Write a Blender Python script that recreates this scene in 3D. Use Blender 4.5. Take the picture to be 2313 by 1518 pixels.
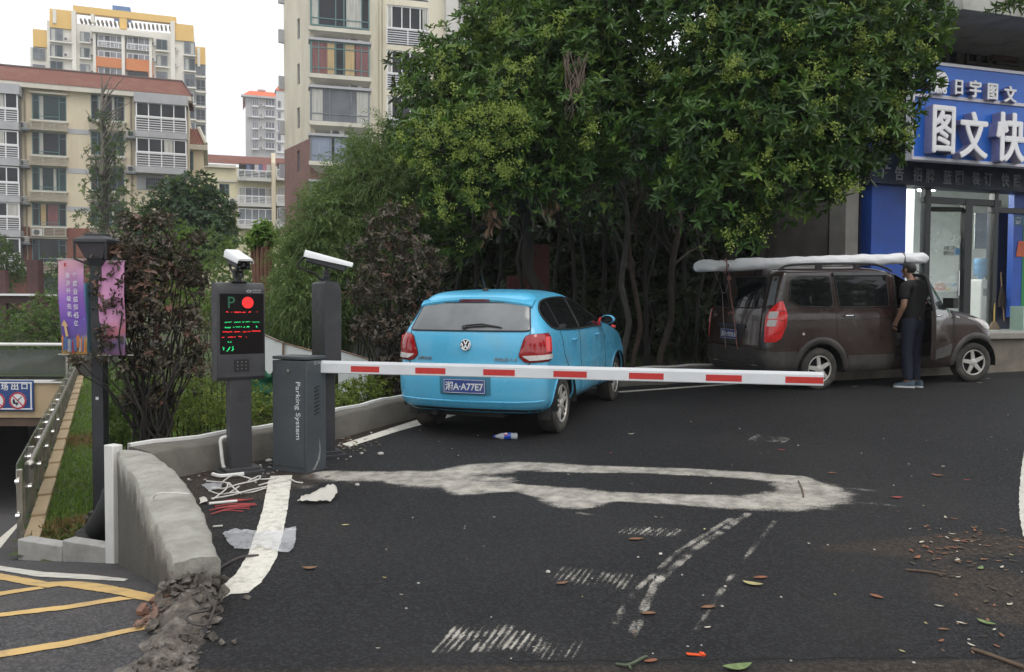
import bpy,bmesh,math,random
import numpy as np
from mathutils import Vector,Matrix,Euler
from mathutils import geometry as mgeo
R=math.radians
random.seed(7);RNG=np.random.default_rng(7)
scene=bpy.context.scene
COL=scene.collection
for _o in list(bpy.data.objects):bpy.data.objects.remove(_o)
# ------ camera
PW,PH,FPX,EYE=2313.0,1518.0,1850.0,1.524
PITCH,ROLL=R(2.097),R(0.2675)
cam_data=bpy.data.cameras.new('camera');cam=bpy.data.objects.new('camera',cam_data);COL.objects.link(cam)
cam.matrix_world=Matrix.Translation((0,0,EYE))@Matrix.Rotation(R(90)-PITCH,4,'X')@Matrix.Rotation(ROLL,4,'Z')
cam_data.sensor_width=36.0;cam_data.lens=36.0*FPX/PW;cam_data.clip_start=0.05;cam_data.clip_end=3000
scene.camera=cam
# ------ world and sun (overcast)
world=bpy.data.worlds.new('World');scene.world=world;world.use_nodes=True
wn=world.node_tree;wn.nodes.clear()
SUN_EL,SUN_AZ=R(58),R(150)
sky=wn.nodes.new('ShaderNodeTexSky');sky.sky_type='NISHITA';sky.sun_disc=False
sky.sun_elevation=SUN_EL;sky.sun_rotation=SUN_AZ;sky.air_density=1.0;sky.dust_density=6.0;sky.ozone_density=1.0
wmix=wn.nodes.new('ShaderNodeMix');wmix.data_type='RGBA';wmix.inputs[0].default_value=0.86
wmix.inputs[7].default_value=(12.6,12.9,13.3,1)
bg=wn.nodes.new('ShaderNodeBackground');bg.inputs[1].default_value=0.10
wo=wn.nodes.new('ShaderNodeOutputWorld')
wn.links.new(sky.outputs[0],wmix.inputs[6]);wn.links.new(wmix.outputs[2],bg.inputs[0]);wn.links.new(bg.outputs[0],wo.inputs[0])
sun_data=bpy.data.lights.new('sun','SUN');sun=bpy.data.objects.new('sun',sun_data);COL.objects.link(sun)
sun_data.energy=0.8;sun_data.angle=R(25);sun_data.color=(1.0,0.97,0.92)
_sd=Vector((math.sin(SUN_AZ)*math.cos(SUN_EL),math.cos(SUN_AZ)*math.cos(SUN_EL),math.sin(SUN_EL)))
sun.rotation_euler=_sd.to_track_quat('Z','Y').to_euler()
scene.view_settings.view_transform='Standard';scene.view_settings.look='None'
scene.view_settings.exposure=0.15;scene.view_settings.gamma=1.0
scene.cycles.max_bounces=6;scene.cycles.diffuse_bounces=3;scene.cycles.glossy_bounces=3
scene.cycles.transmission_bounces=5;scene.cycles.transparent_max_bounces=8
scene.cycles.caustics_reflective=False;scene.cycles.caustics_refractive=False
scene.cycles.use_denoising=True
# ------ where a line of sight of the photograph meets the place
_CAMR=cam.matrix_world.to_3x3()
def ray(px,py):
 return _CAMR@Vector(((px-PW/2)/FPX,-(py-PH/2)/FPX,-1.0))
def P(px,py,Y):
 d=ray(px,py);return Vector((0,0,EYE))+d*(Y/d.y)
GA,GB=0.0265,0.0124
def road_z(x,y):return GA*y+GB*x
def G(px,py,dz=0.0):
 d=ray(px,py);t=(EYE-dz)/(GA*d.y+GB*d.x-d.z);return Vector((0,0,EYE))+d*t
def low_z(x,y):
 k=y-4.1
 sp=math.log1p(math.exp(min(k*6,60)))/6
 s2=lambda k:max(k,0)+math.log1p(math.exp(-abs(k*3)))/3
 return road_z(x,y)-0.015-0.285*sp+.047*s2(y-6.6)+.265*s2(y-19.6)
def L(px,py):
 d=ray(px,py);lo,hi=1.5,40.0
 for _ in range(50):
  t=(lo+hi)/2;q=Vector((0,0,EYE))+d*t
  if q.z>low_z(q.x,q.y):lo=t
  else:hi=t
 return q
def HZ(px,py,z):
 d=ray(px,py);return Vector((0,0,EYE))+d*((z-EYE)/d.z)
 # ------ materials
MATS={}
def _mix(nt,a,b,fac=None):
 m=nt.nodes.new('ShaderNodeMix');m.data_type='RGBA'
 if isinstance(a,(tuple,list)):m.inputs[6].default_value=(*a[:3],1)
 else:nt.links.new(a,m.inputs[6])
 if isinstance(b,(tuple,list)):m.inputs[7].default_value=(*b[:3],1)
 else:nt.links.new(b,m.inputs[7])
 if isinstance(fac,(int,float)):m.inputs[0].default_value=fac
 elif fac is not None:nt.links.new(fac,m.inputs[0])
 return m.outputs[2]
def _noise(nt,co,scale,detail=4,rough=.55):
 n=nt.nodes.new('ShaderNodeTexNoise');n.inputs['Scale'].default_value=scale;n.inputs['Detail'].default_value=detail
 n.inputs['Roughness'].default_value=rough;nt.links.new(co,n.inputs['Vector']);return n.outputs['Fac']
def _ramp(nt,v,a,b,lo=0.,hi=1.):
 m=nt.nodes.new('ShaderNodeMapRange');m.interpolation_type='SMOOTHSTEP'
 m.inputs[1].default_value=a;m.inputs[2].default_value=b;m.inputs[3].default_value=lo;m.inputs[4].default_value=hi
 nt.links.new(v,m.inputs[0]);return m.outputs[0]
def _math(nt,op,a,b=None):
 m=nt.nodes.new('ShaderNodeMath');m.operation=op
 for i,q in enumerate((a,b)):
  if q is None:continue
  if isinstance(q,(int,float)):m.inputs[i].default_value=q
  else:nt.links.new(q,m.inputs[i])
 return m.outputs[0]
def new_mat(name):
 m=bpy.data.materials.new(name);m.use_nodes=True;nt=m.node_tree
 b=nt.nodes['Principled BSDF']
 tc=nt.nodes.new('ShaderNodeTexCoord')
 return m,nt,b,tc.outputs['Object']
def mat(name,col,rough=.6,var=.12,scale=6.,metal=0.,bump=0.,bscale=None,coat=0.,spec=.5,dirt=None,dirt_scale=2.,dirt_amt=.5,emit=0.,alpha=1.,stretch=None):
 """procedural surface: base colour broken by noise, optional grime with its own colour, optional bump"""
 if name in MATS:return MATS[name]
 m,nt,b,co=new_mat(name)
 if stretch:
  mp=nt.nodes.new('ShaderNodeMapping');mp.inputs['Scale'].default_value=stretch;nt.links.new(co,mp.inputs[0]);co2=mp.outputs[0]
 else:co2=co
 n=_noise(nt,co2,scale,5)
 n=_ramp(nt,n,.25,.75)
 lo=tuple(c*(1-var)for c in col[:3]);hi=tuple(min(1,c*(1+var))for c in col[:3])
 c=_mix(nt,lo,hi,n)
 if dirt is not None:
  dn=_ramp(nt,_noise(nt,co2,dirt_scale,7,.65),.45,.72,0,dirt_amt)
  c=_mix(nt,c,dirt,dn)
 nt.links.new(c,b.inputs['Base Color'])
 b.inputs['Metallic'].default_value=metal;b.inputs['Specular IOR Level'].default_value=spec
 if isinstance(rough,tuple):
  nt.links.new(_ramp(nt,_noise(nt,co2,scale*1.7,4),.3,.7,rough[0],rough[1]),b.inputs['Roughness'])
 else:b.inputs['Roughness'].default_value=rough
 if coat:b.inputs['Coat Weight'].default_value=coat;b.inputs['Coat Roughness'].default_value=.06
 if bump:
  bp=nt.nodes.new('ShaderNodeBump');bp.inputs['Strength'].default_value=1.0;bp.inputs['Distance'].default_value=bump
  nt.links.new(_noise(nt,co2,bscale or scale*4,6,.65),bp.inputs['Height']);nt.links.new(bp.outputs[0],b.inputs['Normal'])
 if emit:b.inputs['Emission Color'].default_value=(*col[:3],1);b.inputs['Emission Strength'].default_value=emit
 if alpha<1:b.inputs['Alpha'].default_value=alpha
 MATS[name]=m;return m
def leaf_mat(name,rough=.42,trans=.28):
 m,nt,b,co=new_mat(name)
 a=nt.nodes.new('ShaderNodeAttribute');a.attribute_name='tint'
 nt.links.new(a.outputs['Color'],b.inputs['Base Color']);b.inputs['Roughness'].default_value=rough;b.inputs['Specular IOR Level'].default_value=.4
 t=nt.nodes.new('ShaderNodeBsdfTranslucent')
 nt.links.new(_mix(nt,a.outputs['Color'],(.30,.42,.06),.25),t.inputs[0])
 mx=nt.nodes.new('ShaderNodeMixShader');mx.inputs[0].default_value=trans
 out=nt.nodes['Material Output']
 nt.links.new(b.outputs[0],mx.inputs[1]);nt.links.new(t.outputs[0],mx.inputs[2]);nt.links.new(mx.outputs[0],out.inputs[0])
 MATS[name]=m;return m
def glass_mat(name,tint=(.75,.85,.8),a=.35,rough=.03):
 if name in MATS:return MATS[name]
 m,nt,b,co=new_mat(name)
 b.inputs['Base Color'].default_value=(*tint,1);b.inputs['Roughness'].default_value=rough;b.inputs['Alpha'].default_value=a
 n=_noise(nt,co,3,5);nt.links.new(_ramp(nt,n,.3,.8,a*.8,min(1,a*1.4)),b.inputs['Alpha'])
 MATS[name]=m;return m
 # ------ mesh building
def link_mesh(name,me,parent=None):
 o=bpy.data.objects.new(name,me);COL.objects.link(o)
 if parent is not None:o.parent=parent
 return o
class MB:
 """collects shapes; build() links them as ONE mesh object"""
 def __init__(s,off=None):s.v=[];s.f=[];s.m=[];s.off=Vector(off)if off is not None else None
 def add(s,vs,fs,m=0):
  b=len(s.v);s.v+=[tuple(q)for q in vs]
  for f in fs:s.f.append(tuple(i+b for i in f));s.m.append(m)
  return s
 def box(s,c,d,rot=None,m=0):
  x,y,z=(k/2 for k in d);vs=[Vector((i*x,j*y,k*z))for i in(-1,1)for j in(-1,1)for k in(-1,1)]
  if rot is not None:
   M=rot if isinstance(rot,Matrix)else(Euler(rot).to_matrix()if hasattr(rot,'__len__')else Matrix.Rotation(rot,3,'Z'))
   vs=[M@q for q in vs]
  vs=[q+Vector(c)for q in vs]
  return s.add(vs,[(0,1,3,2),(4,6,7,5),(0,4,5,1),(2,3,7,6),(0,2,6,4),(1,5,7,3)],m)
 def tube(s,pts,r,n=8,m=0,caps=True,flat=1.0):
  pts=[Vector(p)for p in pts];k=len(pts);rs=r if hasattr(r,'__len__')else[r]*k
  up=None;vs=[];fs=[]
  for i,p in enumerate(pts):
   t=(pts[min(i+1,k-1)]-pts[max(i-1,0)])
   t=t.normalized()if t.length>1e-9 else Vector((0,0,1))
   if up is None:a=t.orthogonal().normalized()
   else:
    a=up-t*up.dot(t)
    a=a.normalized()if a.length>1e-6 else t.orthogonal().normalized()
   up=a;b=t.cross(a)
   for j in range(n):
    th=2*math.pi*j/n;vs.append(p+(a*math.cos(th)*flat+b*math.sin(th))*rs[i])
  for i in range(k-1):
   for j in range(n):
    q=(j+1)%n;fs.append((i*n+j,i*n+q,(i+1)*n+q,(i+1)*n+j))
  if caps:fs.append(tuple(range(n))[::-1]);fs.append(tuple((k-1)*n+j for j in range(n)))
  return s.add(vs,fs,m)
 def cyl(s,a,b,r,r2=None,n=16,m=0):return s.tube([a,b],[r,r if r2 is None else r2],n,m)
 def prism(s,poly,o,ex,ey,depth,m=0,hole=None):
  """2D outline in the plane (o, ex, ey), thickened along ex x ey by depth"""
  o,ex,ey=Vector(o),Vector(ex),Vector(ey);ez=ex.cross(ey).normalized()
  a=sum(poly[i][0]*poly[(i+1)%len(poly)][1]-poly[(i+1)%len(poly)][0]*poly[i][1]for i in range(len(poly)))
  if a<0:poly=poly[::-1]
  n=len(poly);vs=[o+ex*p[0]+ey*p[1]for p in poly];vs+=[q+ez*depth for q in vs]
  tri=mgeo.tessellate_polygon([[Vector((p[0],p[1],0))for p in poly]])
  fs=[]
  for t in tri:
   p0,p1,p2=(Vector(poly[i])for i in t)
   if(p1-p0).cross(p2-p0)<0:t=(t[0],t[2],t[1])
   fs.append((t[0],t[2],t[1]));fs.append(tuple(i+n for i in t))
  for i in range(n):
   j=(i+1)%n;fs.append((i,j,j+n,i+n))
  if depth<0:fs=[f[::-1]for f in fs]
  return s.add(vs,fs,m)
 def lathe(s,prof,o,axis=(0,0,1),n=24,m=0,caps=True):
  o=Vector(o);ax=Vector(axis).normalized();a=ax.orthogonal().normalized();b=ax.cross(a);vs=[];fs=[]
  for r,h in prof:
   for j in range(n):
    th=2*math.pi*j/n;vs.append(o+ax*h+(a*math.cos(th)+b*math.sin(th))*r)
  for i in range(len(prof)-1):
   for j in range(n):
    q=(j+1)%n;fs.append((i*n+j,i*n+q,(i+1)*n+q,(i+1)*n+j))
  caps=caps and prof[0]!=prof[-1]
  if caps and prof[0][0]>1e-5:fs.append(tuple(range(n))[::-1])
  if caps and prof[-1][0]>1e-5:fs.append(tuple((len(prof)-1)*n+j for j in range(n)))
  return s.add(vs,fs,m)
 def build(s,name,mats,parent=None,smooth=35,bevel=0.,seg=2):
  me=bpy.data.meshes.new(name)
  off=s.off
  vs=[(v[0]-off.x,v[1]-off.y,v[2]-off.z)for v in s.v]if off is not None else s.v
  me.from_pydata(vs,[],s.f)
  for q in(mats if isinstance(mats,(list,tuple))else[mats]):me.materials.append(q)
  if any(s.m):me.polygons.foreach_set('material_index',s.m)
  me.validate();me.update()
  if smooth:
   me.shade_smooth();me.set_sharp_from_angle(angle=R(smooth))
  o=link_mesh(name,me,parent)
  if bevel:
   b=o.modifiers.new('bevel','BEVEL');b.width=bevel;b.segments=seg;b.limit_method='ANGLE';b.angle_limit=R(40)
  return o
def thing(name,label,cat,loc=(0,0,0),rz=0.,group=None,M=None):
 o=bpy.data.objects.new(name,None);COL.objects.link(o);o.empty_display_size=.2
 if M is not None:o.matrix_world=M
 else:o.location=loc;o.rotation_euler=(0,0,rz)
 return tag(o,label,cat,group)
def tag(o,label=None,cat=None,group=None,kind=None):
 if label:o['label']=label
 if cat:o['category']=cat
 if group:o['group']=group
 if kind:o['kind']=kind
 return o
def struct(o):o['kind']='structure';return o
def dup(o,loc,rz=None,label=None,name=None,sc=None):
 def cp(q,par):
  c=q.copy();COL.objects.link(c)
  if par is not None:c.parent=par
  for ch in list(q.children):cp(ch,c)
  return c
 r=cp(o,None);r.location=loc
 if rz is not None:r.rotation_euler=(r.rotation_euler[0],r.rotation_euler[1],rz)
 if sc:r.scale=(sc,)*3
 if label:r['label']=label
 return r
def text_mesh(body,size,depth=0.004,offset=0.,align='CENTER',xs=1.0):
 """lettering as vertices/faces in its own x,y plane, raised along z"""
 c=bpy.data.curves.new('lettering','FONT');c.body=body;c.size=size;c.extrude=depth/2;c.offset=offset
 c.align_x=align;c.align_y='CENTER';c.resolution_u=4
 o=bpy.data.objects.new('lettering',c);COL.objects.link(o)
 bpy.context.view_layer.update();dg=bpy.context.evaluated_depsgraph_get()
 me=bpy.data.meshes.new_from_object(o.evaluated_get(dg))
 vs=[Vector((v.co.x*xs,v.co.y,v.co.z+depth/2))for v in me.vertices];fs=[tuple(p.vertices)for p in me.polygons]
 bpy.data.objects.remove(o);bpy.data.curves.remove(c);bpy.data.meshes.remove(me)
 return vs,fs
def put_bold(mb,body,size,o,ex,ey,depth,w,fit,m=0):
 """heavy character: copies a little apart, each at its own height"""
 ex,ey=Vector(ex).normalized(),Vector(ey).normalized();ez=ex.cross(ey)
 for i,(a,b)in enumerate(((0,0),(1,0),(-1,0),(0,.8),(0,-.8),(.7,.6),(-.7,-.6),(.7,-.6),(-.7,.6))):
  put_text(mb,body,size,Vector(o)+ex*a*w+ey*b*w,ex,ey,depth-i*.0011,0.,m=m,fit=(fit[0]-2*w,fit[1]-2*w))
def put_text(mb,body,size,o,ex,ey,depth=.004,offset=0.,align='CENTER',xs=1.0,m=0,fit=None):
 vs,fs=text_mesh(body,size,depth,offset,align,xs)
 o,ex,ey=Vector(o),Vector(ex).normalized(),Vector(ey).normalized();ez=ex.cross(ey)
 if fit:
  x0,x1=min(v.x for v in vs),max(v.x for v in vs);y0,y1=min(v.y for v in vs),max(v.y for v in vs)
  vs=[Vector(((v.x-(x0+x1)/2)*fit[0]/(x1-x0),(v.y-(y0+y1)/2)*fit[1]/(y1-y0),v.z))for v in vs]
 mb.add([o+ex*v.x+ey*v.y+ez*v.z for v in vs],fs,m)
def pchip(xs,ys,q):
 xs=np.asarray(xs,float);ys=np.asarray(ys,float);h=np.diff(xs);d=np.diff(ys)/h;m=np.zeros_like(ys)
 for i in range(1,len(xs)-1):
  if d[i-1]*d[i]>0:
   w1,w2=2*h[i]+h[i-1],h[i]+2*h[i-1];m[i]=(w1+w2)/(w1/d[i-1]+w2/d[i])
 m[0],m[-1]=d[0],d[-1]
 q=np.clip(np.asarray(q,float),xs[0],xs[-1]);i=np.clip(np.searchsorted(xs,q)-1,0,len(h)-1)
 t=(q-xs[i])/h[i];t2,t3=t*t,t*t*t
 return(2*t3-3*t2+1)*ys[i]+(t3-2*t2+t)*h[i]*m[i]+(-2*t3+3*t2)*ys[i+1]+(t3-t2)*h[i]*m[i+1]
def vnoise(x,y,seed=0):
 """smooth value noise for numpy arrays"""
 def hsh(a,b):
  k=(a.astype(np.int64)*374761393+b.astype(np.int64)*668265263+seed*974711)&0x7fffffff
  k=(k^(k>>13))*1274126177&0x7fffffff;return((k^(k>>16))&0xffff)/65535.0
 x=np.asarray(x,float);y=np.asarray(y,float);x0,y0=np.floor(x),np.floor(y);fx,fy=x-x0,y-y0
 fx,fy=fx*fx*(3-2*fx),fy*fy*(3-2*fy)
 a,b,c,d=hsh(x0,y0),hsh(x0+1,y0),hsh(x0,y0+1),hsh(x0+1,y0+1)
 return(a*(1-fx)+b*fx)*(1-fy)+(c*(1-fx)+d*fx)*fy
def smooth01(x):x=np.clip(x,0,1);return x*x*(3-2*x)
# ====== GROUND, ROADS, WALLS
concrete=mat('concrete_grey',(.40,.39,.37),.85,.14,3,bump=.004,bscale=30,dirt=(.20,.19,.17),dirt_scale=2.2,dirt_amt=.55)
concrete_new=mat('cement_render_pale',(.46,.455,.42),.85,.10,3,bump=.006,bscale=18,dirt=(.30,.29,.25),dirt_scale=3,dirt_amt=.5)
concrete_dk=mat('concrete_damp',(.20,.19,.17),.85,.2,5,bump=.004,bscale=25,dirt=(.11,.10,.09),dirt_scale=3,dirt_amt=.6)
white_tile=mat('white_trim',(.74,.73,.70),.6,.05,8)
road_paint=mat('road_paint_white',(.72,.69,.61),.75,.09,40,bump=.003,bscale=160,dirt=(.22,.20,.17),dirt_scale=16,dirt_amt=.6)
road_paint_thin=mat('road_paint_cream',(.62,.60,.53),.75,.10,14,bump=.002,bscale=160,dirt=(.22,.21,.19),dirt_scale=7,dirt_amt=.6)
yellow_paint=mat('road_paint_yellow',(.62,.41,.15),.75,.10,10,bump=.002,bscale=140,dirt=(.22,.17,.11),dirt_scale=5,dirt_amt=.75)
KERB=[(-2.80,6.35),(-2.66,6.52),(-2.05,7.38),(-1.68,8.2),(-1.0,9.55),(-.25,10.75),(.7,11.55),(1.5,12.0),(4.0,13.0),(9.4,15.25),(16,18.0)]
W_IN=[(-2.80,6.36),(-2.5,5.96),(-2.14,5.38),(-1.86,4.87),(-1.62,4.38),(-1.43,3.97)]
W_OUT=[(-3.19,6.58),(-2.95,6.16),(-2.52,5.46),(-2.12,4.76),(-1.83,4.25),(-1.62,3.88)]
ROAD_LEFT=[(-.9,.5),(-1.05,2.4),(-1.28,3.3),(-1.43,3.97)]
def seg_dist(X,Y,pts):
 """distance of grid points to a polyline, and the running parameter at the foot"""
 D=np.full(X.shape,1e9);T=np.zeros(X.shape)
 for i in range(len(pts)-1):
  ax,ay=pts[i][0],pts[i][1];bx,by=pts[i+1][0],pts[i+1][1];dx,dy=bx-ax,by-ay
  t=np.clip(((X-ax)*dx+(Y-ay)*dy)/(dx*dx+dy*dy+1e-12),0,1);d=np.hypot(X-ax-t*dx,Y-ay-t*dy)
  k=d<D;D=np.where(k,d,D);T=np.where(k,i+t,T)
 return D,T
def inside(X,Y,poly):
 c=np.zeros(X.shape,bool);n=len(poly)
 for i in range(n):
  x0,y0=poly[i][:2];x1,y1=poly[(i+1)%n][:2]
  k=((y0>Y)!=(y1>Y))&(X<(x1-x0)*(Y-y0)/((y1-y0)if y1!=y0 else 1e-12)+x0);c^=k
 return c
def grid_mesh(name,xs,ys,zf,m,keep=None,attrs=None):
 X,Y=np.meshgrid(xs,ys);Z=zf(X,Y);nx,ny=len(xs),len(ys)
 co=np.stack([X,Y,Z],-1).reshape(-1,3)
 i=np.arange(nx-1)[None,:]+np.arange(ny-1)[:,None]*nx
 F=np.stack([i,i+1,i+1+nx,i+nx],-1).reshape(-1,4)
 if keep is not None:
  cx=co[F].mean(1);F=F[keep(cx[:,0],cx[:,1])]
 me=bpy.data.meshes.new(name);me.vertices.add(len(co));me.vertices.foreach_set('co',co.ravel())
 me.loops.add(F.size);me.loops.foreach_set('vertex_index',F.ravel().astype(np.int32))
 me.polygons.add(len(F));me.polygons.foreach_set('loop_start',np.arange(0,F.size,4,dtype=np.int32))
 me.polygons.foreach_set('loop_total',np.full(len(F),4,np.int32))
 if attrs is not None:
  a=me.color_attributes.new('wear','FLOAT_COLOR','POINT');a.data.foreach_set('color',attrs(X,Y).reshape(-1,4).astype(np.float32).ravel())
 me.update(calc_edges=True);me.validate();me.materials.append(m);me.shade_smooth();return me
zroad=lambda X,Y:GA*Y+GB*X
def vlow(X,Y):return GA*Y+GB*X-.015-.285*np.logaddexp(0,(Y-4.1)*6)/6+.047*np.logaddexp(0,(Y-6.6)*3)/3+.265*np.logaddexp(0,(Y-19.6)*3)/3
# ---- main road: asphalt with dusty cement over the loop cut, tyre prints, a patch of leaf dirt
def strip_mask(X,Y,rows,soft=.6):
 """rows (px, y_top, y_bottom) of the photograph -> mask of a band lying on the road"""
 c=[(G(a,(t+b)/2))for a,t,b in rows];hw=np.array([(G(a,t)-G(a,b)).length/2 for a,t,b in rows])
 D,T=seg_dist(X,Y,c);w=np.interp(T,np.arange(len(rows)),hw)
 w=w*(.8+.45*vnoise(X*3.1+11,Y*6.3,3))
 fb=vnoise(X*7+3,Y*15,31)*.5+vnoise(X*19,Y*44,32)*.5
 return smooth01((w*(1+soft)-D)/(w*soft*2))*(.56+.62*fb)
def road_wear(X,Y):
 n1=vnoise(X*2.2,Y*4.1,1);n2=vnoise(X*9,Y*17,2)
 d=np.zeros(X.shape)
 up=[(735,1062,1086),(878,1066,1088),(1000,1060,1090),(1062,1050,1074),(1170,1042,1064),(1300,1050,1068),(1467,1055,1070),(1651,1063,1080),(1798,1074,1090),(1850,1092,1116)]
 lo=[(905,1070,1092),(1010,1078,1100),(1062,1084,1116),(1172,1091,1112),(1250,1098,1128),(1306,1103,1148),(1394,1111,1133),(1541,1116,1140),(1688,1122,1151),(1770,1114,1156),(1840,1098,1140)]
 d=np.maximum(d,strip_mask(X,Y,up));d=np.maximum(d,strip_mask(X,Y,lo))
 d=np.maximum(d,.8*strip_mask(X,Y,[(1790,1086,1110),(1800,1110,1135),(1790,1120,1150)]))
 d=np.maximum(d,.75*strip_mask(X,Y,[(990,1066,1108),(1060,1060,1112),(1130,1075,1100)],.8))
 for r,k in(([(1850,1085,1100),(1930,1098,1106),(1990,1108,1116)],.5),([(1850,1134,1150),(1940,1130,1140),(2030,1136,1146)],.45),([(1000,1040,1056),(1150,1036,1046),(1300,1040,1050)],.35),([(700,1075,1110),(760,1078,1100),(840,1088,1100)],.5),([(1310,1154,1164),(1380,1168,1174),(1430,1166,1172)],.45),([(2060,990,996),(2150,992,998),(2190,1000,1008),(2150,1008,1014),(2090,1010,1016)],.32),([(1820,934,942),(1920,936,944)],.26),([(680,1128,1140),(800,1142,1150),(860,1140,1150)],.25),([(1050,1225,1240),(1055,1240,1250)],.3)):
  d=np.maximum(d,k*strip_mask(X,Y,r,.9)*(.4+.9*n2))
 def prints(a,b,hw,k,seed,pitch=.031):
  p,q=G(*a),G(*b);dx,dy=q.x-p.x,q.y-p.y;ln=math.hypot(dx,dy);ux,uy=dx/ln,dy/ln
  s=(X-p.x)*ux+(Y-p.y)*uy;t=-(X-p.x)*uy+(Y-p.y)*ux
  sk=t*.35 if seed%2 else 0
  e=smooth01((s+sk+.02)/.10)*smooth01((ln-s-sk)/.12)*smooth01((hw*1.35-np.abs(t))/.06)
  comb=.52+.48*smooth01((np.sin(t*2*math.pi/pitch+3*vnoise(s*2,t*6,seed))+.25)*1.1)
  return .98*k*e*comb*(.35+.55*vnoise(s*4+seed,t*30,seed)+.5*vnoise(s*26,t*26,seed+3))
 for i,q in enumerate([((1450,1214),(1492,1184),.16,.75),((1320,1330),(1362,1278),.19,.62),((1040,1482),(1110,1395),.13,.72),((1150,1478),(1195,1410),.12,.8),((1248,1502),(1290,1432),.10,.55),((1725,1000),(1752,982),.17,.6),((1655,1036),(1685,1016),.17,.38),((1785,968),(1815,955),.2,.36),((990,1180),(1010,1170),.2,.0)]):
  d=np.maximum(d,prints(q[0],q[1],q[2],q[3],i+1))
 for pts,hw,k in(([(1425,1440),(1480,1318),(1570,1240),(1690,1160)],.040,.80),([(1385,1410),(1440,1330),(1530,1246),(1650,1172)],.034,.70),([(1575,1420),(1610,1360),(1685,1258),(1750,1178)],.032,.58),([(1235,1225),(1300,1218)],.03,.3),([(1545,1450),(1590,1395),(1640,1300)],.03,.32)):
  D,T=seg_dist(X,Y,[G(*p)for p in pts]);D=D+.012*(n2-.5)
  d=np.maximum(d,k*smooth01((hw-D)/.02)*(.15+.7*vnoise(X*16,Y*10,5)+.35*n2))
 far=smooth01((Y-2.8)/1.0)
 d=np.maximum(d,.30*far*smooth01((vnoise(X*1.3,Y*3.5,8)-.62)/.2)*n2)
 g=np.zeros(X.shape)
 c1=G(2200,1235);e=1-np.hypot((X-c1.x)/1.15,(Y-c1.y)/.36)
 g=smooth01(e*1.3+.9*(n1-.5));c2=G(2290,1330)
 g=np.maximum(g,.75*smooth01(1.1*(1-np.hypot((X-c2.x)/.7,(Y-c2.y)/.8))+.8*(n1-.5)))
 Dk,_=seg_dist(X,Y,KERB);g=np.maximum(g,.85*smooth01((.42-Dk+.4*(n1-.6))/.25)*(Y<9.6))
 Dw,_=seg_dist(X,Y,W_IN);g=np.maximum(g,.7*smooth01((.34-Dw+.35*(n1-.5))/.25)*(Y>4.9))
 cb=G(560,1090);g=np.maximum(g,.85*smooth01((.62-np.hypot(X-cb.x,(Y-cb.y)*1.1)+.3*(n1-.5))/.3))
 yl=np.interp(X,(-.02,2.3),(G(1150,1497).y,G(2313,1486).y));g=np.maximum(g,.75*smooth01((yl-Y)/.03)*(.5+.6*n1))
 g=np.maximum(g,.35*smooth01((vnoise(X*.9+5,Y*1.4,9)-.55)/.3)*smooth01((X-.6)/1.2)*smooth01((5.2-Y)/1.5))
 return np.stack([d,g,np.zeros_like(d),np.ones_like(d)],-1)
m,nt,b,co=new_mat('asphalt_new');MATS['asphalt']=m
at=nt.nodes.new('ShaderNodeAttribute');at.attribute_name='wear'
sp=nt.nodes.new('ShaderNodeSeparateColor');nt.links.new(at.outputs['Color'],sp.inputs[0])
vor=nt.nodes.new('ShaderNodeTexVoronoi');vor.inputs['Scale'].default_value=95;nt.links.new(co,vor.inputs['Vector'])
vsp=nt.nodes.new('ShaderNodeSeparateColor');nt.links.new(vor.outputs['Color'],vsp.inputs[0])
stone=_ramp(nt,vsp.outputs[0],.35,1.0)
big=_ramp(nt,_noise(nt,co,.55,8,.68),.38,.68)
c=_mix(nt,(.0085,.0085,.0093),(.0225,.022,.0235),stone)
c=_mix(nt,c,(.027,.026,.0258),_math(nt,'MULTIPLY',big,.6))
spk=_ramp(nt,_noise(nt,co,46,3,.8),.66,.74);c=_mix(nt,c,(.065,.062,.058),_math(nt,'MULTIPLY',spk,.5))
fine=_noise(nt,co,70,5,.7)
thr=_math(nt,'SUBTRACT',_math(nt,'MULTIPLY',sp.outputs[0],1.85),_math(nt,'ADD',_math(nt,'MULTIPLY',fine,1.2),_math(nt,'MULTIPLY',vor.outputs['Distance'],.35)))
dust=_ramp(nt,thr,-.12,.55)
dcol=_mix(nt,(.22,.205,.18),(.54,.505,.445),_ramp(nt,_noise(nt,co,7,6,.7),.3,.72))
c=_mix(nt,c,dcol,dust)
thr2=_math(nt,'SUBTRACT',_math(nt,'MULTIPLY',sp.outputs[1],1.5),_noise(nt,co,28,6,.75))
dm=_ramp(nt,thr2,-.1,.5)
gcol=_mix(nt,(.016,.012,.009),(.12,.09,.065),_ramp(nt,_noise(nt,co,42,8,.85),.42,.70))
c=_mix(nt,c,gcol,_math(nt,'MULTIPLY',dm,.8))
nt.links.new(c,b.inputs['Base Color'])
rg=_math(nt,'SUBTRACT',.86,_math(nt,'MULTIPLY',stone,.22));nt.links.new(rg,b.inputs['Roughness']);b.inputs['Specular IOR Level'].default_value=.35
bp=nt.nodes.new('ShaderNodeBump');bp.inputs['Strength'].default_value=.9;bp.inputs['Distance'].default_value=.006
hh=_math(nt,'ADD',vor.outputs['Distance'],_math(nt,'MULTIPLY',fine,.8));nt.links.new(hh,bp.inputs['Height']);nt.links.new(bp.outputs[0],b.inputs['Normal'])
road_poly=ROAD_LEFT+[(p[0]-.06,p[1])for p in W_IN[::-1]]+[(p[0]-.05,p[1]+.06)for p in KERB]+[(30,24),(30,.5)]
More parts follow.
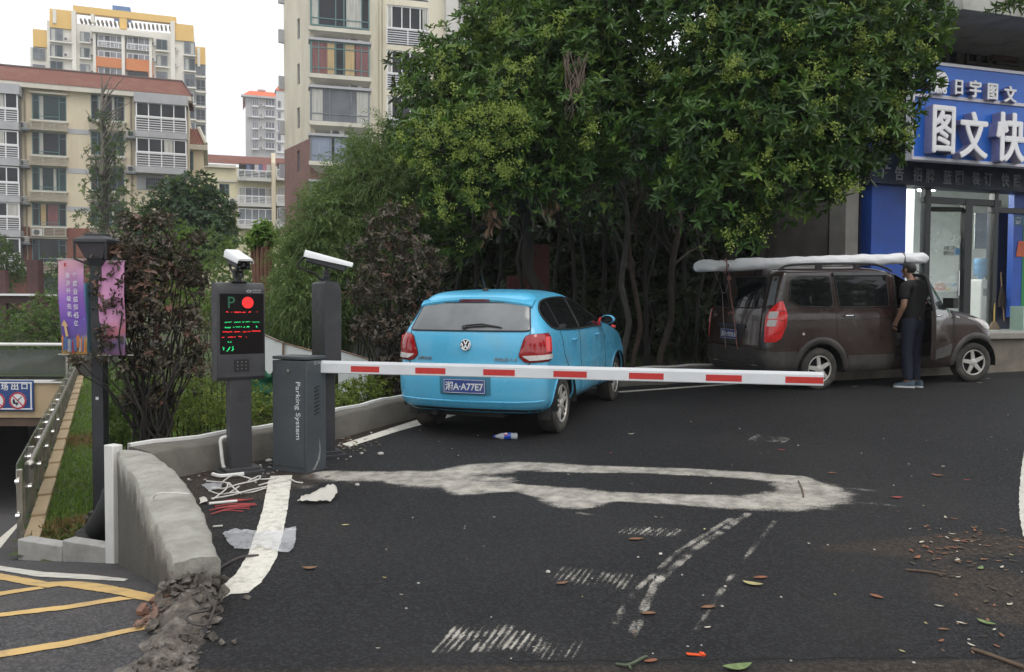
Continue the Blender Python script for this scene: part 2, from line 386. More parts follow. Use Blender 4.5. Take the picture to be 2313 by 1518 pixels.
xs=np.concatenate([np.arange(-3.2,-.7,.03),np.arange(-.7,2.4,.0105),np.arange(2.4,6.3,.03),np.geomspace(6.3,30,24)]);ys=np.concatenate([np.arange(.5,2.7,.2),np.arange(2.7,9.2,.03),np.linspace(9.2,24,40)])
me=grid_mesh('asphalt_road',xs,ys,zroad,MATS['asphalt'],keep=lambda x,y:inside(x,y,road_poly),attrs=road_wear)
road=struct(link_mesh('asphalt_road',me))
def paint(name,pts,zf,m,parent,dz=.004,rough_edge=.0):
 """flat painted marking: outline of world points, draped a few mm above the surface"""
 dense=[]
 for i in range(len(pts)):
  a,q=Vector(pts[i]),Vector(pts[(i+1)%len(pts)]);k=max(1,int((q-a).length/.035))
  for j in range(k):
   w=a+(q-a)*(j/k);w.x+=random.uniform(-1,1)*rough_edge;w.y+=random.uniform(-1,1)*rough_edge;dense.append(w)
 tri=mgeo.tessellate_polygon([[Vector((p.x,p.y,0))for p in dense]])
 bm=bmesh.new();vs=[bm.verts.new((p.x,p.y,zf(p.x,p.y)+dz))for p in dense]
 for t in tri:
  try:bm.faces.new([vs[i]for i in t])
  except ValueError:pass
 for f in bm.faces:
  f.normal_update()
  if f.normal.z<0:f.normal_flip()
 me=bpy.data.meshes.new(name);bm.to_mesh(me);bm.free();me.materials.append(m)
 return link_mesh(name,me,parent)
g=lambda l:[G(*q)for q in l]
paint('edge_line',g([(606,1088),(594,1150),(578,1203),(560,1255),(532,1298),(505,1322),(474,1340),(505,1352),(522,1343),(560,1341),(590,1317),(612,1285),(624,1262),(637,1215),(650,1148),(660,1074),(612,1076)]),road_z,road_paint,road,rough_edge=.003)
paint('edge_line',g([(772,1004),(790,1010),(905,973),(1047,934),(1008,928),(900,962)]),road_z,road_paint,road,rough_edge=.003)
a,q=G(1395,886),G(2330,821);d=(q-a).normalized();nrm=Vector((-d.y,d.x,0))*.06
paint('edge_line',[a-nrm,q+d*5-nrm,q+d*5+nrm,a+nrm],road_z,road_paint,road,rough_edge=.003)
paint('curved_line',g([(2330,985),(2316,1010),(2308,1050),(2303,1100),(2302,1150),(2306,1190),(2314,1216),(2345,1250),(2345,1190),(2335,1150),(2335,1080),(2345,1000)]),road_z,road_paint_thin,road,rough_edge=.004)
mb=MB();pts=[G(x,1494-(x-1150)*.008+random.uniform(-3,3))for x in range(1150,2340,30)]
mb.tube([p+Vector((0,0,-.002))for p in pts],[random.uniform(.004,.008)for _ in pts],6);mb.build('crack',mat('crack_dark',(.008,.008,.008),.9,.2,20),road)
# ---- lower road, the ramp down to the garage
m,nt,b,co=new_mat('asphalt_worn');MATS['asphalt_worn']=m
vor=nt.nodes.new('ShaderNodeTexVoronoi');vor.inputs['Scale'].default_value=95;nt.links.new(co,vor.inputs['Vector'])
vsp=nt.nodes.new('ShaderNodeSeparateColor');nt.links.new(vor.outputs['Color'],vsp.inputs[0])
c=_mix(nt,(.030,.029,.031),(.085,.08,.08),_ramp(nt,vsp.outputs[0],.3,1))
c=_mix(nt,c,(.115,.095,.08),_ramp(nt,_noise(nt,co,1.6,7,.7),.45,.8,0,.6))
c=_mix(nt,c,(.14,.115,.09),_ramp(nt,_noise(nt,co,24,5,.8),.62,.8,0,.5))
nt.links.new(c,b.inputs['Base Color']);b.inputs['Roughness'].default_value=.8
bp=nt.nodes.new('ShaderNodeBump');bp.inputs['Distance'].default_value=.004;nt.links.new(vor.outputs['Distance'],bp.inputs['Height']);nt.links.new(bp.outputs[0],b.inputs['Normal'])
LOW_POLY=[(p[0]+.35,p[1])for p in ROAD_LEFT]+[(p[0]+.10,p[1])for p in W_OUT[::-1]]+[(-4.10,7.02),(-10.1,19.0),(-16,34),(-40,34),(-14,.5)]
me=grid_mesh('ramp_road',np.concatenate([np.geomspace(40,5.4,50)*-1,np.arange(-5.3,-.8,.08)]),np.concatenate([np.arange(.5,8,.08),np.linspace(8,34,60)]),vlow,MATS['asphalt_worn'],keep=lambda x,y:inside(x,y,LOW_POLY))
ramp=struct(link_mesh('ramp_road',me))
l=lambda s:[L(*q)for q in s]
paint('yellow_line',l([(-60,1288),(0,1296),(110,1316),(160,1314),(200,1316),(270,1328),(330,1340),(392,1361),(394,1369),(345,1363),(300,1352),(250,1342),(190,1333),(135,1325),(110,1329),(60,1322),(0,1310),(-60,1302)]),low_z,yellow_paint,ramp,rough_edge=.005)
paint('yellow_line',l([(-60,1352),(0,1338),(90,1326),(100,1331),(0,1347),(-60,1361)]),low_z,yellow_paint,ramp,rough_edge=.005)
paint('yellow_line',l([(-60,1402),(0,1386),(160,1367),(272,1349),(302,1354),(240,1363),(150,1378),(0,1395),(-60,1411)]),low_z,yellow_paint,ramp,rough_edge=.005)
paint('yellow_line',l([(-60,1484),(0,1472),(150,1448),(300,1419),(345,1412),(340,1421),(290,1431),(150,1462),(0,1486),(-60,1498)]),low_z,yellow_paint,ramp,rough_edge=.005)
paint('white_line',l([(-60,1268),(0,1279),(100,1293),(200,1299),(290,1309),(280,1314),(180,1309),(80,1303),(0,1289),(-60,1280)]),low_z,road_paint_thin,ramp,rough_edge=.004)
paint('white_line',l([(-40,1262),(0,1215),(46,1172),(46,1182),(22,1212),(0,1240),(-30,1275)]),low_z,road_paint,ramp,rough_edge=.004)
# ---- garden and verge ground, one sheet to the horizon with a hole for the ramp
m,nt,b,co=new_mat('soil_ground');MATS['soil']=m
c=_mix(nt,(.030,.024,.016),(.085,.068,.045),_ramp(nt,_noise(nt,co,3,8,.7),.3,.7))
c=_mix(nt,c,(.050,.085,.016),_ramp(nt,_noise(nt,co,.8,5),.35,.55,0,.85));nt.links.new(c,b.inputs['Base Color']);b.inputs['Roughness'].default_value=.95
def garden_z(X,Y):
 X=np.asarray(X,float);Y=np.asarray(Y,float)
 zv=-.63+.037*(np.minimum(Y,20)-7.0);zg=.20+.020*(np.clip(Y,4,40)-8)
 xr=-3.25-.12*(Y-6.6)
 t=smooth01((X-xr+.1)/.9);z=zv*(1-t)+zg*t
 t2=smooth01((Y-19.5)/4.0);z=z*(1-t2)+zg*t2
 zr=GA*Y+GB*X-.12;D,T=seg_dist(X,Y,KERB)
 road_in=inside(X,Y,road_poly);z=np.where(road_in,zr,z)
 return z
gx=np.concatenate([-np.geomspace(440,9.2,34),np.arange(-9,12,.18),np.geomspace(12.2,440,34)]);gy=np.concatenate([[-60,-30,-10,0],np.arange(1,20,.18),np.geomspace(20.1,600,40)])
LOWCUT=[(-.5,.5),(-.95,3.3),(-1.2,3.9),(-1.45,3.99),(-2.0,4.85),(-2.75,6.1),(-3.2,6.62),(-4.2,6.9),(-4.35,7.2),(-10.2,19.1),(-40,19.1),(-40,.5)]
me=grid_mesh('garden_ground',gx,gy,lambda X,Y:garden_z(X,Y),MATS['soil'],keep=lambda x,y:~inside(x,y,LOWCUT))
ground=struct(link_mesh('garden_ground',me))
# ---- curved retaining wall
def resample(pts,n):
 pts=[Vector((p[0],p[1],0))for p in pts];d=[0]
 for i in range(len(pts)-1):d.append(d[-1]+(pts[i+1]-pts[i]).length)
 q=np.linspace(0,d[-1],n);return np.stack([pchip(d,[p.x for p in pts],q),pchip(d,[p.y for p in pts],q)],-1)
N=60;wi=resample(W_IN,N);wo_=resample(W_OUT,N)
wall=thing('retaining_wall','curved grey cement wall with broken near end between ramp and asphalt road','wall',(wi[-1][0],wi[-1][1],road_z(*wi[-1])))
mb=MB(off=wall.location);M_=9
vs=[]
for i in range(N):
 t=i/(N-1);top=road_z(*wi[i])+.235-.02*t
 ring=[]
 a=Vector((wi[i][0],wi[i][1],0));q=Vector((wo_[i][0],wo_[i][1],0));zb=low_z(q.x,q.y)-.05;zr=road_z(a.x,a.y)-.08
 jn=lambda s:(vnoise(np.array(i*.35+s),np.array(s*1.7),4)-.5)*.020+(vnoise(np.array(i*1.3+s),np.array(s*4.1),5)-.5)*.012
 ring.append(Vector((a.x,a.y,zr)))
 ring.append(Vector((a.x+jn(1),a.y,top-.03)))
 for k in range(6):
  s=(k+.35)/5.6;p=a.lerp(q,s);ring.append(Vector((p.x,p.y,top+jn(2+k)*.7-.016*abs(s-.45)*2)))
 ring.append(Vector((q.x+jn(9)*.7,q.y,top-.035)))
 for k in range(1,5):
  s=k/4;p=q.lerp(Vector((q.x-.0,q.y,0)),s);ring.append(Vector((p.x+jn(10+k)*.9,p.y,(top-.035)*(1-s)+zb*s)))
 vs.append(ring)
nr=len(vs[0]);flat=[p for r in vs for p in r];fs=[(i*nr+j,(i+1)*nr+j,(i+1)*nr+j+1,i*nr+j+1)for i in range(N-1)for j in range(nr-1)]
fs+=[tuple(range(nr))[::-1],tuple((N-1)*nr+j for j in range(nr))]
mb.add(flat,fs)
m,nt,b,co=new_mat('cement_wall')
geo=nt.nodes.new('ShaderNodeNewGeometry');sx=nt.nodes.new('ShaderNodeSeparateXYZ');nt.links.new(geo.outputs['Position'],sx.inputs[0])
c=_mix(nt,(.29,.278,.24),(.47,.455,.40),_ramp(nt,_noise(nt,co,4,7,.7),.3,.7))
damp=_math(nt,'SUBTRACT',_math(nt,'ADD',_math(nt,'MULTIPLY',_noise(nt,co,2.5,6,.7),.55),-.10),sx.outputs[2])
c=_mix(nt,c,(.095,.085,.072),_ramp(nt,damp,-.14,.06,0,.92));nt.links.new(c,b.inputs['Base Color']);b.inputs['Roughness'].default_value=.9
bp=nt.nodes.new('ShaderNodeBump');bp.inputs['Distance'].default_value=.02;nt.links.new(_noise(nt,co,16,9,.75),bp.inputs['Height']);nt.links.new(bp.outputs[0],b.inputs['Normal'])
cement_wall=m
mb.build('wall_body',m,wall,smooth=60)
mb=MB(off=wall.location);c0=Vector((-3.205,6.60,0));c1=Vector((-3.16,6.53,0));zt=road_z(-3.2,6.6)+.255
mb.box((-3.215,6.575,(zt-.75)/2),(.115,.09,zt+.75),rot=R(-30));mb.build('corner_trim',white_tile,wall,bevel=.006)
brick=mat('broken_brick',(.22,.12,.085),.9,.35,9,bump=.01,bscale=25,dirt=(.25,.22,.19),dirt_scale=6,dirt_amt=.8)
mb=MB(off=wall.location)
for i in range(46):
 p=Vector((-1.67+random.uniform(-.05,.06),3.86+random.uniform(-.22,.10),0));p.z=low_z(p.x,p.y)+random.uniform(-.02,.12)*max(0,1-abs(p.y-3.9)*3)
 k=random.choice((1,1,.6));mb.box(p,(random.uniform(.02,.06)*k,random.uniform(.02,.045)*k,random.uniform(.015,.035)*k),rot=(random.uniform(-.5,.5),random.uniform(-.5,.5),random.uniform(0,3)))
mb.build('broken_end',brick,wall,bevel=.006)
rub=mat('rubble_dirt',(.105,.09,.075),.95,.5,22,bump=.010,bscale=60,dirt=(.30,.27,.235),dirt_scale=14,dirt_amt=.75)
cl=[(-1.53,4.05),(-1.50,3.7),(-1.42,3.35),(-1.28,2.9),(-1.15,2.2)]
NI,NJ=170,60;cc=resample(cl,NI);I,J=np.meshgrid(np.arange(NI),np.linspace(-1,1,NJ),indexing='ij');Wd=.125+.030*np.sin(I*.10)+.03*np.sin(I*.27+1)+.05*(I/NI)
X=cc[:,0][:,None]+J*Wd;Y=cc[:,1][:,None]+.2*J*Wd;nn_=vnoise(X*13,Y*13,3)*.5+vnoise(X*34,Y*34,6)*.32+vnoise(X*85,Y*85,8)*.25
hm=.10*smooth01((Y-3.40)/.55)*smooth01(1.15-np.abs(J))+.0;H_=np.clip(1-np.abs(J)**2.5,0,1);Z=np.minimum(zroad(X,Y),vlow(X,Y)+.03)-.014+H_*(.010+.038*(nn_-.15))+hm*H_*(.88+.16*nn_)
vs=np.stack([X,Y,Z],-1).reshape(-1,3);fs=[(i*NJ+j,(i+1)*NJ+j,(i+1)*NJ+j+1,i*NJ+j+1)for i in range(NI-1)for j in range(NJ-1)]
rmb=MB().add(vs,fs)
def chunk(mb,c,r):
 bm=bmesh.new();vv=[bm.verts.new(Vector(c)+Vector((random.gauss(0,1),random.gauss(0,1),random.gauss(0,.7))).normalized()*r*random.uniform(.6,1.15))for _ in range(11)];h=bmesh.ops.convex_hull(bm,input=vv);bm.verts.index_update()
 ids={v:i for i,v in enumerate(bm.verts)};mb.add([v.co for v in bm.verts],[tuple(ids[v]for v in f.verts)for f in bm.faces]);bm.free()
for i in range(430):
 if i<120:x,y=random.uniform(-1.66,-1.40),random.uniform(3.72,3.97);z=road_z(x,y)+random.uniform(.0,.15)*smooth01((y-3.6)/.3);r=random.uniform(.012,.045)
 else:
  q=cc[int(random.random()**1.3*150)];x,y=q[0]+random.gauss(0,.09),q[1]+random.gauss(0,.03);z=min(road_z(x,y),low_z(x,y)+.03)+.012;r=random.choice((.006,.008,.012,.02,.03))*random.uniform(.7,1.3)
 chunk(rmb,(x,y,float(z)),r)
tag(rmb.build('rubble',rub,smooth=30),'strip of grey brown rubble along the asphalt edge','rubble',kind='stuff')
# ---- garden kerb along the road
kp=resample(KERB,120);kerb=thing('garden_kerb','long low cement kerb with white top edge bounding the garden beds','kerb',(kp[0][0],kp[0][1],road_z(*kp[0])))
vs=[];vt=[]
for i in range(120):
 t=kp[min(i+1,119)]-kp[max(i-1,0)];t=t/np.hypot(*t);nx,ny=-t[1],t[0];zr=road_z(*kp[i]);h=.235+.008*math.sin(i*1.7)
 w=.19+.21*max(0,1-i/9)**1.5
 for(o,z)in((0,-.1),(.012,h-.02),(.03,h),(w-.03,h+.004),(w,h-.005),(w+.005,-.3)):vs.append((kp[i][0]+nx*o,kp[i][1]+ny*o,zr+z))
 for(o,z)in((w-.035,h+.002),(w-.035,h+.028),(w+.012,h+.028),(w+.012,h-.03)):vt.append((kp[i][0]+nx*o,kp[i][1]+ny*o,zr+z))
fs=[(i*6+j,(i+1)*6+j,(i+1)*6+j+1,i*6+j+1)for i in range(119)for j in range(5)]+[(0,1,2,3,4,5)]
MB(off=kerb.location).add(vs,fs).build('kerb_body',concrete_dk if False else mat('kerb_cement',(.15,.138,.118),.9,.15,4,bump=.006,bscale=22,dirt=(.095,.085,.072),dirt_scale=3.5,dirt_amt=.7),kerb,smooth=50)
fs=[(i*4+j,(i+1)*4+j,(i+1)*4+j+1,i*4+j+1)for i in range(119)for j in range(3)]
MB(off=kerb.location).add(vt,fs).build('top_edge',white_tile,kerb,smooth=30)
# ---- low kerb of the verge by the ramp
a,q=Vector((-4.25,6.98,0)),Vector((-3.26,6.58,0));vk=thing('verge_kerb','short pale concrete kerbstone closing the grass verge at the ramp','kerb',(a.x,a.y,low_z(a.x,a.y)))
mb=MB(off=vk.location);d=(q-a).normalized();nn=Vector((-d.y,d.x,0))
for k in range(2):
 s0,s1=a.lerp(q,k*.5+.004),a.lerp(q,k*.5+.496);cc_=(s0+s1)/2+nn*.06;z0=low_z(cc_.x,cc_.y)
 mb.box((cc_.x,cc_.y,z0+.04),((s1-s0).length,.13,.26),rot=math.atan2(d.y,d.x))
mb.build('kerbstone',concrete,vk,bevel=.012)
# ====== BARRIER, TERMINALS
steel_grey=mat('powder_coat_grey',(.066,.074,.080),(.38,.52),.10,5,bump=.0006,bscale=120,dirt=(.20,.20,.20),dirt_scale=2.0,dirt_amt=.18)
steel_dark=mat('powder_coat_charcoal',(.040,.040,.044),(.42,.55),.10,6,bump=.0006,bscale=120,dirt=(.12,.12,.12),dirt_scale=3,dirt_amt=.2)
black_plastic=mat('black_plastic',(.014,.014,.016),.38,.15,12)
screen_glass=mat('screen_glass',(.007,.005,.005),.30,.2,3,spec=.18)
white_enamel=mat('white_enamel',(.80,.81,.82),.35,.03,4,dirt=(.55,.54,.5),dirt_scale=3,dirt_amt=.25)
alu_white=mat('barrier_white',(.72,.735,.76),.38,.03,5,dirt=(.5,.5,.5),dirt_scale=4,dirt_amt=.25)
red_tape=mat('reflective_red',(.55,.035,.03),.32,.12,60)
white_ink=mat('white_ink',(.72,.73,.74),.5,.03,20)
grey_ink=mat('grey_ink',(.45,.46,.47),.5,.05,20)
pvc=mat('white_pvc',(.74,.73,.70),.4,.06,20,dirt=(.4,.37,.32),dirt_scale=8,dirt_amt=.4)
rubber=mat('rubber_black',(.018,.018,.018),.7,.2,20)
chrome=mat('chrome',(.78,.78,.78),.13,.04,8,metal=1.)
C=G(693,1071);AL=R(25);dl=Vector((-math.cos(AL),math.sin(AL),0));dr=Vector((math.sin(AL),math.cos(AL),0));UP=Vector((0,0,1));HC=.95
bar=thing('parking_barrier','dark grey barrier cabinet with long white arm striped red across the road','barrier',C)
mb=MB(off=C);q=[(0,0),(.35,0),(.35,.25),(0,.25)]
cc_=C+dl*.175+dr*.125
mb.box(cc_+UP*(.006+HC/2-.02),(.35,.25,HC-.04),rot=math.atan2(-dl.y,-dl.x));cab=mb.build('cabinet',steel_grey,bar,bevel=.004)
MB(off=C).box(cc_+UP*(HC-.012),(.353,.253,.026),rot=math.atan2(-dl.y,-dl.x)).build('cabinet_lid',steel_grey,bar,bevel=.006)
MB(off=C).box(cc_+UP*.004,(.37,.27,.016),rot=math.atan2(-dl.y,-dl.x)).build('cabinet_foot',steel_dark,bar,bevel=.003)
nl,nr_=-dr,-dl
mb=MB(off=C);mb.prism([(.022,.04),(.325,.04),(.325,HC-.075),(.022,HC-.075)],C+nl*.0005+UP*.006,dl,UP,-.004)
door=mb.build('door',steel_grey,bar,bevel=.0015)
mb=MB(off=C);k=C+dl*.175+UP*(HC-.115)+nl*.004;mb.cyl(k,k+nl*.012,.013,n=16);mb.build('lock',chrome,door,smooth=40)
mb=MB(off=C);put_text(mb,'Parking System',.072,C+dl*.088+UP*(.51)+nl*.005,-UP,-dl,.0012,fit=(.47,.058));mb.build('lettering',white_ink,door)
mb=MB(off=C)
for i in range(8):mb.prism([(.10+.0,0),(.16,.014),(.16,.022),(.10,.008)],C+UP*(.47+i*.031)+nr_*.0005,dr,UP,.004)
mb.build('vent',black_plastic,cab,smooth=0)
mb=MB(off=C);put_text(mb,'停车安',.020,C+dr*.17+UP*(HC-.055)+nr_*.001,dr,UP,.0012,fit=(.06,.02))
mb.lathe([(.010,0),(.014,.0),(.014,.001),(.010,.001),(.010,0)],C+dr*.11+UP*(HC-.055)+nr_*.001,nr_,20);mb.build('logo',grey_ink,cab)
mb=MB(off=C);dust_m=mat('dust_smear',(.26,.265,.265),.9,.25,40);mb.prism([(.10,.02),(.13,.05),(.165,.09),(.175,.16),(.168,.24),(.160,.27),(.163,.17),(.140,.10),(.105,.05),(.07,.02)],C+nr_*.0007,dr,UP,.0008);mb.build('paint_smear',dust_m,cab,smooth=0)
A1,B1=P(735,828.5,6.78),P(1859,856,6.10);ad=(B1-A1).normalized();an=Vector((ad.y,-ad.x,0)).normalized();au=ad.cross(an)*-1
if au.z<0:au=-au
A0=A1-ad*.20
prof=[(-.022,-.051),(.020,-.051),(.0245,-.045),(.0245,.030),(.016,.051),(-.016,.051),(-.0245,.040),(-.0245,-.045)]
L_=(B1-A0).length;mb=MB(off=C);n=len(prof)
vs=[A0+an*a+au*b for a,b in prof]+[B1+an*a+au*b for a,b in prof]
mb.add(vs,[(i,(i+1)%n,(i+1)%n+n,i+n)[::-1]for i in range(n)]+[tuple(range(n)),tuple(range(n,2*n))[::-1]]);
arm=mb.build('arm',alu_white,bar,smooth=20,bevel=.0012)
bm=bmesh.new();bm.from_mesh(arm.data);bmesh.ops.recalc_face_normals(bm,faces=bm.faces);bm.to_mesh(arm.data);bm.free()
def arm_t(px):
 d=ray(px,845);
 return(d.x*A0.y-d.y*A0.x)/(d.y*ad.x-d.x*ad.y)
for x0,x1 in((795,859),(940,1008),(1093,1164),(1251,1326),(1421,1499),(1594,1675),(1773,1858.5)):
 t0,t1=arm_t(x0),min(arm_t(x1),L_-.001);mb=MB(off=C)
 mb.prism([(t0,-.034),(t1,-.034),(t1,.014),(t0,.014)],A0+an*.0247,ad,au,.0012 if ad.cross(au).dot(an)>0 else-.0012);mb.build('reflective_stripe',red_tape,arm,smooth=0)
mb=MB(off=C);hub=A0+ad*.06;mb.cyl(hub-an*.05,hub+an*.035,.06,n=20);mb.box(hub,(.16,.06,.13),rot=math.atan2(ad.y,ad.x));mb.build('arm_hub',steel_dark,bar,bevel=.004)
led_red=mat('led_red',(1.0,.03,.03),.5,.03,200,emit=.85)
led_green=mat('led_green',(.02,.75,.22),.5,.03,200,emit=.75)
led_dim=mat('led_green_dim',(.015,.10,.055),.5,.03,200,emit=.3)
def lpr_camera(parent,base,axis,name='camera_head',ln=.34):
 """housing with white sun hood on a bracket, looking along axis (local coordinates of the parent)"""
 ax=Vector(axis).normalized();sd=ax.cross(UP).normalized();up=sd.cross(ax);b=Vector(base)
 c=b+UP*.175
 mb=MB();mb.box(b+UP*.006,(.12,.10,.012));mb.box(b+UP*.03,(.045,.06,.05));mb.cyl(b+UP*.02,b+UP*.13,.014,n=12)
 mb.box(b+UP*.075+sd*.03,(.012,.05,.07));mb.box(b+UP*.075-sd*.03,(.012,.05,.07));mb.cyl(b+UP*.085-sd*.04,b+UP*.085+sd*.04,.010,n=10)
 mb.build('bracket',black_plastic,parent,bevel=.002)
 F=Matrix((sd,ax,up)).transposed()
 mb=MB();mb.box(c,(.105,ln*.80,.078),rot=F);hd=mb.build(name,steel_dark,parent,bevel=.008)
 mb=MB();t=c+up*.047
 hw,h2=.066,.052
 pr=[(-hw,-h2),(-hw*.93,-.004),(-hw*.78,.012),(hw*.78,.012),(hw*.93,-.004),(hw,-h2),(hw-.006,-h2),(hw*.86,-.006),(-hw*.86,-.006),(-hw+.006,-h2)]
 a0,a1=t-ax*ln*.47,t+ax*ln*.53;n=len(pr)
 vs=[a0+sd*x+up*z for x,z in pr]+[a1+sd*x*1.0+up*(z if z>-.03 else z*.55)for x,z in pr]
 mb.add(vs,[(i,(i+1)%n,(i+1)%n+n,i+n)for i in range(n)]+[tuple(range(n))[::-1],tuple(range(n,2*n))]);mb.build('sun_hood',white_enamel,hd,bevel=.002)
 mb=MB();f=c+ax*ln*.402
 mb.box(f-ax*.002,(.092,.006,.066),rot=F);mb.build('lens_window',screen_glass,hd)
 mb=MB()
 for i,j in((-.032,.018),(.032,.018),(-.032,-.018),(.032,-.018)):
  mb.lathe([(.011,0),(.011,.004),(.007,.005),(.0,.003)],f+sd*i+up*j,ax,14)
 mb.lathe([(.016,0),(.016,.006),(.012,.007),(.0,.004)],f,ax,18);mb.build('lens',mat('lens_grey',(.10,.10,.11),.2,.1,30),hd)
 mb=MB();r=c-ax*ln*.40
 pts=[r,r-ax*.035-up*.02,r-ax*.05-up*.10,b-ax*.10+UP*.05,b-ax*.06+UP*.015,b+UP*.012]
 mb.tube(catmull(pts,5),.011,8);mb.build('cable',rubber,hd)
def catmull(pts,k=6):
 pts=[Vector(p)for p in pts];out=[]
 for i in range(len(pts)-1):
  p0,p1,p2,p3=pts[max(i-1,0)],pts[i],pts[i+1],pts[min(i+2,len(pts)-1)]
  for j in range(k):
   t=j/k;out.append(.5*((2*p1)+(p2-p0)*t+(2*p0-5*p1+4*p2-p3)*t*t+(3*p1-p0-3*p2+p3)*t**3))
 return out+[pts[-1]]
def terminal(label,loc,rz,cam_axis,lit):
 t=thing('parking_terminal',label,'terminal',loc,rz,group='camera terminals beside the barrier')
 mb=MB();mb.box((0,0,.012),(.34,.27,.03));mb.box((0,0,.04),(.28,.21,.03));mb.build('base_plate',steel_dark,t,bevel=.004)
 MB().box((0,.005,.42),(.175,.115,.74)).build('post',steel_dark,t,bevel=.006)
 mb=MB()
 for i in range(3):
  for j in range(3):mb.box((-.02+j*.022,-.0535,.60+i*.035-j*.004),(.024,.003,.004),rot=(0,R(-42),0))
 mb.build('slot',black_plastic,t,smooth=0)
 W2=.193;z0,z1=.765,1.555
 prof=[(.075,z0+.03),(.075,z1-.012),(.06,z1),(-.02,z1),(-.05,z1-.010),(-.068,z1-.035),(-.075,z1-.075),(-.075,z0+.03),(-.06,z0+.005),(-.04,z0),(.06,z0)]
 mb=MB();mb.prism(prof,(-W2,0,0),(0,1,0),(0,0,1),2*W2);bx=mb.build('display_box',steel_dark,t,smooth=30,bevel=.003)
 mb=MB();mb.box((.006,-.0765,1.222),(.352,.003,.485));sc=mb.build('screen',screen_glass,t,bevel=.001)
 mb=MB();mb.box((-.0,-.0765,.885),(.12,.003,.10));mb.build('speaker_panel',black_plastic,t)
 mb=MB()
 for i in range(3):
  for j in range(3):mb.lathe([(.0055,0),(.0065,.002),(.003,.004),(0,.002)],(-.034+j*.034,-.0775,.858+i*.028),(0,-1,0),12)
 mb.build('speaker_hole',mat('speaker_grey',(.12,.12,.12),.5,.1,20),bx)
 mb=MB();o=(.085,-.0775,1.487)
 put_text(mb,'车安科技',.03,(.125,-.0775,1.492),(1,0,0),(0,0,1),.001,fit=(.07,.018))
 mb.box((.125,-.0777,1.476),(.07,.001,.003))
 e=[(.022*math.cos(a),.011*math.sin(a))for a in np.linspace(0,2*math.pi,20,endpoint=False)];ei=[(x*.6,y*.5)for x,y in e]
 mb.add([(.062+x,-.0778,1.485+y)for x,y in e+ei],[(i,(i+1)%20,(i+1)%20+20,i+20)for i in range(20)]);mb.build('logo',grey_ink,bx,smooth=0)
 if lit:
  def rows(name,m,data):
   mb=MB()
   for(x0,x1,y,h)in data:
    u=lambda x:.006-.176+.352*(x-147)/640;v=lambda y:1.4645-.485*(y-192)/878
    n_=max(1,int((x1-x0)/9))
    for i in range(n_):
     a,b_=u(x0+(x1-x0)*i/n_),u(x0+(x1-x0)*(i+.82)/n_);yy=v(y+random.choice((-4,0,0,4)));hh=.485*h/878*random.uniform(.6,1)
     mb.add([(a,-.0784,yy-hh/2),(b_,-.0784,yy-hh/2),(b_,-.0784,yy+hh/2),(a,-.0784,yy+hh/2)],[(0,1,2,3)])
   mb.build(name,m,sc,smooth=0)
  rows('red_dots',led_red,[(238,268,460,12),(355,455,460,14),(472,522,460,13),(560,598,460,14),(300,335,460,5),(670,700,460,5),(185,322,748,12),(350,438,746,11),(476,530,748,13),(545,592,746,9),(608,738,740,13),(172,208,824,10),(262,330,822,14),(342,368,824,12),(412,460,820,13),(520,536,822,9)])
  rows('green_dots',led_green,[(215,318,606,10),(350,444,606,13),(468,500,604,13),(518,582,602,11),(615,722,606,9),(216,300,684,17),(332,355,678,9),(372,440,676,12),(450,465,674,8),(488,506,678,22),(532,572,676,19),(672,690,674,30),(255,278,894,16),(294,310,894,16),(180,210,968,10),(190,206,990,34),(238,262,1022,16),(258,280,1000,22),(276,292,975,24),(318,340,968,18),(322,342,995,36),(308,330,1018,12)])
  mb=MB();vs=[];R0=.046;cx,cz=.006-.176+.352*(551-147)/640,1.4645-.485*(322-192)/878
  for ri in range(6):
   rr=R0*(ri+.5)/6;k=max(1,int(2*math.pi*rr/.0058))
   for j in range(k):
    a=2*math.pi*(j+ri*.37)/k;x,z=cx+rr*math.cos(a),cz+rr*math.sin(a);s=.0031
    mb.add([(x-s,-.0784,z-s),(x+s,-.0784,z-s),(x+s,-.0784,z+s),(x-s,-.0784,z+s)],[(0,1,2,3)])
  mb.build('red_disc',led_red,sc,smooth=0)
  mb=MB();put_text(mb,'P',.1,(.006-.176+.352*(314-147)/640,-.0778,1.4645-.485*(322-192)/878),(1,0,0),(0,0,1),.0006,fit=(.054,.092));mb.build('letter_p',led_dim,sc)
 MI=Matrix.Rotation(-rz,3,'Z')
 lpr_camera(t,(0,0,z1),MI@Vector(cam_axis),ln=.43)
 return t
terminal('charcoal terminal with lit red and green display and white hooded camera on top',G(541,1068),R(36),(.52,-.80,-.22),True)
terminal('charcoal terminal seen from behind with white hooded camera on top',G(738,1028),R(120),(.93,.28,-.25),False)
p=[P(506,1056,6.62),P(503,1046,6.62),P(499,1010,6.62),P(498,998,6.62),P(501,990,6.63),P(514,986,6.66)]
tag(MB().tube(catmull(p,6),.014,10).build('conduit_pipe',pvc),'white conduit pipe bending up beside the lit display post','pipe')
